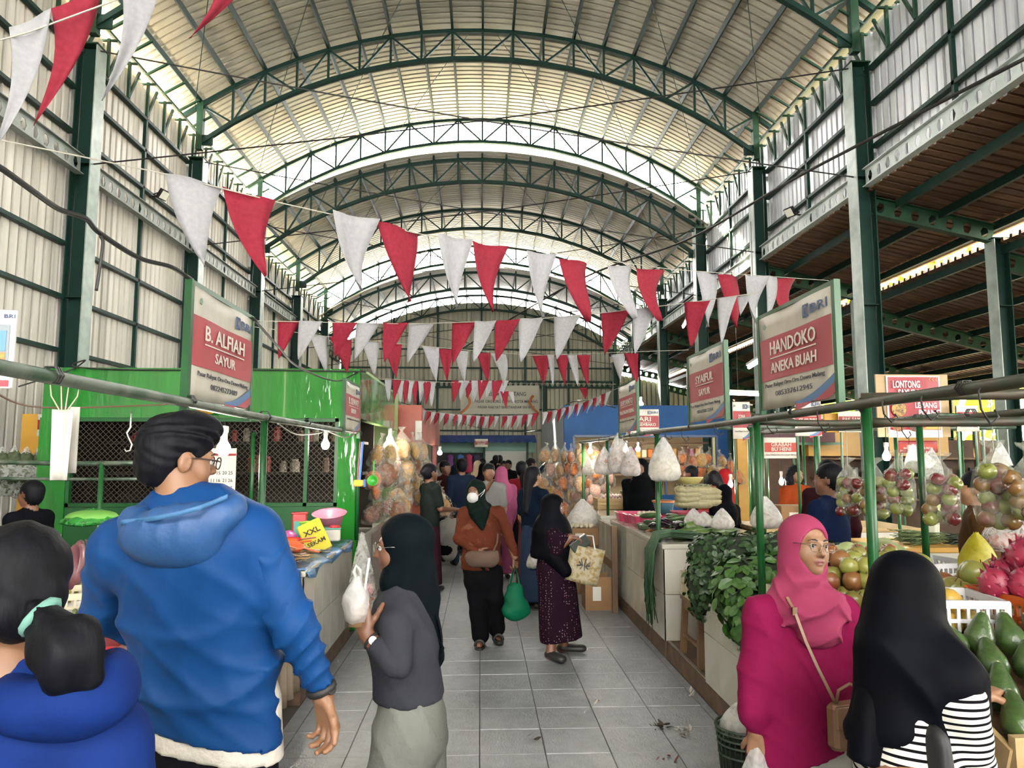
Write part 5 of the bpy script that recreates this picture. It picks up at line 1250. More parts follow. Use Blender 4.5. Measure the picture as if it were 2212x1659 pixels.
def dragon():
    mb = MB().lathe([(0, -.06), (.03, -.055), (.052, -.03), (.058, 0), (.052, .03), (.032, .054), (0, .062)], 14); q = random.Random(5)
    for k in range(34):
        z = -1 + 2 * (k + .5) / 34; t = k * 2.399; rr = math.sqrt(1 - z * z); n = C3(rr * math.cos(t), rr * math.sin(t), z); p = C3(n.x * .057, n.y * .057, n.z * .06)
        a = n.cross(C3(0, 0, 1)).normalized() if abs(n.z) < .95 else C3(1, 0, 0); tip = p + n * .018 + C3(0, 0, .016)
        mb.add([p + a * .013 - n * .004, p - a * .013 - n * .004, p + C3(0, 0, .015) - n * .003, tip], [(0, 1, 3), (1, 2, 3), (2, 0, 3)])
    return mb.mesh('dragon_fruit', m_df, True)
df = dragon()
scatter(df, 'dragon_fruit', [C3(2.13, 2.78, 1.2), C3(2.26, 2.76, 1.2), C3(2.39, 2.78, 1.2), C3(2.14, 2.91, 1.21), C3(2.28, 2.91, 1.21), C3(2.41, 2.92, 1.2), C3(2.19, 2.84, 1.3), C3(2.33, 2.84, 1.3), C3(2.07, 2.86, 1.19)], 'red dragon fruit heaped in the orange crate', 'dragon fruit', 'dragon fruits in the orange crate', s=(1.05, 1.25))
m_mg = [mat('green mango skin', '8a9446', .3, col2='a89a4a', scale=7), mat('blushed mango skin', '96703c', .3, col2='9a4436', scale=6, mix=(.35, .65)), mat('olive mango skin', '7f8a44', .3, col2='9a7a40', scale=7)]
gm = [lathe_me('apple_mango', [(0, .0), (.02, -.002), (.04, .014), (.049, .04), (.046, .066), (.03, .085), (.012, .088), (0, .083)], m, 14) for m in m_mg]
stem2 = MB().tube([(0, 0, .082), (.003, 0, .094), (.008, 0, .1)], .002, 4).mesh('stem', m_stem)
crate('low pale tray under the round green mangoes', (2.05, 3.85, .87), .8, .6, .1, m_beige)
scatter(gm, 'apple_mango', pile(1.72, 2.4, 3.58, 4.1, .95, .1, 3, .1), 'round mango heaped behind the pink hijab', 'mango', 'round mangoes behind the pink hijab', kid=('stem', stem2))
crate('pale tray under the large blushed mangoes', (2.45, 3.3, .92), .7, .4, .12, m_beige)
scatter(gm, 'apple_mango', pile(2.15, 2.75, 3.16, 3.46, 1.04, .11, 2), 'large blushed mango behind the black hijab', 'mango', 'large mangoes behind the black hijab', s=(1.15, 1.35), kid=('stem', stem2))
MB().box((2.3, 3.08, .85), (1.36, .74, .25)).obj('produce_box', m_woodl, None, label='pale wooden box stacked under the mango and dragon fruit crates', cat='box')
crate('empty white crate beside the green post on the fruit stall', (2.85, 4.75, .86), .7, .36, .15, m_wcr, R(10)); crate('red crate beneath the empty white crate', (2.6, 4.4, .86), .5, .3, .1, m_rcr)
# cabbages
def leafball(name, r, m, seed):
    q = random.Random(seed); prims = [('e', (0, 0, 0), (r, r * .85, r * .7))] + [('e', (q.uniform(-.5, .5) * r, q.uniform(-.5, .5) * r, q.uniform(0, .4) * r), (r * .6, r * .5, r * .45), .02) for _ in range(4)]
    prims.append(('d', lambda p: .05 * r * np.sin(p[:, 0] * 9 / r + 2 * np.sin(p[:, 1] * 5 / r))))
    v, f = nets(lambda p: ev(prims, p), (-1.3 * r,) * 3, (1.3 * r,) * 3, r / 6); o = blob_mesh(name, [(v, f)], m); me = o.data; bpy.data.objects.remove(o); return me
m_cab = mat('pale cabbage leaf', 'cdd3a4', .5, col2='a9bd72', scale=9); cab = [leafball('cabbage', .1, m_cab, i) for i in (1, 2)]
scatter(cab, 'cabbage', [P(1800, 1203, 4.7), P(1835, 1200, 4.6), P(1855, 1195, 4.8), P(1780, 1215, 4.5), P(1925, 1195, 4.75), P(1905, 1190, 4.9), P(1650, 1230, 4.8)], 'pale cabbage lying behind the round mangoes', 'cabbage', 'cabbages behind the mangoes')
yb = carrier(P(2108, 1150, 3.9), .22, .22, 'yellow plastic bag knotted on the fruit stall', 60, film('yellow film', 'e3d83a', .15, .4), None)
cb = carrier(P(2180, 1095, 4.2), .4, .26, 'clear bag of carrots and chillies lying on the fruit stall', 61, f_clear, mat('carrot filling', 'b8502f', .6, col2='8a2f2a', scale=20), .35)
# beans and standing cabbage on the yellow counter
def strands(name, o, n, ln, rad, m, lab, cat, spread, drop=0.0, dirx=1, seed=0, th=.004, grp=None):
    q = random.Random(seed); t = empty(name, o, 0, lab, cat, grp); mb = MB()
    for i in range(n):
        a = q.uniform(-spread, spread); l = ln * q.uniform(.8, 1.15); z = q.uniform(0, rad); y = q.uniform(-rad, rad)
        pts = [C3(dirx * l * (k / 5 - .5) * math.cos(a), y + l * (k / 5 - .5) * math.sin(a), z + th + .02 * math.sin(k * .7 + i) - drop * (k / 5) ** 2) for k in range(6)]
        mb.tube(pts, [th * .7] + [th] * 4 + [th * .5], 5)
    mb.obj('bean_pods', m, t, smooth=True, kind='stuff'); return t
m_bean = mat('green bean', '4f6a34', .5, col2='6a8044', scale=20)
strands('bean_bunch', C3(3.6, 5.85, .98), 60, .34, .09, m_bean, 'heap of green beans on the yellow topped counter', 'beans', .8, seed=3)
strands('bean_bunch', C3(3.95, 5.85, .98), 40, .3, .06, mat('dark long bean', '33452a', .5), 'darker heap of beans right of the standing cabbage', 'beans', .8, seed=4)
sc_ = blob('chinese_cabbage', [('c', (0, 0, .06), (0, 0, .26), .05, .065, .01), ('e', (.03, 0, .3), (.05, .05, .06), .03), ('e', (-.03, .01, .31), (.05, .05, .06), .03), ('d', lambda p: .004 * np.sin(p[:, 0] * 160) * (p[:, 2] < .25))], (-.12, -.12, -.02), (.12, .12, .4), .012, [mat('white cabbage rib', 'd9d9c0', .5), mat('cabbage leaf top', 'b9c26a', .5)], None, pick=lambda c: (c[:, 2] > .25).astype(int), label='standing pale chinese cabbage on the yellow topped counter', cat='cabbage'); sc_.location = (3.75, 5.9, .98)
# ---- leafy greens
def leaf_mesh(mb, p, n, up, L_, w, curl=.25):
    n = n.normalized(); a = up - n * up.dot(n); a = a.normalized() if a.length > .01 else n.orthogonal().normalized(); s = n.cross(a)
    c = lambda t, x: p + a * L_ * t + s * w * x - n * (L_ * curl * t * t - .06 * L_ * abs(x))
    mb.add([p, c(.25, .38), c(.6, .5), c(.88, .25), c(1, 0), c(.88, -.25), c(.6, -.5), c(.25, -.38), c(.55, 0)], [(0, 1, 8), (1, 2, 8), (2, 3, 8), (3, 4, 8), (4, 5, 8), (5, 6, 8), (6, 7, 8), (7, 0, 8)])
def greens(lab, ells, n, L_, w, m, seed, hang=.6, grp=None, stems=None):
    """ells: (centre, radii) lumps whose skins carry leaves"""
    q = random.Random(seed); t = empty('leafy_greens', ells[0][0], 0, lab, 'leafy greens', grp); o = Vector(ells[0][0]); mb = MB()
    tot = sum(r[0] * r[1] + r[2] * r[1] for _, r in ells)
    for c, r in ells:
        k = int(n * (r[0] * r[1] + r[2] * r[1]) / tot)
        for i in range(k):
            d = C3(q.gauss(0, 1), q.gauss(0, 1), q.gauss(0, 1)).normalized(); rr = q.uniform(.82, 1.05)
            p = Vector(c) + C3(d.x * r[0], d.y * r[1], d.z * r[2]) * rr - o
            up = C3(q.uniform(-.6, .6), q.uniform(-.6, .6), .5 - hang * 1.3) + d * .6
            leaf_mesh(mb, p, (d + C3(q.uniform(-.5, .5), q.uniform(-.5, .5), q.uniform(-.2, .6))).normalized(), up, L_ * q.uniform(.6, 1.2), w * q.uniform(.7, 1.2))
    mb.obj('leaves', m, t, smooth=False, kind='stuff')
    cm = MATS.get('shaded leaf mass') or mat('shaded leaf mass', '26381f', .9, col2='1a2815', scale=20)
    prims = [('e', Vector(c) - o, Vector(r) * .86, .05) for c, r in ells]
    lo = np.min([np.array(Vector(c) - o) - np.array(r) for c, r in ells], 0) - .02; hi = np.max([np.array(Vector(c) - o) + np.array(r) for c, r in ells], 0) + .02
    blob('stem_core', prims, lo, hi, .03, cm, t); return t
def leafmat(n, a, b):
    m = mat(n, a, .45, col2=b, scale=14, mix=(.3, .7)); return m
g1, g2, g3, g4_ = leafmat('dark spinach leaf', '33582a', '24431f'), leafmat('bright basil leaf', '4f7a2f', '35602a'), leafmat('mid green leaf', '3f6a30', '2c5026'), leafmat('broad green leaf', '4d7838', '3b6430')
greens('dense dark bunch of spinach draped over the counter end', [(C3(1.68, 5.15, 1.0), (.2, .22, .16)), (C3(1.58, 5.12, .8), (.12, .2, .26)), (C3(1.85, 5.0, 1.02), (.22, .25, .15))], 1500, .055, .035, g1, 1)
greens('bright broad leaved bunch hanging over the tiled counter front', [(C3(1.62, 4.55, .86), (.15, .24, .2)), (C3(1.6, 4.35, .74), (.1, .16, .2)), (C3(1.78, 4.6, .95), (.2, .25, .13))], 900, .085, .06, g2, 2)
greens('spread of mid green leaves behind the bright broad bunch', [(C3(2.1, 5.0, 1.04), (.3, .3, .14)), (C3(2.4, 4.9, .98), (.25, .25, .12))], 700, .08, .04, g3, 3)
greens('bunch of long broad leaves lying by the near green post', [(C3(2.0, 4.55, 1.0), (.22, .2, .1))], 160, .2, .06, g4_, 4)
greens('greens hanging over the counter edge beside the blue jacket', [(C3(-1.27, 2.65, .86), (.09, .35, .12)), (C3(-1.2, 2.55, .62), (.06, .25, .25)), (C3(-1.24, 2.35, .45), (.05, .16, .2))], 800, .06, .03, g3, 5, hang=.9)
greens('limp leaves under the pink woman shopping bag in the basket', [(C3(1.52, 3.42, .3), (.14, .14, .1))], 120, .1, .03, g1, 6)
# ---- middle counter: trays, eggs, cucumbers, eggplants, gourds, long beans
tray('empty pink tray nearest the garlic crate', (1.78, 8.5, .945), .36, .28, .1, m_pcr); tray('pink tray stacked beside the eggs', (1.82, 8.22, .945), .36, .26, .1, m_pcr); tray('pink tray full of white eggs', (1.84, 7.9, .945), .38, .3, .11, m_pcr); tray('bright pink tray behind the blue tub', (2.42, 8.3, .945), .4, .3, .12, m_pcr)
egg = lathe_me('egg', [(0, -.026), (.012, -.024), (.021, -.012), (.022, 0), (.018, .016), (.009, .027), (0, .029)], mat('white egg shell', 'dcd2ba', .5), 10)
scatter(egg, 'egg', pile(1.69, 2.0, 7.79, 8.02, 1.0, .048, 3), 'white egg heaped in the pink tray', 'egg', 'eggs in the pink tray')
m_cuc = mat('cucumber skin', '4f7038', .35, col2='2f4a26', scale=12); cuc = lathe_me('cucumber', [(0, -.12), (.018, -.115), (.028, -.08), (.03, 0), (.028, .08), (.018, .115), (0, .12)], m_cuc, 10)
scatter(cuc, 'cucumber', [C3(1.9 + q4.uniform(-.2, .35), 7.45 + q4.uniform(-.25, .2), .975 + .05 * (i % 3)) for i in range(16)], 'green cucumber heaped in front of the egg tray', 'cucumber', 'cucumbers by the egg tray', flat=.9)
m_egp = mat('eggplant skin', '231428', .15, col2='1a0f20', scale=5); egp = lathe_me('eggplant', [(0, -.09), (.02, -.085), (.034, -.05), (.033, .0), (.024, .06), (.014, .09), (0, .095)], m_egp, 12)
cap_ = MB().lathe([(.016, .082), (.018, .095), (.007, .105), (.005, .125), (0, .126)], 8).mesh('calyx', mat('green calyx', '4a6a3a', .6))
scatter(egp, 'eggplant', [C3(1.72 + q4.uniform(-.1, .2), 6.85 + q4.uniform(-.25, .25), .98 + .045 * (i % 3)) for i in range(12)], 'dark purple eggplant beside the tall green post', 'eggplant', 'eggplants beside the tall green post', flat=.6, kid=('calyx', cap_))
car = lathe_me('carrot', [(0, -.1), (.006, -.09), (.017, 0), (.023, .07), (.018, .09), (0, .094)], mat('carrot skin', 'c4703a', .5, col2='a85a2c', scale=12), 9)
scatter(car, 'carrot', [C3(1.75 + i * .05, 7.25 + .04 * i, .97) for i in range(5)] + [C3(2.1 + i * .05, 7.0, .975) for i in range(3)], 'orange carrot between the cucumbers and eggplants', 'carrot', 'carrots by the cucumbers', flat=1.2)
gour = lathe_me('bottle_gourd', [(0, -.16), (.03, -.155), (.05, -.1), (.05, .05), (.04, .13), (.02, .16), (0, .165)], mat('gourd skin', '4a6b32', .4, col2='6a8440', scale=10), 12)
scatter(gour, 'bottle_gourd', [C3(1.9, 6.6, 1.0), C3(2.05, 6.5, 1.0), C3(2.2, 6.7, 1.0), C3(2.02, 6.75, 1.05)], 'green bottle gourd behind the tall green post', 'gourd', 'bottle gourds by the tall post', flat=1.5)
lb = empty('long_bean_bunch', (1.56, 6.42, .95), 0, 'bunch of long beans draped over the counter edge', 'long beans'); mb = MB(); q = random.Random(3)
for i in range(70):
    y = q.uniform(-.14, .14); l = q.uniform(.35, .75); x0 = q.uniform(.2, .5); h0 = q.uniform(.02, .07)
    pts = [C3(x0, y * .8, h0), C3(.1, y * .9, h0 + .02), C3(.0, y, h0), C3(-.04 - q.uniform(0, .04), y * 1.05, -.08), C3(-.05 - q.uniform(0, .05), y * 1.05, -l * .6), C3(-.05 - q.uniform(-.02, .04), y * .95 + q.uniform(-.03, .03), -l)]
    mb.tube(pts, [.005, .006, .006, .006, .005, .003], 5)
mb.obj('bean_pods', mat('long bean', '2f5a30', .45, col2='24492a', scale=15), lb, smooth=True, kind='stuff')
tb = empty('plastic_tub', (2.25, 8.85, 1.0), 0, 'blue tub with an orange rim behind the pink trays', 'tub'); MB().lathe([(0, 0), (.1, 0), (.13, .13), (.13, .14)], 20).obj('body', mat('blue tub plastic', '4a7288', .3), tb, smooth=True); MB().lathe([(.125, .13), (.145, .135), (.145, .155), (.12, .15)], 20).obj('rim', mat('orange rim plastic', 'd07a3a', .4), tb)
MB().lathe([(0, -.055), (.08, -.055), (.08, 0), (0, 0)], 16).obj('foot', m_dark, tb)
crate('slatted wooden crate of garlic on the far counter', (1.95, 10.3, .95), .62, .4, .16, m_woodl, wood=True)
garl = lathe_me('garlic_bulb', [(0, -.02), (.018, -.02), (.026, -.006), (.022, .012), (.008, .026), (.003, .04), (0, .041)], mat('garlic skin', 'd6c2b4', .6, col2='b58a86', scale=20), 9)
scatter(garl, 'garlic_bulb', pile(1.7, 2.2, 10.14, 10.46, 1.09, .05, 2), 'garlic bulb heaped in the slatted crate', 'garlic', 'garlic in the slatted crate')
for x, y, c, lab in ((2.05, 10.0, '6b7a60', 'grey green bowl on the garlic crate'), (2.4, 9.9, 'b06a4a', 'clay coloured bowl right of the garlic crate')):
    o = MB().lathe([(0, 0), (.08, 0), (.13, .09), (.135, .1), (.12, .09), (.07, .015), (0, .012)], 18).obj('bowl', mat('bowl ' + c, c, .5), None, smooth=True, label=lab, cat='bowl'); o.location = (x, y - .05, 1.12 if c == '6b7a60' else .96)
rb = MB().lathe([(0, 0), (.1, 0), (.14, .12), (.13, .12), (.09, .01), (0, .01)], 18).obj('bowl', m_rcr, None, smooth=True, label='red bowl turned up beside the black hijab vendor', cat='bowl'); rb.location = (2.42, 10.15, .96)
# packed radish bags, egg cartons, bowl
m_rad = film('radish packing film', 'dcd3a8', .12, .35); rad_me = bagmesh('radish_pack', [(.05, -.2), (.075, -.17), (.085, 0), (.075, .15), (.03, .2)], 14, .1, 3, m_rad, .6)
for i in range(7):
    inst(rad_me, 'radish_pack', None, P(1500 + (i % 2) * 16, 1088 - i * 5.0, 7.5), (R(90), 0, R(90) + q4.uniform(-.15, .15)), 1.0, label='long pale packed radish bag in the stack before the red hijab', cat='vegetable pack', group='packed radishes in a stack')
for k in range(3):
    e = empty('egg_carton', P(1495, 1064 - k * 8, 7.6), R(8), ['lowest', 'middle', 'topmost'][k] + ' grey egg carton under the yellow bowl', 'egg carton')
    MB().grid(lambda u, v: ((u - .5) * .3, (v - .5) * .3, .012 * math.cos(u * 31.4) * math.cos(v * 31.4)), 24, 24, .004).obj('tray', mat('grey green pulp', '8f8f74', .9), e)
yb2 = MB().lathe([(0, 0), (.09, 0), (.14, .07), (.145, .075), (.13, .065), (.08, .012), (0, .01)], 20).obj('bowl', mat('pale yellow plastic', 'e2d68a', .4), None, smooth=True, label='pale yellow bowl on the egg cartons', cat='bowl'); yb2.location = P(1490, 1046, 7.6)
for i, (x, y, Y, w, h, lab) in enumerate(((1498, 1098, 6.9, .2, .16, 'knotted white bag of onions behind the gourds'), (1520, 1105, 6.7, .2, .14, 'flat white bag beside the knotted onions bag'), (1560, 1098, 6.3, .22, .18, 'loose white bag left of the tall handled bag'), (1652, 1072, 5.9, .26, .26, 'tall handled white bag of potatoes on the white crate'))):
    carrier(P(x, y, Y), w, h, lab, 70 + i, f_milky, mat('potato filling', 'b89a6a', .8), .4)
crate('white crate printed with dark slots behind the leafy greens', (2.2, 5.45, .93), .46, .3, .13, m_wcr); MB().box((2.2, 5.62, .9), (.8, .5, .06)).obj('board_shelf', m_ply, None, label='plywood shelf board carrying the white crate behind the greens', cat='shelf'); MB().box((2.3, 5.55, .5), (.9, .3, .74)).obj('stall_box', m_wood, None, label='dark wooden box under the plywood shelf behind the greens', cat='box')
# ---- door board, cartons, stool, basket on the right side
bd = empty('leaning_board', (1.47, 8.45, 0), 0, 'tall whitewashed timber board leaning on the counter end', 'board'); 
for k in range(5): MB().box((0, -.36 + k * .18, .46), (.03, .176, .92)).obj('plank', mat('whitewashed timber', 'b9b2a2', .7, col2='8f8878', scale=6, stretch=(1, 3, .3)), bd)
MB().box((-.02, 0, .5), (.02, .9, .08)).obj('batten', m_wood, bd); MB().box((.0, -.47, .46), (.06, .04, .94)).obj('end_post', m_wood, bd)
def carton(lab, c, w, d, h, rz=0, open_=True):
    t = empty('cardboard_box', c, rz, lab, 'box'); m = mat('brown cardboard', 'a07a50', .75, col2='8f6a44', scale=3)
    for s in (-1, 1):
        MB().box((s * w / 2, 0, h / 2), (.006, d, h)).obj('side', m, t); MB().box((0, s * d / 2, h / 2), (w, .006, h)).obj('side', m, t)
    MB().box((0, 0, .004), (w, d, .006)).obj('base', m, t)
    if open_:
        for s in (-1, 1): MB().box((s * (w / 2 + .04), 0, h + .02), (.1, d, .005), Matrix.Rotation(s * R(-30), 3, 'Y')).obj('flap', m, t)
    else: MB().box((0, 0, h), (w, d, .006)).obj('lid', m, t)
    MB().box((-w * .12, -d / 2 - .005, h * .5), (w * .28, .002, h * .42)).obj('printed_label', m_paper, t); return t
carton('open cardboard box with a white label on the aisle floor', (1.33, 8.25, 0), .33, .3, .36)
carton('brown carton on the back counter before the orange blouse', (3.35, 7.7, .95), .34, .28, .22, open_=False)
eb2 = carton('low brown box of eggs beside the woman in polka dots', (1.28, 9.2, .6), .4, .35, .2, open_=False)
scatter(egg, 'egg', pile(1.14, 1.42, 9.08, 9.32, .825, .06, 1), 'egg on the low brown box beside the polka dot dress', 'egg', 'eggs on the low brown box')
MB().box((1.28, 9.2, .3), (.36, .32, .6)).obj('stacked_crate', m_wood, None, label='dark timber stand under the low box of eggs', cat='stand')
stl = empty('wooden_stool', (1.78, 5.62, .14), 0, 'worn wooden stool with a vegetable basket on the plinth', 'stool')
MB().box((0, 0, .44), (.34, .5, .035)).obj('seat', m_wood, stl)
for a in (-1, 1):
    for b in (-1, 1): MB().beam((a * .14, b * .2, .43), (a * .16, b * .23, 0), .045).obj('leg', m_wood, stl)
    MB().beam((a * .155, -.22, .15), (a * .155, .22, .15), .025).obj('stretcher', m_wood, stl)
    MB().box((a * .15, 0, .39), (.02, .42, .08)).obj('apron', m_wood, stl)
crate('beige basket of pale gourds on the wooden stool', (1.76, 5.6, .598), .3, .42, .19, m_beige)
pg = lathe_me('pale_gourd', [(0, -.05), (.03, -.045), (.045, -.01), (.04, .03), (.02, .05), (0, .052)], mat('pale green gourd', 'b9bd6a', .5, col2='a3aa58', scale=9), 12)
scatter(pg, 'pale_gourd', pile(1.68, 1.84, 5.45, 5.75, .7, .095, 2), 'pale gourd in the beige basket on the stool', 'gourd', 'pale gourds in the basket')
MB().box((1.9, 5.95, .6), (.02, .3, .3)).obj('red_board', m_rcr, None, label='small red board behind the stool basket', cat='board')
# waste basket on the floor
wb_ = empty('waste_basket', (1.33, 3.72, 0), 0, 'dark green plastic waste basket with white bags on the floor', 'basket'); mdg = mat('dark green plastic', '1f3a24', .4)
mb = MB()
for i in range(28):
    a = 2 * math.pi * i / 28; mb.beam((.105 * math.cos(a), .105 * math.sin(a), .01), (.135 * math.cos(a), .135 * math.sin(a), .34), .006)
for z, r_ in ((.02, .106), (.12, .116), (.22, .125), (.27, .129), (.3, .132), (.33, .136), (.35, .139)):
    mb.tube([(r_ * math.cos(2 * math.pi * k / 28), r_ * math.sin(2 * math.pi * k / 28), z) for k in range(28)], .007, 5, closed=True)
mb.obj('lattice', mdg, wb_); MB().lathe([(0, .01), (.1, .01), (.118, .25), (0, .26)], 18).obj('liner', mat('black green waste', '141d14', .8, col2='26331f', scale=20), wb_)
carrier(C3(1.33, 3.72, .47), .25, .17, 'crumpled white bag stuffed into the green waste basket', 80, f_milky, mat('crumpled white bag', 'dededa', .6, bump=.8, bscale=30), .7, flat=.9)
# litter
m_lit = mat('dry leaf litter', '3a2f22', .8)
for i, (x, y, n, c) in enumerate(((1422, 1572, 7, 0), (1478, 1580, 9, 1), (1433, 1640, 3, 2), (1407, 1387, 2, 1), (1260, 1410, 2, 1), (1278, 1516, 2, 1), (1140, 1598, 1, 0), (745, 1432, 4, 1), (1520, 1448, 3, 0), (1497, 1500, 3, 1))):
    p = PZ(x, y, 0.0); mb = MB(); q = random.Random(i)
    for k in range(n * 2):
        s = q.uniform(.012, .04); o = C3(q.uniform(-.05, .05), q.uniform(-.06, .06), .003); leaf_mesh(mb, o, C3(q.uniform(-.6, .6), q.uniform(-.6, .6), 1), C3(q.uniform(-1, 1), q.uniform(-1, 1), 0), s * 1.6, s * .7, -.3)
    mb.obj('leaf_scrap', [m_lit, mat('pale litter', 'b9b4a8', .7), mat('reddish litter', '6a3a22', .8)][c], None, label=['dark wilted leaf scraps near the waste basket', 'pale torn scraps beside the wilted leaves', 'small reddish scrap on the front tiles', 'white shred by the tall green post foot', 'scrap beside the polka dot woman shoe', 'white shred on the centre tiles', 'dark chip on a cracked tile', 'crumpled foil by the kitchenware counter base', 'dry scraps along the plinth edge', 'pale crumbs under the plinth edge'][i], cat='litter').location = p
# ================================================================ left stall goods
tray('red tray of small green eggplants beside the blue jacket', (-1.75, 3.15, .9), .5, .36, .09, m_rcr); tray('red tray of pale tubers at the counter front', (-1.52, 2.62, .9), .42, .34, .1, m_rcr); tray('white tray of green peas further back', (-1.75, 3.62, .9), .5, .36, .08, m_white)
pea = lathe_me('pea_eggplant', [(0, -.011), (.009, -.007), (.011, 0), (.009, .008), (0, .012)], mat('pea eggplant skin', '6f7a44', .5, col2='4f5a30', scale=20), 7)
scatter(pea, 'pea_eggplant', pile(-1.95, -1.56, 3.03, 3.28, .97, .03, 1), 'tiny green eggplant in the red tray', 'pea eggplant', 'tiny eggplants in the red tray')
scatter(pea, 'pea_eggplant', pile(-1.93, -1.58, 3.5, 3.75, .965, .034, 1), 'tiny green eggplant in the white tray', 'pea eggplant', 'tiny eggplants in the white tray')
tub = lathe_me('pale_tuber', [(0, -.045), (.022, -.04), (.03, 0), (.024, .035), (0, .045)], mat('tuber skin', 'd9cbb0', .6), 10)
scatter(tub, 'pale_tuber', pile(-1.66, -1.4, 2.5, 2.75, .97, .07, 2), 'pale peeled tuber in the front red tray', 'tuber', 'tubers in the front red tray')
crate('small beige basket beside the banana blossoms', (-2.0, 3.75, .9), .34, .26, .14, m_beige, R(15))
m_bb = mat('banana blossom bract', '7a4a52', .4, col2='5a343c', scale=5, stretch=(6, 6, 1)); 
bb = []
for k, (x, y, z, rx, rz) in enumerate(((-2.12, 3.9, 1.12, 160, 10), (-2.28, 3.85, 1.1, 150, 50), (-2.0, 4.05, 1.1, 150, -60), (-2.2, 4.1, 1.12, 155, 20))):
    t = empty('banana_blossom', (x, y, z), 0, ['banana blossom with its stalk up in front of the others', 'banana blossom half hidden by the dark hair', 'banana blossom nearest the blue sleeve', 'banana blossom at the back of the heap'][k], 'banana blossom'); t.rotation_euler = (R(rx), 0, R(rz))
    MB().lathe([(0, -.13), (.015, -.12), (.05, -.06), (.068, 0), (.06, .06), (.03, .11), (.016, .12), (0, .12)], 14).obj('bud', m_bb, t, smooth=True)
    MB().lathe([(.022, .1), (.026, .12), (.018, .13), (.025, .145), (.017, .155), (.022, .17), (0, .172)], 8).obj('stalk', mat('blossom stalk', 'b3a46a', .7), t, smooth=True)
    MB().grid(lambda u, v: (.072 * math.cos(-.9 + 1.8 * u) * math.sin(math.pi * (.12 + .8 * v)) ** .7, .072 * math.sin(-.9 + 1.8 * u) * math.sin(math.pi * (.12 + .8 * v)) ** .7, -.12 + .21 * v), 6, 6, .003).obj('bract', m_bb, t, smooth=True)
# crate with greens and green bag on the slab counter
crate('white crate of long greens on the grey slab', (-3.45, 4.7, .98), .5, .36, .07, m_beige); strands('leek_bundle', C3(-3.45, 4.7, 1.04), 30, .4, .08, mat('pale leek', 'a8b87a', .5), 'pale leek bundle in the crate on the grey slab', 'leeks', .2, seed=8, th=.008)
MB().box((-2.95, 4.75, 1.08), (.3, .5, .2)).obj('weighing_scale_box', mat('grey box', '6f756e', .5), None, label='grey metal box on the slab behind the dark hair', cat='box')
carrier(P(200, 1098, 5.4), .42, .12, 'green plastic bag of leaves on the grey slab', 85, film('green film', '4fbf5a', .3, .3), mat('green bag filling', '6fae4a', .7), .8, flat=.8)
# ---- kitchenware
sheet = empty('blue_plastic_sheet', (-1.65, 6.1, .905), 0, 'blue plastic sheet under the kitchenware, hanging over the edge', 'sheet'); 
def shf(u, v):
    x = -.5 + 1.0 * v; z = .004 + .003 * math.sin(u * 40)
    if x > .43: z = -.7 * (x - .43) * (1 + .5 * math.sin(u * 17)) ; x = .43 + .35 * (x - .43) + .012 * math.sin(u * 23)
    return (x, -.92 + 1.84 * u, z)
MB().grid(shf, 40, 24, .002).obj('sheet', mat('pale blue plastic', '6f9cc4', .25, col2='2a5f9a', scale=4), sheet, smooth=True)
bs = MB().lathe([(0, 0), (.11, 0), (.13, .08), (.155, .1), (.16, .105), (.15, .1), (.125, .08), (.1, .01), (0, .008)], 24).obj('basin', mat('pink plastic', 'e08aa4', .35), None, smooth=True, label='pink plastic basin tilted by the kiosk corner post', cat='basin'); bs.location = P(712, 1128, 6.75); bs.rotation_euler = (R(14), 0, 0); bs.location.z = 1.08
def boxbin(lab, p, w, h, c, rz=0):
    t = empty('plastic_bin', p, rz, lab, 'bin'); m = mat('bin plastic ' + c, c, .35)
    MB().bevbox((0, 0, h / 2), (w, w * .7, h), .01).obj('body', m, t); MB().bevbox((0, 0, h), (w * 1.12, w * .8, .015), .006).obj('rim', m, t); MB().box((0, -w * .355, h * .45), (w * .7, .003, h * .55)).obj('printed_panel', mat('teal print', '4aa59a', .5), t)
boxbin('tall red plastic bin behind the green caddy', C3(-1.66, 6.75, .92), .13, .26, 'd03a3f', .2); boxbin('lime green printed caddy next to the pink basin', C3(-1.54, 6.6, .92), .13, .19, '8fc23a', -.1)
def goods_blob(lab, p, r, c, cat='toy'):
    o = blob('plastic_ware', [('e', (0, 0, 0), r), ('d', lambda x: .004 * np.sin(x[:, 0] * 70) * np.sin(x[:, 2] * 60))], (-.14,) * 3, (.14,) * 3, .014, mat('ware ' + c, c, .3), None, label=lab, cat=cat); o.location = p
for i, (x, y, z, r_, c, lab) in enumerate(((-1.84, 6.2, 1.0, (.1, .08, .07), 'e0708f', 'bagged pink cups near the blue sleeve'), (-1.76, 5.95, .98, (.09, .07, .06), 'e58aa0', 'pink and white bagged ware in front'), (-1.75, 6.25, 1.04, (.08, .07, .07), '7fbf6a', 'green bagged cup between pink ones'), (-1.64, 6.3, 1.0, (.075, .075, .07), 'b85aa0', 'purple plastic ball cup'), (-1.6, 5.85, .97, (.06, .05, .05), '6fbf3a', 'lime scoop lying in front'))):
    goods_blob(lab, C3(x, y, z), r_, c)
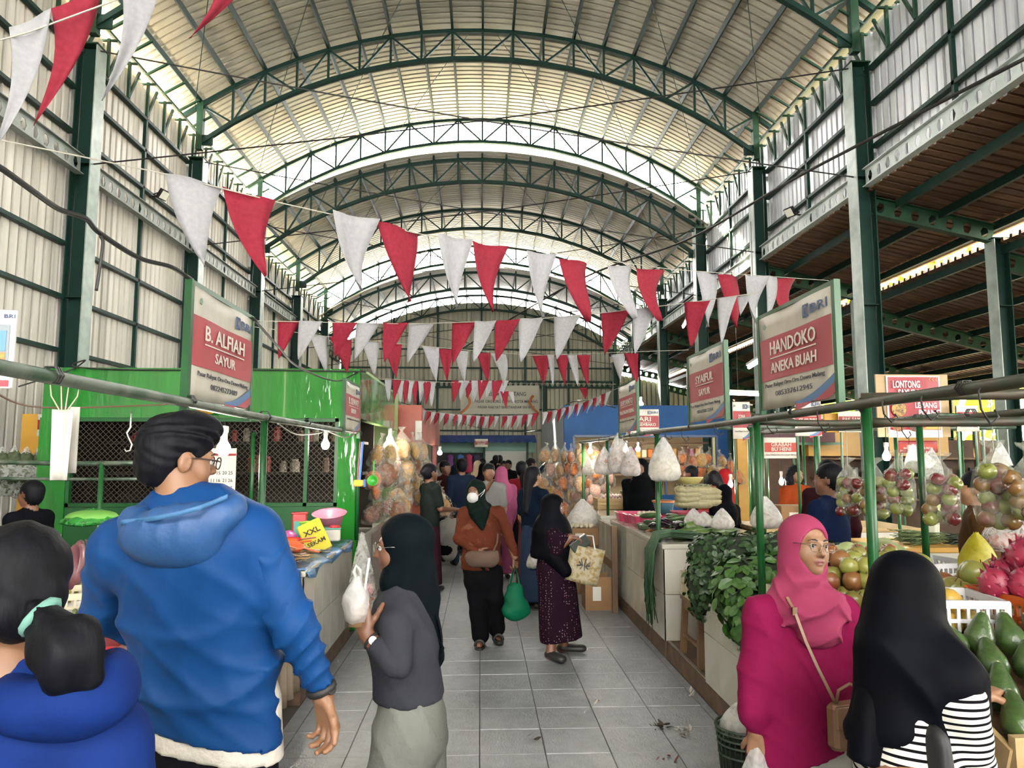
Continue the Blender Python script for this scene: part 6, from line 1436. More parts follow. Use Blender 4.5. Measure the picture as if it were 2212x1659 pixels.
for i, (x, y, c, lab) in enumerate(((-1.52, 5.95, 'd8352f', 'red scoop among the kitchenware'), (-1.5, 5.75, 'e8692f', 'orange funnel among the kitchenware'), (-1.42, 5.62, 'e06a3a', 'coral spatula ladle at the heap front'), (-1.5, 6.3, 'c02a4a', 'crimson dish by the yellow packet'))):
    o = MB().lathe([(0, 0), (.05, .005), (.075, .05), (.07, .05), (.045, .012), (0, .01)], 16).obj('scoop', mat('scoop ' + c, c, .3), None, smooth=True, label=lab, cat='scoop'); o.location = (x, y, .985); o.rotation_euler = (q4.uniform(-.4, .4), q4.uniform(-.4, .4), 0)
    MB().beam((.06, 0, .045), (.19, 0, .055), .022, .008).obj('handle', MATS['scoop ' + c], o)
yp = empty('yellow_packet', (-1.38, 6.12, 1.03), R(25), 'yellow packet with black brush lettering on the kitchenware heap', 'packet'); yp.rotation_euler = (R(-35), R(-25), R(15)); MB().bevbox((0, 0, 0), (.2, .03, .3), .01).obj('pouch', mat('yellow foil', 'd9cc3f', .3), yp); text('lettering', 'XXL', m_dark, yp, (0, -.018, .05), .14, .05, .02, (R(90), 0, 0)); text('lettering', 'SEKAM', m_dark, yp, (0, -.018, -.06), .15, .04, .02, (R(90), 0, 0))
gt = empty('food_container', (-1.36, 6.5, .96), R(10), 'white container with green and red trim at the counter end', 'container'); MB().bevbox((0, 0, .05), (.24, .16, .1), .01).obj('box', m_paper, gt); MB().bevbox((0, 0, .105), (.25, .17, .012), .004).obj('lid', mat('teal lid', '4f9a8a', .4), gt); MB().lathe([(0, .11), (.05, .112), (.04, .13), (0, .135)], 12, (.07, 0, 0)).obj('knob', m_rcr, gt)
m_spoon = [mat('pale wooden spoon', 'b48a58', .6), mat('dark handle', '3a2c24', .5), mat('steel utensil', 'b9b9b4', .25, .8), mat('tan spatula', 'c9a676', .6)]
sp_me = []
for m in m_spoon:
    mb = MB().tube([(-.15, 0, 0), (-.05, 0, .002), (.08, 0, .003)], [.006, .005, .005], 6); mb.lathe([(0, -.004), (.022, 0), (.024, .006), (0, .003)], 10, (.1, 0, .003), sq=(1.3, 1, 2)); sp_me.append(mb.mesh('kitchen_spoon', m, True))
for i in range(46):
    inst(sp_me[q4.randrange(4)], 'kitchen_spoon', None, (q4.uniform(-1.7, -1.33), q4.uniform(5.25, 6.2), .93 + .012 * (i % 5)), (q4.uniform(-.1, .1), q4.uniform(-.1, .1), q4.uniform(-.5, .8)), q4.uniform(.8, 1.2), label='wooden or steel kitchen spoon spread on the blue sheet', cat='spoon', group='utensils spread on the blue sheet')
for k in range(3):
    o = MB().lathe([(0, 0), (.06, 0), (.1, .03), (.105, .04), (.09, .035), (.05, .012), (0, .01)], 20).obj('clay_mortar', mat('brown clay', '9a6444', .7), None, smooth=True, label=['lowest', 'middle', 'topmost'][k] + ' brown clay mortar dish by the blue elbow', cat='mortar'); o.location = (-1.42, 5.25, .92 + k * .042)
mo = MB().lathe([(0, 0), (.05, 0), (.12, .06), (.125, .07), (.11, .06), (.04, .012), (0, .01)], 20).obj('clay_mortar', mat('brown clay', '9a6444', .7), None, smooth=True, label='tilted clay mortar leaning behind the stacked ones', cat='mortar'); mo.location = (-1.55, 5.32, 1.0); mo.rotation_euler = (R(50), R(30), 0)
cu = empty('curtain', (-1.27, 4.85, .12), 0, 'stained beige cloth hanging between the tiled counters', 'curtain')
MB().grid(lambda u, v: (.03 * math.sin(u * 22) * (1 - .5 * v) + .02, -.28 + .56 * u, .78 * v), 30, 8, .003).obj('cloth', mat('stained beige cloth', 'b3a18a', .9, col2='8a7460', scale=6, mix=(.5, .75)), cu, smooth=True)
MB().tube([(.02, -.3, .78), (.02, .3, .78)], .008, 6).obj('rod', m_pipe, cu)
# ================================================================ people
ALB[0] = 0.5
def rotm(yaw=0, pitch=0, roll=0):
    return np.array((Matrix.Rotation(R(yaw), 3, 'Z') @ Matrix.Rotation(R(pitch), 3, 'X') @ Matrix.Rotation(R(roll), 3, 'Y')))
def xf(prims, o, Rm, s=1.0):
    """move prims written in a part's own frame to place o with axes Rm"""
    o = np.asarray(o, float); out = []
    t = lambda v: o + Rm @ (np.asarray(v, float) * s)
    for q in prims:
        if q[0] == 'c': out.append(('c', t(q[1]), t(q[2]), q[3] * s, q[4] * s, (q[5] if len(q) > 5 else .03) * s))
        elif q[0] in 'es':
            r0 = np.asarray(q[4]) if len(q) > 4 else np.eye(3)
            out.append((q[0], t(q[1]), np.asarray(q[2], float) * s, (q[3] if len(q) > 3 else .03) * s, Rm @ r0))
        elif q[0] == 'k': out.append(('k', t(q[1]), Rm @ np.asarray(q[2], float)))
        elif q[0] == 'd': out.append(('d', (lambda p, f=q[1]: f(((p - o) @ Rm) / s) * s)))
    return out
HEAD = [('e', (0, -.018, .03), (.074, .092, .082)), ('e', (0, .02, -.03), (.060, .066, .076), .03), ('e', (0, .058, -.086), (.026, .022, .02), .03),
        ('e', (.034, .048, -.03), (.028, .026, .032), .025), ('e', (-.034, .048, -.03), (.028, .026, .032), .025), ('c', (-.032, .072, .024), (.032, .072, .024), .012, .012, .015),
        ('s', (.030, .091, .006), (.0145, .009, .0065), .008), ('s', (-.030, .091, .006), (.0145, .009, .0065), .008),
        ('c', (0, .080, .014), (0, .099, -.022), .007, .0115, .010), ('e', (.011, .088, -.027), (.008, .009, .007), .008), ('e', (-.011, .088, -.027), (.008, .009, .007), .008),
        ('e', (0, .080, -.051), (.022, .011, .0055), .006), ('e', (0, .078, -.062), (.018, .011, .007), .005), ('s', (0, .093, -.0565), (.022, .008, .0015), .003)]
EARS = [('e', (.077, -.008, -.005), (.010, .02, .031), .008), ('e', (-.077, -.008, -.005), (.010, .02, .031), .008), ('s', (.088, .0, -.002), (.007, .01, .018), .006), ('s', (-.088, .0, -.002), (.007, .01, .018), .006)]
def unit(v): v = np.asarray(v, float); return v / (np.linalg.norm(v) + 1e-9)
def hand(w, f, n, side, curl=(20, 25, 20), s=1.0, spread=.0, thumb=.35):
    """w wrist, f finger direction, n palm normal, side +1/-1 puts the thumb on n x f"""
    w = np.asarray(w, float); f = unit(f); n = unit(np.asarray(n) - f * np.dot(n, f)); t = np.cross(n, f) * side; out = []
    for i in range(4):
        b = w + (f * .012 + t * (.017 - i * .0115)) * s; k = w + (f * (.086 - .004 * abs(i - 1)) + t * (.030 - i * .0195)) * s
        out.append(('c', b, k, .0135 * s, .0108 * s, .014 * s))
        p = k; a = 0; L_ = (.072, .08, .075, .058)[i]; r0 = .0092 - (.001 if i == 3 else 0)
        for j in range(3):
            a += R(curl[j]) * (1 + .12 * i); d = f * math.cos(a) + n * math.sin(a) + t * (spread * (1 - i * .66)); q = p + unit(d) * L_ * (.45, .31, .24)[j] * s
            out.append(('c', p, q, (r0 - .0006 * j) * s, (r0 - .0006 * (j + 1)) * s, .004 * s)); p = q
    p = w + (f * .022 + t * .018) * s; d = unit(f * .62 + t * .62 + n * thumb)
    for j in range(3):
        q = p + d * (.042, .032, .026)[j] * s; out.append(('c', p, q, (.0135, .0112, .0098)[j] * s, (.0112, .0098, .008)[j] * s, .007 * s)); p = q; d = unit(d + f * .25 + n * .3)
    return out
def folds(amp, fz=22, ax=(0, 0, 1), sx=9, ph=0.0):
    ax = unit(ax)
    def f(p):
        z = p @ ax; return amp * (np.sin(fz * z + 2.2 * np.sin(sx * p[:, 0] + ph) + 1.7 * np.sin(sx * 1.2 * p[:, 1])) * .6 + .4 * np.sin(fz * 1.9 * z + 2.6 * np.sin(sx * 1.7 * p[:, 0] + 1 + ph)))
    return ('d', f)
def vfolds(amp, n=9, c=(0, 0), ph=0.0):
    return ('d', lambda p: amp * np.sin(n * np.arctan2(p[:, 1] - c[1], p[:, 0] - c[0]) + ph + 2 * np.sin(4 * p[:, 2])))
ALB[0] = .46
m_skin = mat('warm brown skin', 'b0805e', .5, col2='a5745380'[:6], scale=14, sss=.12); m_skin2 = mat('deeper brown skin', '91634a', .5, col2='875a42', scale=14, sss=.1); m_skinl = mat('light brown skin', 'b98a68', .5, col2='ab7c5a', scale=14, sss=.12)
m_lip = mat('muted lip', '9a5a52', .4); m_lipd = mat('brown lip', '7a4a42', .45); ALB[0] = .5; m_eyew = mat('eye white', 'dcd8d0', .2); m_iris = mat('dark iris', '1c120c', .1)
ALB[0] = .38
m_hair = mat('black hair', '121218', .55, spec=.1, col2='20222a', scale=60, stretch=(1, 1, .15), bump=.12, bscale=120); m_brow = mat('dark brow hair', '2a1c16', .7)
def fabric(n, c, c2=None, rough=.85, bump=.25, bs=60): return mat(n, c, rough, col2=c2 or c, scale=5, bump=bump, bscale=bs, spec=.06)
def bounds(groups, pad=.03):
    P_ = []
    for q in groups:
        if q[0] == 'c': P_ += [np.asarray(q[1]) - q[3], np.asarray(q[1]) + q[3], np.asarray(q[2]) - q[4], np.asarray(q[2]) + q[4]]
        elif q[0] == 'e': r_ = max(q[2]) if len(q) > 4 else np.asarray(q[2]); P_ += [np.asarray(q[1]) - r_, np.asarray(q[1]) + r_]
        elif q[0] == 'fl':
            lo, hi = bounds(q[4], 0); P_ += [lo, hi]
    return np.min(P_, 0) - pad, np.max(P_, 0) + pad
def solid(prims, h, pad=.03):
    lo, hi = bounds(prims, pad); return nets(lambda p: ev(prims, p), lo, hi, h)
def eyes(par, o, Rm, s=1.0, look=(0, 0)):
    o = np.asarray(o, float)
    for sx in (-1, 1):
        c = o + Rm @ (np.array((sx * .030, .0745, .006)) * s)
        e = MB().lathe([(0, -.0118), (.006, -.0102), (.0102, -.006), (.0118, 0), (.0102, .006), (.006, .0102), (0, .0118)], 12).obj('eyeball', m_eyew, par, smooth=True); e.location = c; e.scale = (s,) * 3
        g = Rm @ (np.array((look[0] * .004, .0092, look[1] * .004)) * s)
        i_ = MB().lathe([(0, -.006), (.004, -.0045), (.0062, 0), (.004, .0045), (0, .006)], 10).obj('iris', m_iris, e, smooth=True); i_.location = g / s; i_.scale = (.95,) * 3
        mb = MB(); pts = [o + Rm @ (np.array((sx * x, y, z)) * s) for x, y, z in ((.014, .0865, .0265), (.024, .0865, .031), (.036, .081, .030), (.046, .071, .0245))]
        mb.tube(pts, [.0022 * s, .003 * s, .0026 * s, .0012 * s], 5).obj('eyebrow', m_brow, par, smooth=True)
        pts = [o + Rm @ (np.array((sx * x, y, z)) * s) for x, y, z in ((.017, .0825, .0075), (.024, .0855, .0125), (.034, .084, .0125), (.043, .077, .007))]
        MB().tube(pts, [.001 * s, .0016 * s, .0016 * s, .001 * s], 5).obj('upper_lid', m_brow, par, smooth=True)
def glasses(par, o, Rm, s=1.0, m=None, w=.0007, shape=4, r=.019):
    m = m or mat('thin gold frame', 'c9a98a', .25, .9); mb = MB(); o = np.asarray(o, float)
    T = lambda v: o + Rm @ (np.array(v) * s)
    for sx in (-1, 1):
        ring = []
        for k in range(20):
            a = 2 * math.pi * k / 20; e = 2 / shape; ca, sa = math.cos(a), math.sin(a)
            ring.append(T((sx * .032 + r * 1.15 * math.copysign(abs(ca) ** e, ca), .101 - .06 * max(0, sx * (sx * .032 + r * ca) - .03), .004 + r * math.copysign(abs(sa) ** e, sa) * .92)))
        mb.tube(ring, w * s + .0005, 5, closed=True)
        mb.tube([T((sx * .053, .097, .010)), T((sx * .07, .085, .012)), T((sx * .079, .03, .012)), T((sx * .08, -.01, .008))], w * s + .0006, 5)
    mb.tube([T((-.012, .1015, .008)), T((0, .104, .011)), T((.012, .1015, .008))], w * s + .0006, 5)
    mb.obj('glasses', m, par, smooth=True)
def skinpick(o, Rm, s=1.0):
    o = np.asarray(o, float)
    def f(c):
        q = ((c - o) @ Rm) / s; return ((np.abs(q[:, 0]) < .024) & (q[:, 1] > .074) & (q[:, 2] < -.0455) & (q[:, 2] > -.0695) & (np.abs(q[:, 0]) < .024 - 1.2 * np.abs(q[:, 2] + .057))).astype(int)
    return f
def hijab_prims(o, Rm, s, drop_f=.3, drop_b=.3, w=.2, d=.14, chest=None, face=(.058, .078), fz=-.012):
    """hood round the head plus a cape to the shoulders, opening at the face"""
    o = np.asarray(o, float)
    hood = xf([('e', (0, -.02, .03), (.088, .106, .098)), ('e', (0, -.01, -.06), (.082, .092, .10), .05), ('s', (0, .115, fz), (face[0], .075, face[1]), .012)], o, Rm, s)
    return hood
def figure(name, lab, base, rz, H, g, detail=True, **kw):
    """g: list of (part name, material(s), prims, cell[, pick]) in the person's own frame"""
    t = empty(name, (base[0], base[1], base[2] if len(base) > 2 else 0), R(rz), lab, 'person')
    for e in g:
        blob_mesh(e[0], [solid(e[2], e[3])] if not isinstance(e[2], tuple) else [solid(p, h) for p, h in e[2]], e[1], t, e[4] if len(e) > 4 else None)
    return t
def arm(s, e, w, r=(.05, .042, .032), k=.02): return [('c', s, e, r[0], r[1], k), ('c', e, w, r[1], r[2], k)]
def leg(h, kn, a, r=(.085, .062, .05), k=.03): return [('c', h, kn, r[0], r[1], k), ('c', kn, a, r[1], r[2], k)]
def foot(a, yaw=0, L_=.15, r=.032):
    d = rotm(yaw) @ np.array((0, 1, 0)); a = np.asarray(a, float); z = np.array((a[0], a[1], r))
    return [('c', a, z - d * .02, .036, r, .02), ('c', z - d * .04, z + d * L_, r, r * .75, .02)]
# ---------------------------------------------------------------- man in the blue jacket
base = Vector((-.78, 2.12, 0)); W_ = lambda px, py, Y: np.array(P(px, py, Y) - base)
m_jk = mat('bright blue nylon', '1a5ba6', .55, col2='1a559c', scale=6, bump=.12, bscale=14, spec=.12); m_jkl = mat('light blue trim', '4f93d0', .6); m_jeans = mat('black denim', '15151c', .8, spec=.08, col2='1f1f28', scale=30); ALB[0] = .66; m_tee = fabric('cream tee cotton', 'd9d4c8'); ALB[0] = .38
sR, sL = W_(550, 1150, 2.12), W_(258, 1188, 2.15); eR, wR = W_(634, 1350, 2.1), W_(694, 1486, 2.16); eL, wL = W_(218, 1330, 2.3), W_(330, 1380, 2.5)
hc = W_(390, 993, 2.16); hR = rotm(-52, -8, 3); hipc = W_(455, 1600, 2.18); ch = W_(420, 1250, 2.14); nk = W_(402, 1105, 2.15)
man = empty('person', base, 0, 'man in a bright blue hooded jacket and glasses seen from behind', 'person')
hips = [('fl', hipc, (0, 1, 0), .72, [('c', hipc + (0, 0, -.1), hipc + (0, 0, .1), .175, .17)], .05)]
legs_ = leg(hipc + (.09, 0, -.08), hipc + (.1, .02, -.42), hipc + (.1, 0, -.8), (.1, .075, .065)) + leg(hipc + (-.09, 0, -.08), hipc + (-.1, .02, -.42), hipc + (-.1, 0, -.8), (.1, .075, .065))
skin = xf(HEAD + EARS, hc, hR, .99); neck = [('c', hc + (0, -.02, -.05), nk + (0, .0, -.02), .058, .068, .02)]
trunk_s = [('c', nk, hipc, .09, .1)]
hnd = hand(wR + (.002, -.002, -.022), wR - eR + (-.01, 0, -.1), (-.55, -.75, 0), 1, (28, 38, 25), 1.08, .03)
blob_mesh('body', [solid(skin, .006), solid(neck + trunk_s + arm(sR, eR, wR + (wR - eR) * .15, (.045, .04, .03)) + arm(sL, eL, wL) + legs_ + [('c', hc + (0, 0, -.06), nk, .05, .06)], .016), solid(hnd + [('c', wR + (eR - wR) * .25, wR + (.0, 0, -.02), .032, .026, .015)], .0042)], [m_skin, m_lip], man, None)
jk = [('fl', ch, (0, 1, 0), .62, [('c', hipc + (.0, 0, .03), ch + (0, 0, .05), .205, .225), ('c', ch + (0, 0, .05), nk + (0, 0, -.09), .225, .16, .05)], .04), ('c', sL + (.02, 0, -.01), sR + (-.02, 0, -.02), .08, .08, .07), ('c', nk + (0, 0, -.06), nk + (0, 0, .0), .085, .07, .04)] + \
     [('c', sR + (0, 0, -.01), eR, .076, .062, .03), ('c', eR, wR + (eR - wR) * .10, .062, .043, .03), ('c', sL, eL, .085, .062, .04), ('c', eL, wL, .062, .05, .03)]
def ridge(ph, n=2): return (1 - np.abs(np.sin(ph))) ** n - .35
def jkf(p):
    x, z = p[:, 0] - ch[0], p[:, 2] - hipc[2]; e = np.exp(-((z - .2) / .17) ** 2); sr = np.exp(-((z - .42) / .12) ** 2)
    return -.019 * e * ridge(15 * (z - .55 * x) + 1.6 * np.sin(7 * x + 2 * z) + .5) - .010 * e * ridge(27 * (z + .25 * x) + 2 * np.sin(9 * x)) - .011 * sr * ridge(17 * (x * .8 + z * .7) + 1.2 * np.sin(11 * z)) - .005 * ridge(30 * x + 12 * z + 3 * np.sin(8 * z))
hem = hipc + (0, 0, .035)
jk += [('d', jkf), ('k', wR + (eR - wR) * .06, unit(wR - eR))] if False else [('d', jkf)]
jkb = [q for q in jk]; 
body_j = jk[:3]; arm_j = jk[3:5]; arml_j = jk[5:7]
jko = blob_mesh('jacket', [solid(body_j + arm_j[:1] + arml_j[:1] + [('d', jkf), ('k', hem, unit((-.25, 0, -1)))], .011), solid(arm_j + [('d', lambda p: -.013 * ridge(38 * (p @ unit(wR - eR)) + 1.8 * np.sin(22 * p[:, 0]) + 1.5 * np.sin(14 * p[:, 2]))), ('k', wR + (eR - wR) * .05, unit(wR - eR))], .009), solid(arml_j + [('d', jkf)], .014)], m_jk, man)
hd = np.array(W_(375, 1138, 1.99)); m_hood = mat('mid blue nylon hood', '2a6cb4', .55, col2='245fa4', scale=8, bump=.2, bscale=20)
hoodp = [('e', hd + (.0, .02, -.005), (.155, .062, .07), .03, rotm(0, 0, -14)), ('e', hd + (.01, .03, -.055), (.105, .05, .06), .06), ('c', hd + (.13, .06, .045), nk + (.06, .1, .0), .045, .03, .05), ('c', hd + (-.13, .07, .01), nk + (-.06, .1, -.02), .045, .03, .05), ('s', hd + (.02, .075, .085), (.115, .07, .05), .02), ('d', lambda p: -.005 * ridge(62 * (p[:, 0] - hd[0]) + 1.5 * np.sin(18 * p[:, 2])) * np.clip((p[:, 2] - hd[2] + .06) * 14, 0, 1))]
blob('hood', hoodp, hd - .24, hd + .26, .009, m_hood, jko)
tp = [W_(x, y, 1.945 if 300 < x < 450 else 1.99) for x, y in ((262, 1128), (300, 1124), (345, 1118), (390, 1109), (435, 1096), (470, 1082), (492, 1072))]
MB().grid(lambda u, v: Vector(tp[min(int(u * 6), 5)]).lerp(Vector(tp[min(int(u * 6), 5) + 1]), u * 6 - min(int(u * 6), 5)) + Vector((0, -.012 * math.sin(math.pi * u), .013 * (v - .5))), 24, 2, .003).obj('hood_trim', m_jkl, jko, smooth=True)
tee = [('fl', hipc, (0, 1, 0), .64, [('c', hipc + (0, 0, -.06), hipc + (0, 0, .08), .212, .2)]), ('d', lambda p: .003 * np.sin(35 * p[:, 0] + 8 * p[:, 2])), ('k', hipc + (0, 0, -.012), unit((-.22, 0, -1)))]
blob_mesh('tee_shirt', [solid(tee, .012)], m_tee, man)
blob_mesh('jeans', [solid(hips + legs_ + [folds(.004, 30)], .016)], m_jeans, man)
hair = xf([('e', (0, -.025, .045), (.086, .104, .088)), ('e', (0, .03, .1), (.07, .07, .045), .04), ('e', (0, -.06, -.02), (.072, .062, .072), .03), ('s', (0, .10, -.04), (.12, .085, .085), .02), ('s', (.085, .01, -.03), (.03, .035, .05), .02), ('s', (-.085, .01, -.03), (.03, .035, .05), .02), ('k', (0, 0, -.085), (0, 0, -1)), ('d', lambda p: .0028 * np.sin(120 * p[:, 0] + 6 * np.sin(40 * p[:, 2])) * (.5 + np.clip(p[:, 2] * 14, 0, 1)))], hc, hR, .99)
blob_mesh('hair', [solid(hair, .006)], m_hair, man); glasses(man, hc, hR, .99, mat('dark brown frame', '3a2620', .3), .0016, 2.4); eyes(man, hc, hR, .99)
wd = unit(wR - eR); ring_ = []
for e, nm, m, rr, dz in ((0, 'watch_strap', m_dark, .033, .0), (1, 'watch_case', m_dark, 0, 0)):
    c = wR + wd * .0
    if e == 0:
        a_ = unit(np.cross(wd, (0, 1, 0))); b_ = np.cross(wd, a_); MB().tube([c + (a_ * math.cos(k * .52) * rr + b_ * math.sin(k * .52) * rr * .82) for k in range(12)], .014, 6, closed=True).obj(nm, m, man, smooth=True)
    else: MB().lathe([(0, 0), (.016, 0), (.016, .008), (0, .009)], 14, rot=Vector((.8, -.5, .2)).to_track_quat('Z', 'Y').to_matrix()).obj(nm, m, man).location = c + np.array((.028, -.012, 0))
MB().tube([np.array(hnd[9][1]) + unit((.2, .1, -1)) * .01 + .0095 * (math.cos(k * .785) * unit((1, 0, .2)) + math.sin(k * .785) * unit((0, 1, .1))) for k in range(8)], .0016, 5, closed=True).obj('ring', mat('silver ring', 'd9d6cc', .2, .9), man)
# ---------------------------------------------------------------- girl with a ponytail
base = Vector((-.86, 1.32, 0)); hc = W_(34, 1272, 1.32); hR = rotm(38, -8, 0); m_hd = mat('royal blue hoodie', '1c3f96', .75, spec=.08, col2='17357f', scale=8, bump=.2, bscale=25)
girl = empty('person', base, 0, 'girl with a dark ponytail and royal blue hooded jacket seen from behind', 'person')
nk = hc + (.01, -.01, -.15); shz = nk + (0, 0, -.06)
blob_mesh('body', [solid(xf(HEAD + EARS, hc, hR, .86), .008), solid([('c', hc + (0, 0, -.05), nk, .045, .055), ('c', nk, shz + (0, 0, -.5), .08, .1), ('c', shz + (0, 0, -.5), shz + (0, .02, -1.1), .1, .05)], .02)], [m_skin, m_lip], girl, None)
blob_mesh('hair', [solid(xf([('e', (0, -.022, .035), (.092, .11, .097)), ('e', (0, -.07, -.03), (.075, .06, .07), .03), ('s', (0, .12, -.04), (.1, .09, .095), .02), ('k', (0, 0, -.1), (0, 0, -1)), ('d', lambda p: .002 * np.sin(90 * p[:, 0] + 4 * np.sin(30 * p[:, 2])))], hc, hR, .88), .008)], m_hair, girl)
pt = W_(88, 1332, 1.22); p2 = W_(150, 1400, 1.19); p3 = W_(185, 1462, 1.2)
blob_mesh('ponytail', [solid([('c', pt, p2, .026, .044, .03), ('c', p2, p3, .044, .022, .03), ('e', p2 + (.0, 0, -.02), (.044, .04, .05), .03), ('d', lambda p: .004 * np.sin(110 * (p @ unit((1, 0, .7))) + 4 * np.sin(30 * p[:, 2])))], .007)], m_hair, girl)
MB().tube([pt + .026 * (math.cos(k * .52) * unit((.5, .2, .8)) + math.sin(k * .52) * unit((.1, 1, 0))) for k in range(12)], .009, 6, closed=True).obj('hair_tie', mat('mint hair tie', '8fd0c0', .8), girl, smooth=True)
cz = np.array(P(70, 1640, 1.3) - base)
gj = blob_mesh('jacket', [solid([('fl', cz, (0, 1, 0), .66, [('c', cz + (-.01, 0, -.35), cz + (-.01, 0, .02), .17, .155), ('c', cz + (0, 0, .02), nk + (0, 0, -.04), .15, .08, .05)], .03), ('c', cz + (.13, 0, -.0), cz + (.17, .03, -.3), .07, .05, .04), ('c', cz + (-.13, 0, .0), cz + (-.18, .05, -.3), .07, .05, .04), folds(.005, 26, (.3, 0, 1))], .012)], m_hd, girl)
hdp = np.array(W_(195, 1480, 1.26))
blob_mesh('hood', [solid([('e', hdp, (.075, .09, .065), .03, rotm(0, 0, 20)), ('e', hdp + (-.06, .0, -.02), (.1, .1, .055), .05), ('s', hdp + (-.06, .0, .07), (.085, .09, .055), .02), folds(.004, 40, (.6, 0, 1))], .009)], m_hd, gj)
# ---------------------------------------------------------------- woman in grey with a drink
base = Vector((-.30, 2.68, 0)); m_gs = mat('charcoal grey jersey', '4b4d56', .85, spec=.08, col2='44464f', scale=8, bump=.15, bscale=60); m_bh = mat('black teal hijab cloth', '0b151a', .75, spec=.05, col2='0e1a20', scale=6, bump=.1, bscale=30); ALB[0] = .55; m_gt = fabric('grey green trousers', '84867f', '787a74'); ALB[0] = .38
gw = empty('person', base, 0, 'woman in a grey top and black hijab holding a bagged drink', 'person')
Yg = 2.68; G = lambda px, py, dy=0: np.array(P(px, py, Yg + dy) - base)
hc = G(868, 1182, .02); hR = rotm(92, -4, 0); sh = G(868, 1305, .02); hp = G(885, 1500, .02)
eL = G(852, 1432, -.21); wL = G(797, 1378, -.16)
blob_mesh('body', [solid(xf(HEAD, hc, hR, .97), .006), solid([('c', hc + (0, 0, -.06), sh + (0, 0, -.02), .05, .06), ('c', sh, hp, .09, .1)] + leg(hp + (0, -.08, -.05), hp + (.0, -.08, -.4), hp + (.02, -.08, -.78)) + leg(hp + (0, .08, -.05), hp + (-.03, .08, -.4), hp + (0, .08, -.78)), .02), solid(hand(wL + (-.01, 0, .012), unit((-.28, .15, .95)), (.2, 1, .1), 1, (30, 38, 30), .92, .03, .5) + [('c', eL + (wL - eL) * .6, wL + (-.01, 0, .01), .031, .024, .015)], .0045)], [m_skin2, m_lipd], gw, skinpick(hc, hR, .97))
top = [('fl', (sh + hp) / 2, (1, 0, 0), .78, [('c', hp + (-.0, 0, .0), G(872, 1390), .165, .15), ('c', G(872, 1390), sh + (0, 0, -.04), .15, .14, .04)], .04), ('c', sh + (.01, -.13, -.03), sh + (.01, .13, -.03), .062, .062, .05), ('e', G(828, 1362, -.0), (.06, .11, .06), .05),
       ('c', sh + (.0, -.165, -.04), eL + (.01, 0, 0), .062, .05, .012), ('c', sh + (.01, .14, -.03), sh + (-.06, .17, -.28), .06, .05, .03), ('d', lambda p: -.006 * ridge(18 * (p[:, 2] + .7 * p[:, 0]) + 2 * np.sin(7 * p[:, 0] + 4 * p[:, 1]))), ('k', hp + (0, 0, -.005), (0, 0, -1))]
slv = [('c', eL + (.01, 0, 0), eL + (wL - eL) * .78, .052, .037, .02), ('d', lambda p: .003 * np.sin(80 * p[:, 0])), ('k', eL + (wL - eL) * .76, unit(wL - eL))]
blob_mesh('grey_top', [solid(top, .01), solid(slv, .008)], m_gs, gw)
blob_mesh('trousers', [solid([('fl', hp, (1, 0, 0), .74, [('c', hp + (.01, 0, -.12), hp + (0, 0, .02), .172, .155)], .05)] + leg(hp + (-.01, -.08, -.1), hp + (-.08, -.085, -.45), hp + (-.06, -.085, -.8), (.11, .09, .08)) + leg(hp + (.02, .075, -.1), hp + (.05, .085, -.45), hp + (.07, .085, -.8), (.11, .09, .08)) + [('d', lambda p: -.01 * ridge(16 * (p[:, 2] + 1.3 * p[:, 0]) + 1.5 * np.sin(9 * p[:, 0] + 6 * p[:, 1]))), ('k', hp + (0, 0, .02), (0, 0, 1))], .014)], m_gt, gw)
hj = xf([('e', (0, -.02, .03), (.088, .108, .097)), ('e', (0, -.015, -.06), (.08, .082, .085), .04), ('s', (0, .125, -.012), (.085, .082, .1), .008)], hc, hR, .97) + [('fl', sh, (0, 1, 0), .75, [('c', hc + (.045, 0, -.08), G(900, 1290), .075, .085, .03), ('c', G(900, 1290), G(932, 1420), .078, .04, .04), ('c', G(928, 1420), G(945, 1470), .035, .012, .03)], .04), ('c', G(852, 1255), G(866, 1268), .052, .058, .04), ('d', lambda p: .004 * np.sin(75 * p[:, 0] + 3 * np.sin(12 * p[:, 2])) * np.clip((1.36 - p[:, 2]) * 10, 0, 1))]
blob_mesh('hijab', [solid(hj, .0075)], m_bh, gw); eyes(gw, hc, hR, .97); glasses(gw, hc, hR, .97, mat('silver frame', 'cfcabf', .25, .9), .0009, 3)
cw = wL + (eL - wL) * .12; ax_ = unit(eL - wL); a_ = unit(np.cross(ax_, (0, 1, 0))); b_ = np.cross(ax_, a_)
MB().tube([cw + (a_ * math.cos(k * .52) + b_ * math.sin(k * .52)) * .029 for k in range(12)], .006, 6, closed=True).obj('watch_strap', m_dark, gw, smooth=True); MB().lathe([(0, 0), (.013, 0), (.014, .006), (0, .007)], 16, rot=Vector((.3, -.9, .3)).to_track_quat('Z', 'Y').to_matrix()).obj('watch_face', m_paper, gw).location = cw + np.array((.006, -.029, .008))
MB().grid(lambda u, v: Vector(G(932 + 24 * math.sin(v * 2), 1290 + 135 * v, .0)) + Vector((.0, -.03 + .06 * u, 0)), 4, 8, .002).obj('hijab_tail', m_bh, gw, smooth=True)
tl_ = [Vector(G(x, y, -.02)) for x, y in ((948, 1380), (958, 1400), (953, 1425))]; MB().tube(tl_, [.004, .003, .005], 5).obj('hijab_string', m_bh, gw)
cup = empty('bagged_drink', Vector(G(770, 1322, -.15)) + base, 0, 'iced drink cup in a white carry bag held by the woman in grey', 'drink')
MB().lathe([(0, -.045), (.028, -.045), (.036, .045), (.0, .045)], 18).obj('cup', mat('milky tea', 'c99a6a', .2, col2='e0c09a', scale=20), cup, smooth=True)
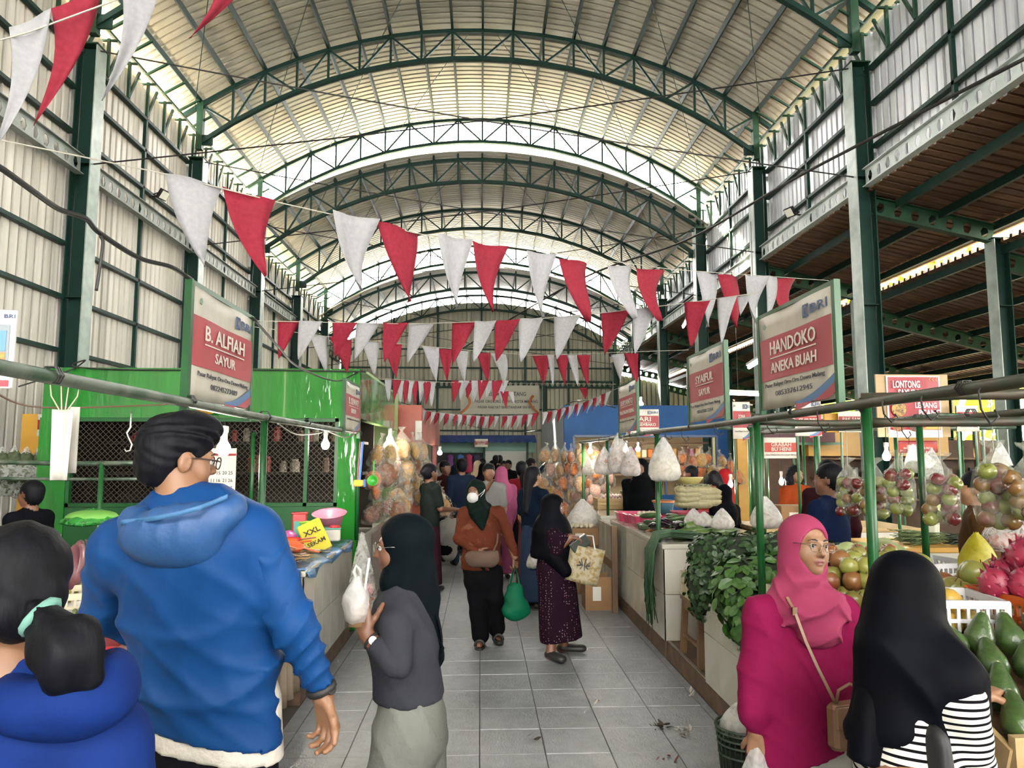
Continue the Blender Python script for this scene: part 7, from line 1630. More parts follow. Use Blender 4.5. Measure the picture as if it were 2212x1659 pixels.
cup_b = bpy.data.objects.new('carry_bag', bagmesh('carry_bag', [(.036, -.03), (.04, .0), (.046, .03), (.042, .055), (.03, .08), (.018, .1), (.012, .118)], 18, .16, 5, f_milky)); link(cup_b, cup)
MB().tube([(0, 0, .11), (-.012, 0, .135), (-.004, 0, .155), (.01, 0, .14), (.012, 0, .11)], .006, 6).obj('handle_loop', f_milky, cup, smooth=True); MB().tube([(.02, 0, .03), (.03, 0, .1), (.04, 0, .18)], .004, 8).obj('straw', m_white, cup)
# ---------------------------------------------------------------- woman in pink
base = Vector((1.28, 2.85, 0)); m_pk = mat('magenta blouse cloth', 'b0225f', .8, col2='a51c57', scale=6, bump=.12, bscale=80, spec=.08); m_ph = mat('rose pink hijab jersey', 'd0567f', .75, col2='c64b75', scale=6, bump=.05, bscale=60, spec=.08); ALB[0] = .6; m_wt = fabric('pale grey trousers', 'b9b6ae'); ALB[0] = .38
pw_ = empty('person', base, 0, 'woman in a magenta blouse and rose hijab wearing glasses', 'person'); Yp = 2.85; G = lambda px, py, dy=0: np.array(P(px, py, Yp + dy) - base)
hc = G(1740, 1180, -.0); hR = rotm(-166, 2, -5); nk = G(1735, 1270); sL_, sR_ = G(1815, 1325, .03), G(1645, 1330, -.02); hp = G(1722, 1600)
eR = G(1640, 1440, -.03); wR = G(1632, 1575, -.05); eL = G(1838, 1440, .05); wL = G(1850, 1560, -.0)
blob_mesh('body', [solid(xf(HEAD, hc, hR, 1.0), .0048), solid([('c', hc + (0, .02, -.06), nk, .048, .06), ('c', nk, hp, .09, .11)] + leg(hp + (-.09, 0, -.05), hp + (-.09, 0, -.4), hp + (-.09, 0, -.68)) + leg(hp + (.09, 0, -.05), hp + (.09, 0, -.4), hp + (.09, 0, -.68)), .02), solid(hand(wR + (0, 0, -.01), (0.02, 0, -1), (.6, .8, 0), 1, (45, 55, 40), .95) + [('c', wR + (0, 0, .05), wR + (0, 0, -.01), .03, .026, .01)], .0045)], [m_skinl, m_lip], pw_, skinpick(hc, hR, 1.0))
bl = [('fl', (nk + hp) / 2, (0, 1, 0), .62, [('c', hp + (.0, 0, -.04), G(1728, 1450), .205, .2), ('c', G(1728, 1450), nk + (0, 0, -.1), .2, .13, .05)], .04), ('c', sL_ + (-.02, 0, 0), sR_ + (.02, 0, 0), .068, .068, .06), ('c', sR_, eR, .075, .07, .04), ('c', sL_, eL, .075, .068, .04), ('c', eL, wL, .066, .05, .03), ('c', eR, wR + (0, 0, .07), .07, .064, .03), ('c', wR + (0, 0, .06), wR + (0, 0, .015), .046, .036, .025),
      ('d', lambda p: -.006 * ridge(21 * p[:, 0] + 1.4 * np.sin(6 * p[:, 2]) + 1) - .004 * ridge(33 * (p[:, 2] + .6 * p[:, 0]) + 2 * np.sin(8 * p[:, 0]))), ('k', hp + (.0, 0, -.05), unit((0.25, 0, -1)))]
blo = blob_mesh('blouse', [solid(bl, .009)], m_pk, pw_)
for k in range(4):
    MB().lathe([(0, 0), (.0055, 0), (.0055, .002), (0, .003)], 10, rot=Vector((.15, -1, 0)).to_track_quat('Z', 'Y').to_matrix()).obj('button', m_pk, blo).location = G(1774 + k * 1, 1392 + k * 62, -.14)
blob_mesh('trousers', [solid([('fl', hp, (0, 1, 0), .7, [('c', hp + (0, 0, -.2), hp + (0, 0, .02), .18, .17)], .05)] + leg(hp + (-.09, 0, -.1), hp + (-.1, 0, -.4), hp + (-.1, 0, -.66), (.11, .09, .08)) + leg(hp + (.09, 0, -.1), hp + (.1, 0, -.4), hp + (.1, 0, -.66), (.11, .09, .08)), .016)], m_wt, pw_)
def scarf(p):
    q = p - nk; a = np.arctan2(q[:, 0] - .02, -q[:, 1] + .03)
    return -.017 * ridge(26 * (q[:, 2] + .9 * np.abs(q[:, 0] - .06)) + 1.2 * np.sin(9 * q[:, 0])) * np.clip((nk[2] - .0 - p[:, 2]) * 9, 0, 1) - .011 * ridge(34 * np.sqrt((q[:, 0] * 1.1 - .03) ** 2 + (q[:, 2] - .22) ** 2) + 1.2 * np.sin(3 * a)) * np.clip((hc[2] - .05 - p[:, 2]) * 9, 0, 1)
hj = xf([('e', (0, -.02, .03), (.087, .106, .097)), ('e', (0, -.012, -.06), (.085, .09, .1), .045), ('s', (0, .112, -.014), (.079, .1, .096), .008)], hc, hR, 1.0) + [('fl', nk, (0, 1, 0), .8, [('c', hc + (-.02, .02, -.1), nk + (-.01, .0, -.05), .085, .14, .04)], .04), ('e', nk + (-.07, -.02, -.05), (.11, .11, .055), .04, rotm(0, 0, -28)), ('e', nk + (.08, -.02, -.05), (.1, .11, .055), .04, rotm(0, 0, 28)), ('e', G(1762, 1330, -.1), (.10, .05, .105), .05), ('e', G(1778, 1370, -.11), (.075, .035, .06), .04), ('d', scarf)]
blob_mesh('hijab', [solid(hj, .0065)], m_ph, pw_); eyes(pw_, hc, hR, 1.0, (.6, 0)); glasses(pw_, hc, hR, 1.0, None, .0008, 3.5, .02)
m_lth = mat('beige leather', 'b58c6a', .5, col2='a67c5c', scale=15)
hb = empty('crossbody_bag', Vector(G(1832, 1560, -.17)) + base, R(15), 'beige leather handbag hanging on a strap over the magenta blouse', 'handbag')
MB().bevbox((0, 0, -.01), (.16, .06, .16), .015).obj('pouch', m_lth, hb); MB().bevbox((0, -.034, .03), (.165, .012, .08), .005).obj('flap', m_lth, hb); MB().tube([(-.05, 0, .07), (-.045, -.01, .12), (0, -.015, .14), (.045, -.01, .12), (.05, 0, .07)], .006, 6).obj('handle', m_lth, hb, smooth=True)
st = [Vector(G(x, y, d_)) - Vector(G(1832, 1560, -.17)) for x, y, d_ in ((1700, 1290, -.11), (1716, 1320, -.15), (1740, 1385, -.165), (1765, 1440, -.17), (1790, 1490, -.175), (1812, 1535, -.17))]
stm = MB(); Ri = Matrix.Rotation(-R(15), 3, 'Z'); st = [Ri @ p for p in st]
for a_, b_ in zip(st[:-1], st[1:]): stm.beam(a_, b_, .012, .004, up=(0, 1, 0))
stm.obj('strap', m_lth, hb); MB().box(st[1], (.02, .008, .028)).obj('buckle', mat('thin gold frame', 'c9a98a', .25, .9), hb)
carrier(Vector(wR) + base + Vector((.01, 0, -.04)), .2, .3, 'white carrier bag of greens in the hand of the woman in magenta', 90, f_milky, mat('herb filling', '5d7a3a', .8), .6)
# ---------------------------------------------------------------- woman in black hijab and striped top
def stripes():
    m = mat('black and white striped knit', 'e6e3da', .85, spec=.05); N = m.node_tree.nodes; Lk = m.node_tree.links; b = N['Principled BSDF']
    tc = N.new('ShaderNodeTexCoord'); wv = N.new('ShaderNodeTexWave'); wv.bands_direction = 'Z'; wv.inputs['Scale'].default_value = 15; wv.inputs['Distortion'].default_value = 1.2; wv.inputs['Detail'].default_value = 1; wv.inputs['Detail Scale'].default_value = .6
    rp = N.new('ShaderNodeValToRGB'); rp.color_ramp.interpolation = 'CONSTANT'; rp.color_ramp.elements[0].color = srgb('16161c') + (1,); rp.color_ramp.elements[1].position = .3; rp.color_ramp.elements[1].color = (.5, .49, .45, 1)
    Lk.new(tc.outputs['Object'], wv.inputs[0]); Lk.new(wv.outputs[0], rp.inputs[0]); Lk.new(rp.outputs[0], b.inputs['Base Color']); return m
base = Vector((1.3, 2.1, 0)); m_blk = mat('black crepe hijab', '0a0b10', .6, col2='10131c', scale=5, bump=.08, bscale=20, spec=.04); bw_ = empty('person', base, 0, 'woman in a long black hijab and striped top bending to the avocados', 'person'); Yb = 2.1; G = lambda px, py, dy=0: np.array(P(px, py, Yb + dy) - base)
hc = G(1962, 1290, .05); hR = rotm(-78, -22, 0); sh = G(1950, 1420, .05); hp = G(1950, 1690, -.02); hn = G(2120, 1505, .2)
blob_mesh('body', [solid(xf(HEAD, hc, hR, .98), .01), solid([('c', hc, sh, .05, .06), ('c', sh, hp, .09, .1)] + leg(hp + (0, -.08, 0), hp + (.02, -.08, -.35), hp + (0, -.08, -.7)) + leg(hp + (0, .08, 0), hp + (.02, .08, -.35), hp + (0, .08, -.7)), .02), solid(hand(hn, unit((.75, .55, .1)), (0, .1, -1), 1, (30, 35, 25), .95, .04) + [('c', hn - np.array((.09, .03, .05)), hn, .03, .025, .015)], .0045)], [m_skinl, m_lip], bw_, None)
blob_mesh('striped_top', [solid([('fl', hp, (1, 0, 0), .8, [('c', hp + (.02, 0, -.25), sh + (0, 0, -.1), .19, .15)], .04), ('c', sh + (.06, .14, -.06), hn - np.array((.12, .06, .1)), .07, .06, .04), ('c', hn - np.array((.12, .06, .1)), hn - np.array((.06, .01, .03)), .055, .04, .03), ('c', sh + (.06, -.15, -.08), G(2085, 1600, -.05), .075, .065, .04), ('c', G(2085, 1600, -.05), G(2110, 1680, .05), .065, .06, .03), folds(.004, 24, (.5, 0, 1))], .011)], stripes(), bw_)
cape = xf([('e', (0, -.02, .035), (.092, .112, .1)), ('e', (0, -.02, -.06), (.09, .095, .1), .05), ('s', (0, .13, -.02), (.05, .07, .075), .012)], hc, hR, .98) + [('fl', sh, (0, 1, 0), .78, [('c', hc + (-.01, 0, -.06), G(1962, 1420), .1, .14, .05), ('c', G(1962, 1420), G(1968, 1560), .14, .165, .05), ('c', G(1990, 1440), G(2062, 1540), .12, .06, .05), ('c', G(1915, 1480), G(1870, 1640), .07, .04, .05)], .05), ('c', sh + (.05, -.12, -.03), G(2072, 1535, -.05), .1, .08, .05),
        ('d', lambda p: -.016 * ridge(15 * (p[:, 0] + .35 * p[:, 2]) + 1.2 * np.sin(5 * p[:, 2])) * np.clip((hc[2] - .02 - p[:, 2]) * 6, 0, 1)), ('k', G(2000, 1578), unit((.14, 0, -1)))]
cape2 = [('c', G(1900, 1480), G(1868, 1650, -.02), .06, .045, .03), ('d', lambda p: .006 * np.sin(60 * p[:, 0])), ('k', G(1860, 1640), unit((-.2, 0, -1)))]
blob_mesh('hijab', [solid(cape, .009), solid(cape2, .009)], m_blk, bw_)
sb = blob('shoulder_bag', [('fl', (0, 0, 0), (1, 0, 0), .6, [('c', (0, 0, -.16), (0, 0, .04), .07, .05)]), ('d', lambda p: .003 * np.sin(110 * p[:, 0]))], (-.12, -.12, -.28), (.12, .12, .14), .009, mat('black ribbed bag', '1a1b22', .6), None, label='black ribbed bag under the arm of the woman in stripes', cat='bag'); sb.location = Vector(G(2025, 1640, -.12)) + base
# ---------------------------------------------------------------- masked woman in the rust cardigan
m_rust = mat('rust orange cardigan', '763c2a', .85, spec=.08, col2='96604a', scale=11, mix=(.6, .68), bump=.2, bscale=50); m_dkh = mat('dark green black hijab', '10201c', .75, spec=.06, col2='152a25', scale=6); m_blkt = fabric('black trousers', '101014', '16161c')
base = Vector((.03, 6.67, 0)); Yc_ = 6.67; G = lambda px, py, dy=0: np.array(P(px, py, Yc_ + dy) - base); mk = empty('person', base, 0, 'woman in a rust cardigan, dark hijab and white face mask', 'person')
hc = G(1027, 1064, -.02); hR = rotm(160, 0, 0); nk = G(1035, 1098); hp = G(1040, 1215); sR_, sL_ = G(1002, 1108), G(1078, 1106); eR, wR = G(992, 1165, -.02), G(1028, 1190, -.17); eL, wL = G(1098, 1155, .0), G(1112, 1205, -.03)
aR_, aL_ = np.array(G(1038, 1372)), np.array(G(1073, 1358, .12))
blob_mesh('body', [solid(xf(HEAD, hc, hR, .95), .009), solid([('c', hc, nk, .05, .06), ('c', nk, hp, .09, .1)] + leg(G(1025, 1225), G(1032, 1290), aR_) + leg(G(1060, 1225), G(1066, 1290), aL_) + arm(sR_, eR, wR) + arm(sL_, eL, wL) + foot((aR_[0], aR_[1], .05), 175, .13) + foot((aL_[0], aL_[1], .07), 190, .13), .016), solid(hand(wL + (0, 0, -.005), (.05, 0, -1), (-.5, .5, 0), -1, (40, 50, 30), .95), .007), solid(hand(wR, (.6, -.2, -.3), (.3, .9, 0), -1, (30, 40, 30), .95), .007)], [m_skin2, m_lipd], mk, None)
blob_mesh('cardigan', [solid([('fl', nk, (0, 1, 0), .66, [('c', hp + (0, 0, -.05), G(1040, 1160), .19, .168), ('c', G(1040, 1160), nk + (0, 0, -.07), .168, .12, .05)], .04), ('c', sL_ + (-.01, 0, 0), sR_ + (.01, 0, 0), .055, .055, .05), ('c', sR_, eR, .06, .052, .02), ('c', eR, wR, .052, .038, .02), ('c', sL_, eL, .06, .05, .02), ('c', eL, wL + (0, 0, .03), .05, .036, .02), ('d', lambda p: -.01 * ridge(17 * (p[:, 2] + .6 * p[:, 0]) + 1.5 * np.sin(9 * p[:, 0]))), ('k', hp + (0, 0, -.06), (0, 0, -1))], .012)], m_rust, mk)
blob_mesh('trousers', [solid([('fl', hp, (0, 1, 0), .75, [('c', G(1043, 1245), hp, .17, .16)], .04)] + leg(G(1024, 1230), G(1031, 1290), aR_ + (0, 0, .0), (.1, .085, .08)) + leg(G(1062, 1230), G(1067, 1290), aL_ + (0, 0, .01), (.1, .085, .08)) + [folds(.005, 25)], .015)], m_blkt, mk)
hj = xf([('e', (0, -.02, .03), (.09, .108, .1)), ('e', (0, -.012, -.06), (.09, .09, .1), .045), ('s', (0, .112, -.014), (.069, .086, .088), .008)], hc, hR, .95) + [('fl', nk, (0, 1, 0), .8, [('c', hc + (0, 0, -.1), nk + (0, 0, -.02), .09, .12, .04)], .04), ('c', nk + (0, -.09, -.03), G(1042, 1142, -.12), .09, .02, .05), ('d', lambda p: .004 * np.sin(60 * p[:, 0] + 20 * p[:, 2]))]
blob_mesh('hijab', [solid(hj, .009)], m_dkh, mk); eyes(mk, hc, hR, .95)
msk = xf([('e', (0, .075, -.045), (.056, .048, .052)), ('c', (0, .105, -.025), (0, .115, -.05), .012, .014, .02)], hc, hR, .95); blob_mesh('face_mask', [solid(msk, .006)], mat('white face mask', 'ffffff', .8), mk)
MB().tube([hc + hR @ np.array(v) for v in ((-.05, .09, -.03), (-.085, .03, .01), (-.092, .0, .03))], .0025, 4).obj('mask_strap', m_white, mk); MB().tube([hc + hR @ np.array(v) for v in ((-.045, .08, -.07), (-.088, .02, -.0), (-.092, .0, .03))], .0025, 4).obj('mask_strap', m_white, mk)
for a_, y_ in ((aR_, 175), (aL_, 190)):
    d_ = rotm(y_) @ np.array((0, 1, 0)); o = MB().lathe([(0, 0), (1, 0), (1.02, .02), (.95, .024), (0, .024)], 16, sq=(.045, .125, 2.6)).obj('sandal_sole', m_dark, mk); o.location = (a_[0] + d_[0] * .05, a_[1] + d_[1] * .05, .0 if a_ is aR_ else .025); o.rotation_euler = (0, 0, R(y_))
    MB().tube([np.array((a_[0], a_[1], 0 if a_ is aR_ else .02)) + d_ * .09 + np.array((.042 * math.cos(t), 0, .02 + .05 * math.sin(t))) for t in np.linspace(0, math.pi, 8)], .012, 6).obj('sandal_strap', m_dark, mk, smooth=True)
m_tan = mat('brown suede', '6a5040', .85, col2='7a6050', scale=9)
cb_ = blob('sling_bag', [('fl', (0, 0, 0), (0, 1, 0), .5, [('c', (-.07, 0, -.0), (.07, 0, .0), .085, .085)]), ('k', (0, 0, .06), (0, 0, 1)), folds(.003, 40)], (-.2, -.1, -.12), (.2, .1, .12), .012, m_tan, None, label='brown suede sling bag at the waist of the masked woman', cat='bag'); cb_.location = Vector(G(1042, 1205, -.2)) + base
MB().tube([(.1, 0, .06), (.13, .03, .12), (.14, .08, .2)], .008, 6).obj('strap', m_tan, cb_)
tt = empty('green_tote_bag', Vector(wL) + base + Vector((.0, 0, -.08)), R(5), 'bright green cloth tote bag carried by the masked woman', 'bag'); m_tote = mat('emerald tote cloth', '07825a', .6, spec=.1, col2='0a5f40', scale=5, bump=.3, bscale=9)
blob_mesh('pouch', [solid([('fl', (0, 0, 0), (0, 1, 0), .45, [('c', (.005, 0, -.36), (.0, 0, -.2), .115, .075, .03)]), ('e', (.01, 0, -.38), (.115, .07, .07), .05), folds(.006, 26), ('k', (0, 0, -.14), unit((.25, 0, 1)))], .011)], m_tote, tt)
for y_ in (-.02, .02): MB().tube([(-.04, y_, -.17), (-.025, y_, -.08), (0, y_, .01), (.025, y_, -.08), (.045, y_, -.18)], .006, 5).obj('handle', m_tote, tt)
# ---------------------------------------------------------------- woman in polka dots
def dots():
    m = mat('plum polka dot cloth', '2a1420', .8, spec=.04); N = m.node_tree.nodes; Lk = m.node_tree.links; b = N['Principled BSDF']
    tc = N.new('ShaderNodeTexCoord'); vo = N.new('ShaderNodeTexVoronoi'); vo.inputs['Scale'].default_value = 46; vo.inputs['Randomness'].default_value = .45
    rp = N.new('ShaderNodeValToRGB'); rp.color_ramp.interpolation = 'CONSTANT'; rp.color_ramp.elements[0].color = srgb('b08a9a') + (1,); rp.color_ramp.elements[1].position = .2; rp.color_ramp.elements[1].color = srgb('2a1624') + (1,)
    Lk.new(tc.outputs['Object'], vo.inputs[0]); Lk.new(vo.outputs[0], rp.inputs[0]); Lk.new(rp.outputs[0], b.inputs['Base Color']); return m
base = Vector((.68, 6.3, 0)); Yc_ = 6.3; G = lambda px, py, dy=0: np.array(P(px, py, Yc_ + dy) - base); pd = empty('person', base, 0, 'older woman in a plum polka dot dress and black hijab holding a wallet', 'person')
hc = G(1197, 1097); hR = rotm(-108, -3, 0); nk = G(1192, 1135); hp = G(1200, 1235); eR = G(1200, 1190, -.13); wR = G(1232, 1160, -.16); fr, fl_ = np.array((G(1187, 1402)[0], -.1, .05)), np.array((G(1222, 1385)[0], .12, .05))
blob_mesh('body', [solid(xf(HEAD, hc, hR, .95), .008), solid([('c', hc, nk, .05, .06), ('c', nk, hp, .09, .1)] + leg(hp + (-.02, -.04, -.05), hp + (-.03, -.05, -.4), fr, (.06, .05, .04)) + leg(hp + (.05, .04, -.05), hp + (.05, .05, -.4), fl_, (.06, .05, .04)) + arm(nk + (0, -.15, -.06), eR, wR) + foot(fr, -150, .12) + foot(fl_, -100, .13), .016), solid(hand(wR, unit((.9, -.1, -.1)), (0, .2, -1), -1, (25, 45, 35), .95), .007)], [m_skin2, m_lipd], pd, skinpick(hc, hR, .95))
blob_mesh('dress', [solid([('fl', hp, (0, 1, 0), .8, [('c', G(1212, 1375), hp, .19, .16), ('c', hp, nk + (0, 0, -.08), .15, .13, .05)], .05), ('c', nk + (0, -.14, -.07), eR, .065, .058, .04), ('c', eR, wR + (-.05, 0, 0), .055, .04, .03), ('c', nk + (0, .14, -.07), G(1215, 1200, .15), .065, .055, .04), ('d', lambda p: .009 * np.sin(30 * p[:, 0] + 2 * np.sin(5 * p[:, 2])) * np.clip(.8 - p[:, 2], 0, 1)), ('k', (0, 0, .14), unit((.15, 0, -1)))], .012)], dots(), pd)
blob_mesh('hijab', [solid(xf([('e', (0, -.02, .03), (.092, .11, .1)), ('e', (0, -.015, -.06), (.092, .1, .1), .045), ('s', (0, .112, -.018), (.069, .086, .09), .008)], hc, hR, .95) + [('fl', nk, (0, 1, 0), .85, [('c', hc + (-.02, 0, -.08), nk + (0, 0, -.05), .09, .17, .05), ('c', nk + (0, 0, -.05), G(1192, 1190), .17, .185, .05)], .05), ('c', G(1200, 1190, -.1), G(1225, 1240, -.13), .07, .05, .05), ('d', lambda p: .006 * np.sin(34 * p[:, 0] + 9 * p[:, 2]) * np.clip((hc[2] - .05 - p[:, 2]) * 8, 0, 1)), ('k', G(1190, 1208), unit((-.1, 0, -1)))] , .01), solid([('c', G(1195, 1200, -.1), G(1222, 1232, -.13), .085, .06, .05)], .012)], m_blk, pd); eyes(pd, hc, hR, .95)
for a_, y_ in ((fr, -150), (fl_, -100)):
    d_ = rotm(y_) @ np.array((0, 1, 0)); c0 = np.array((a_[0], a_[1], 0)) + d_ * .06
    s_ = blob('clog_shoe', [('fl', (0, 0, .05), (0, 0, 1), .7, [('c', (0, -.07, .04), (0, .09, .035), .048, .046)]), ('s', (0, -.07, .09), (.03, .045, .04), .01), ('k', (0, 0, .0), (0, 0, -1))], (-.1, -.16, -.03), (.1, .18, .14), .009, m_dark, pd); s_.location = c0; s_.rotation_euler = (0, 0, R(y_))
wl = empty('wallet', Vector(G(1253, 1175, -.17)) + base, 0, 'olive wallet held out by the woman in polka dots', 'wallet'); wl.rotation_euler = (R(10), R(-35), 0); MB().bevbox((0, 0, 0), (.17, .025, .1), .008).obj('cover', mat('olive leather', '3f4a40', .5), wl); MB().box((0, 0, .048), (.16, .03, .006)).obj('zip', mat('bright steel', 'd6d6d0', .25, .9), wl)
wv_ = empty('woven_bag', Vector(G(1262, 1225, -.15)) + base, R(-20), 'white and gold woven shopping bag with a printed motif', 'bag'); wv_.rotation_euler = (0, R(12), R(-15)); m_wv = mat('woven plastic', 'd9cda8', .6, col2='b89a5a', scale=26, mix=(.45, .6), bump=.4, bscale=60)
MB().grid(lambda u, v: ((u - .5) * (.27 + .02 * v), -.03 - .02 * math.sin(math.pi * u), -.13 + .3 * v), 6, 6, .004).obj('front_panel', m_wv, wv_, smooth=True); MB().grid(lambda u, v: ((u - .5) * (.27 + .02 * v), .03 + .02 * math.sin(math.pi * u), -.13 + .3 * v), 6, 6, .004).obj('back_panel', m_wv, wv_, smooth=True)
for k in range(9): MB().tube([(.02 * math.cos(k * .7) , -.056, .02), (.05 * math.cos(k * .7) * (1 + .3 * (k % 2)), -.058, .03 + .05 * math.sin(k * .7))], .005, 4).obj('printed_motif', m_ink, wv_)
MB().tube([(-.08, 0, .16), (-.05, 0, .26), (.02, 0, .27), (.06, 0, .16)], .006, 5).obj('handle', m_white, wv_)
# ---------------------------------------------------------------- the rest of the crowd: one body each, coloured by garment
def crowd(lab, px, feet_y=None, Y=None, H=1.55, rz=0, top='303038', bot='202024', hair='hair', hcol='14141a', sleeve=1, skirt=False, sit=0, skin=None, cell=.02, arms=None, base_z=0.0, hy=0, apron=None, sx=1.0, X=None):
    p = P(px, 985, Y); t0 = np.zeros(3); k = H / 1.55
    A = lambda x, y, z: np.array((x, y, z)) * k
    gs = {}
    z_ = -sit
    hc_ = A(0, .01, 1.435 + z_); Rm = rotm(hy)
    skn = xf(HEAD[:9] + (EARS if hair != 'hijab' else []), hc_, Rm, k * .97) + [('c', hc_ + A(0, -.02, -.07), A(0, -.01, 1.26 + z_), .05 * k, .055 * k, .02)]
    sl_, sr_ = A(-.16 * sx, 0, 1.24 + z_), A(.16 * sx, 0, 1.24 + z_); ar = arms or [((-.2, -.01, .97), (-.18, .12, .76)), ((.2, -.01, .97), (.18, .1, .76))]
    tp_ = [('fl', A(0, 0, 1), (0, 1, 0), .66, [('c', A(0, 0, .84 + z_), A(0, 0, 1.08 + z_), .165 * k * sx, .165 * k * sx), ('c', A(0, 0, 1.08 + z_), A(0, 0, 1.22 + z_), .165 * k * sx, .12 * k, .04)], .04), ('c', sl_, sr_, .062 * k, .062 * k, .05)]
    hands_ = []
    for s_, (e, w) in zip((sl_, sr_), ar):
        e, w = A(*e) + (0, 0, z_ * k), A(*w) + (0, 0, z_ * k)
        if sleeve: tp_ += [('c', s_, e, .058 * k, .05 * k, .03), ('c', e, w, .05 * k, .036 * k, .02)]; skn += [('c', w, w + unit(w - e) * .1 * k, .03 * k, .024 * k, .02)]
        else: tp_ += [('c', s_, s_ + (e - s_) * .75, .06 * k, .055 * k, .03)]; skn += [('c', s_, e, .042 * k, .038 * k, .02), ('c', e, w, .036 * k, .026 * k, .02), ('c', w, w + unit(w - e) * .12 * k, .03 * k, .022 * k, .02)]
        wf = unit(w - e)
        for i in range(4): skn.append(('c', w + wf * .08 * k + np.array((.02 * (i - 1.5) * .7, 0, 0)), w + wf * .17 * k + np.array((.022 * (i - 1.5) * .7, .02, -.01)), .011 * k, .008 * k, .006))
    if skirt: bt_ = [('fl', A(0, 0, .5), (0, 1, 0), .75, [('c', A(0, 0, .1), A(0, 0, .86 + z_), .2 * k, .15 * k)], .03), ('k', (0, 0, .08), (0, 0, -1))]
    elif sit: bt_ = leg(A(-.09, 0, .86 + z_), A(-.12, .38, .86 + z_), A(-.1, .36, .06), (.1, .08, .06)) + leg(A(.09, 0, .86 + z_), A(.12, .38, .86 + z_), A(.1, .36, .06), (.1, .08, .06))
    else: bt_ = [('e', A(0, 0, .82 + z_), (.16 * k, .11 * k, .1 * k), .03)] + leg(A(-.08, 0, .8 + z_), A(-.09, .02, .43), A(-.09, -.02, .07), (.095, .075, .06)) + leg(A(.08, 0, .8 + z_), A(.09, .02, .43), A(.09, .03, .07), (.095, .075, .06))
    sh_ = []
    for s_ in (-1, 1): sh_ += [('c', A(s_ * .09, -.04 + (.36 if sit else 0), .035), A(s_ * .1, .13 + (.36 if sit else 0), .03), .036 * k, .03 * k, .02)]
    if hair == 'hijab': hr_ = xf([('e', (0, -.02, .03), (.09, .108, .1)), ('e', (0, -.012, -.06), (.09, .092, .1), .045), ('s', (0, .112, -.014), (.069, .086, .088), .008)], hc_, Rm, k * .97) + [('fl', A(0, 0, 1.2), (0, 1, 0), .8, [('c', hc_ + A(0, 0, -.1), A(0, 0, 1.2 + z_), .09 * k, .165 * k, .04), ('c', A(0, 0, 1.2 + z_), A(0, 0, 1.08 + z_), .165 * k, .16 * k, .04)], .04), ('k', A(0, 0, 1.06 + z_), (0, 0, -1))]
    else:
        hr_ = xf([('e', (0, -.025, .04), (.084, .1, .088)), ('e', (0, -.05, -.02), (.072, .06, .07), .03), ('s', (0, .105, -.04), (.12, .085, .085), .02), ('s', (.09, .02, -.04), (.03, .04, .05), .02), ('s', (-.09, .02, -.04), (.03, .04, .05), .02)], hc_, Rm, k * .98)
        if hair == 'long': hr_ += [('c', hc_ + A(0, -.08, -.02), A(0, -.12, 1.05 + z_), .06 * k, .035 * k, .04)]
        if hair == 'bun': hr_ += [('e', hc_ + A(0, -.11, .01), (.042, .042, .042), .015)]
        if hair == 'curly': hr_ += [('e', hc_ + A(s_ * .08, -.02, -.06), (.05, .06, .1), .03) for s_ in (-1, 1)] + [('d', lambda p: .008 * np.sin(90 * p[:, 0]) * np.sin(90 * p[:, 2]))]
    sets = [skn, tp_, bt_, hr_, sh_]; ms = [skin or m_skin2, fabric('cloth ' + top, top), fabric('cloth ' + bot, bot), (m_hair if hair != 'hijab' else fabric('hijab ' + hcol, hcol)), m_dark]
    def fn(p): return np.min([ev(s_, p) for s_ in sets], 0)
    bb = [bounds(s_) for s_ in sets]; lo = np.min([b_[0] for b_ in bb], 0); hi = np.max([b_[1] for b_ in bb], 0)
    v, f = nets(fn, lo, hi, cell)
    t = empty('person', (p.x if X is None else X, Y, base_z), R(rz), lab, 'person')
    blob_mesh('body', [(v, f)], ms, t, lambda c: np.argmin([ev(s_, c) for s_ in sets], 0))
    return t
up = [((-.2, .05, 1.0), (-.12, .26, .98)), ((.2, .05, 1.0), (.12, .26, .98))]
crowd('woman with a bun and dark green shirt carrying cracker bags', 930, Y=9.4, H=1.6, rz=-60, top='2c3634', bot='4a2a38', hair='bun', sleeve=0, skirt=True, arms=up, cell=.017)
crowd('man in a maroon shirt behind the woman with a bun', 962, Y=12.0, H=1.62, rz=-140, top='3a161c', bot='1c1c22', sleeve=0, arms=up)
crowd('man in a navy jacket seen from behind beyond the masked woman', 997, Y=11.5, H=1.66, rz=20, top='26344e', bot='3a4a5a')
crowd('person crouching in a white shirt on the aisle floor', 972, Y=11.0, H=1.55, rz=60, top='d9d6d0', bot='16161a', sit=.55, arms=up)
crowd('man in a pale grey tee with his hand raised to his chin', 1056, Y=9.6, H=1.6, rz=-170, top='a9aaa8', bot='2a2a30', sleeve=0, arms=[((-.2, 0, .97), (-.16, .14, .8)), ((.2, .05, .98), (.06, .2, 1.24))], cell=.017)
crowd('woman in a pink hijab and long pink dress seen from behind', 1083, Y=10.2, H=1.55, rz=10, top='b8608a', bot='b8608a', hair='hijab', hcol='c96a94', skirt=True)
crowd('person in a black hijab left of the pink hijab in the crowd', 1045, Y=12.6, H=1.58, rz=15, top='101218', bot='15151a', hair='hijab', hcol='12141c', skirt=True)
crowd('woman in a dark teal hijab beside the navy jacket', 985, Y=13.0, H=1.55, rz=-10, top='1f2a30', bot='1c1c20', hair='hijab', hcol='1f2a30', skirt=True)
crowd('woman with long black hair, navy tee and striped skirt', 1152, Y=8.3, H=1.58, rz=-50, top='14243a', bot='3a4a68', hair='long', sleeve=0, skirt=True, skin=m_skinl, arms=[((-.2, 0, .97), (-.17, .12, .76)), ((.2, 0, .97), (.19, .1, .74))], cell=.016)
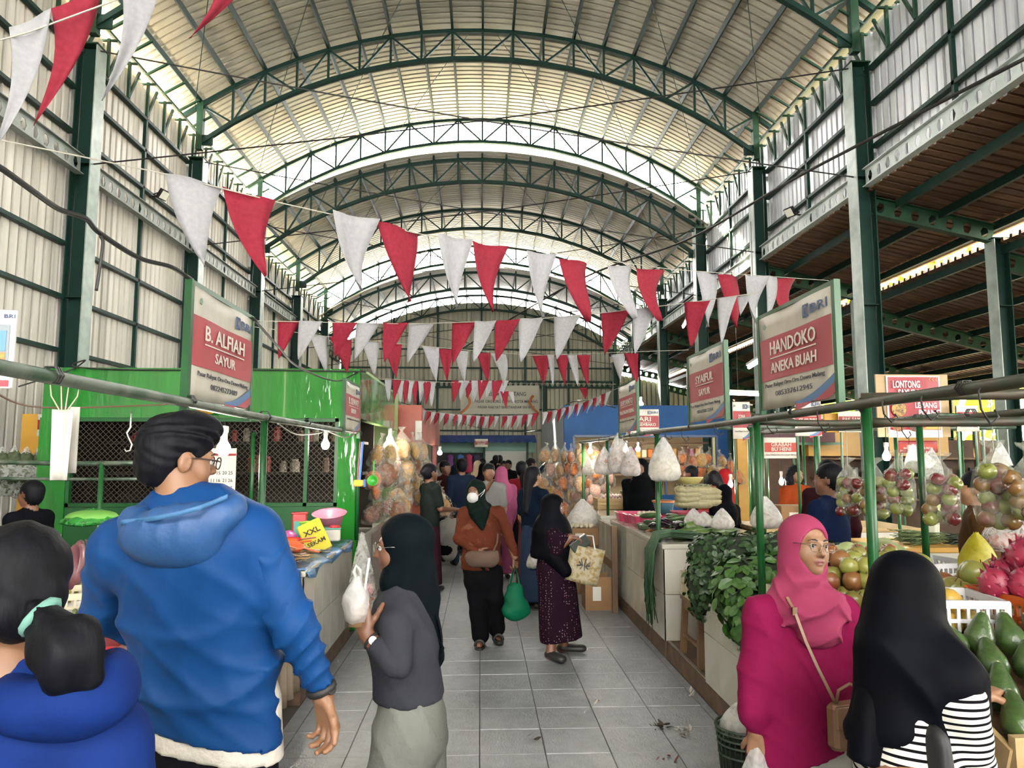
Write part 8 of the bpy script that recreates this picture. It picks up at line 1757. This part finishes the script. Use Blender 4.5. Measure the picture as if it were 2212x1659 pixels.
crowd('man with a navy bag and red shirt beside the snack wall', 1128, Y=10.6, H=1.62, rz=-30, top='a02a3a', bot='26262c', arms=up)
crowd('woman in a dusty orange tunic behind the long haired woman', 1140, Y=9.2, H=1.5, rz=-70, top='a8604a', bot='7a4a48', hair='hijab', hcol='2a2226', skirt=True)
crowd('person in a beige headscarf far down the aisle', 1032, Y=15.2, H=1.6, rz=0, top='4a4a44', bot='24242a', hair='hijab', hcol='b8a48a')
crowd('woman in a black hijab far down the aisle right of the beige scarf', 1064, Y=15.6, H=1.6, rz=170, top='14161c', bot='14161c', hair='hijab', hcol='14161c', skirt=True)
crowd('tall man with dark hair far down the aisle by the shutter', 1071, Y=19.5, H=1.72, rz=0, top='1c2028', bot='1c1c20'); crowd('second tall man by the white shutter', 1079, Y=20.0, H=1.72, rz=10, top='23262e', bot='1c1c20')
crowd('man in black standing before the white shutter', 1088, Y=18.0, H=1.58, rz=180, top='1a1c20', bot='1a1a1e'); crowd('slim man in black right of the shutter crowd', 1098, Y=17.6, H=1.6, rz=160, top='16181c', bot='202024')
crowd('man in an olive cap shirt far down the aisle', 1042, Y=17.0, H=1.65, rz=0, top='5a5040', bot='2a2a2a'); crowd('woman in a grey headscarf by the orange kiosk', 952, Y=16.0, H=1.55, rz=30, top='6a6a70', bot='3a3a40', hair='hijab', hcol='8a8a8c')
crowd('dark haired man at the snack wall reaching up', 1148, Y=14.2, H=1.66, rz=-80, top='2a3a52', bot='202026', arms=[((-.2, .1, 1.2), (-.1, .25, 1.4)), ((.2, .1, 1.1), (.12, .25, 1.2))])
# vendors
crowd('vendor in a black hijab and black dress behind the garlic crate', 1385, Y=9.7, H=1.66, rz=150, top='0e1418', bot='0e1418', hair='hijab', hcol='0c1014', skirt=True, sx=1.25, cell=.017)
crowd('customer with short hair facing the black hijab vendor', 1405, Y=11.2, H=1.6, rz=60, top='1c2230', bot='202024', skin=m_skinl)
crowd('young man in a black printed tee before the blue kiosk', 1490, Y=10.2, H=1.56, rz=70, top='16181e', bot='202024', sleeve=0)
crowd('vendor with curly dark hair in an orange top', 1542, Y=9.6, H=1.5, rz=-40, top='c8502a', bot='2a2a30', hair='curly')
crowd('woman in a red hijab looking towards the stalls', 1567, Y=9.9, H=1.52, rz=-100, top='b8442f', bot='3a2a30', hair='hijab', hcol='c02a34', skin=m_skinl)
crowd('small person in a black hijab behind the radish packs', 1562, Y=8.0, H=1.38, rz=20, top='0e1018', bot='101014', hair='hijab', hcol='10121a')
crowd('curly haired woman in an orange blouse with glasses', 1716, Y=8.9, H=1.58, rz=-165, top='c8582a', bot='3a3a40', hair='curly', skin=m_skinl, sleeve=0, cell=.016)
crowd('man in a navy sweater seen from behind left of the apple bags', 1778, Y=5.35, H=1.64, rz=35, top='1b2c52', bot='20222c', hy=20, arms=[((-.2, .05, .97), (-.1, .2, .85)), ((.2, .02, .97), (.18, .12, .78))], cell=.014, X=2.62)
crowd('dark haired man beyond the navy sweater', 1812, Y=6.7, H=1.66, rz=-30, top='3a1a20', bot='20222c', X=3.28)
crowd('vendor in a brown shirt behind the fruit stall', 2115, Y=4.7, H=1.6, rz=60, top='6a4a2c', bot='1c2438', skin=m_skinl, cell=.015, X=3.3)
crowd('vendor at the right edge beyond the biggest apple bag', 2190, Y=5.2, H=1.62, rz=150, top='4a3a34', bot='24242a', X=3.95, skin=m_skinl)
crowd('vendor in dark clothes in profile at the left edge', 95, Y=6.0, H=1.5, rz=75, top='14161e', bot='16161c', X=-3.62, cell=.016)
crowd('customer in a black hijab at the far left edge', 20, Y=5.9, H=1.42, rz=100, top='101218', bot='16161c', hair='hijab', hcol='121420', X=-4.1)
ch_ = carrier(P(1151, 1188, 8.1), .14, .2, 'small clear bag of fruit in the hand of the long haired woman', 95, f_milky, mat('pale fruit filling', 'd0a890', .7), .5)
set_type()
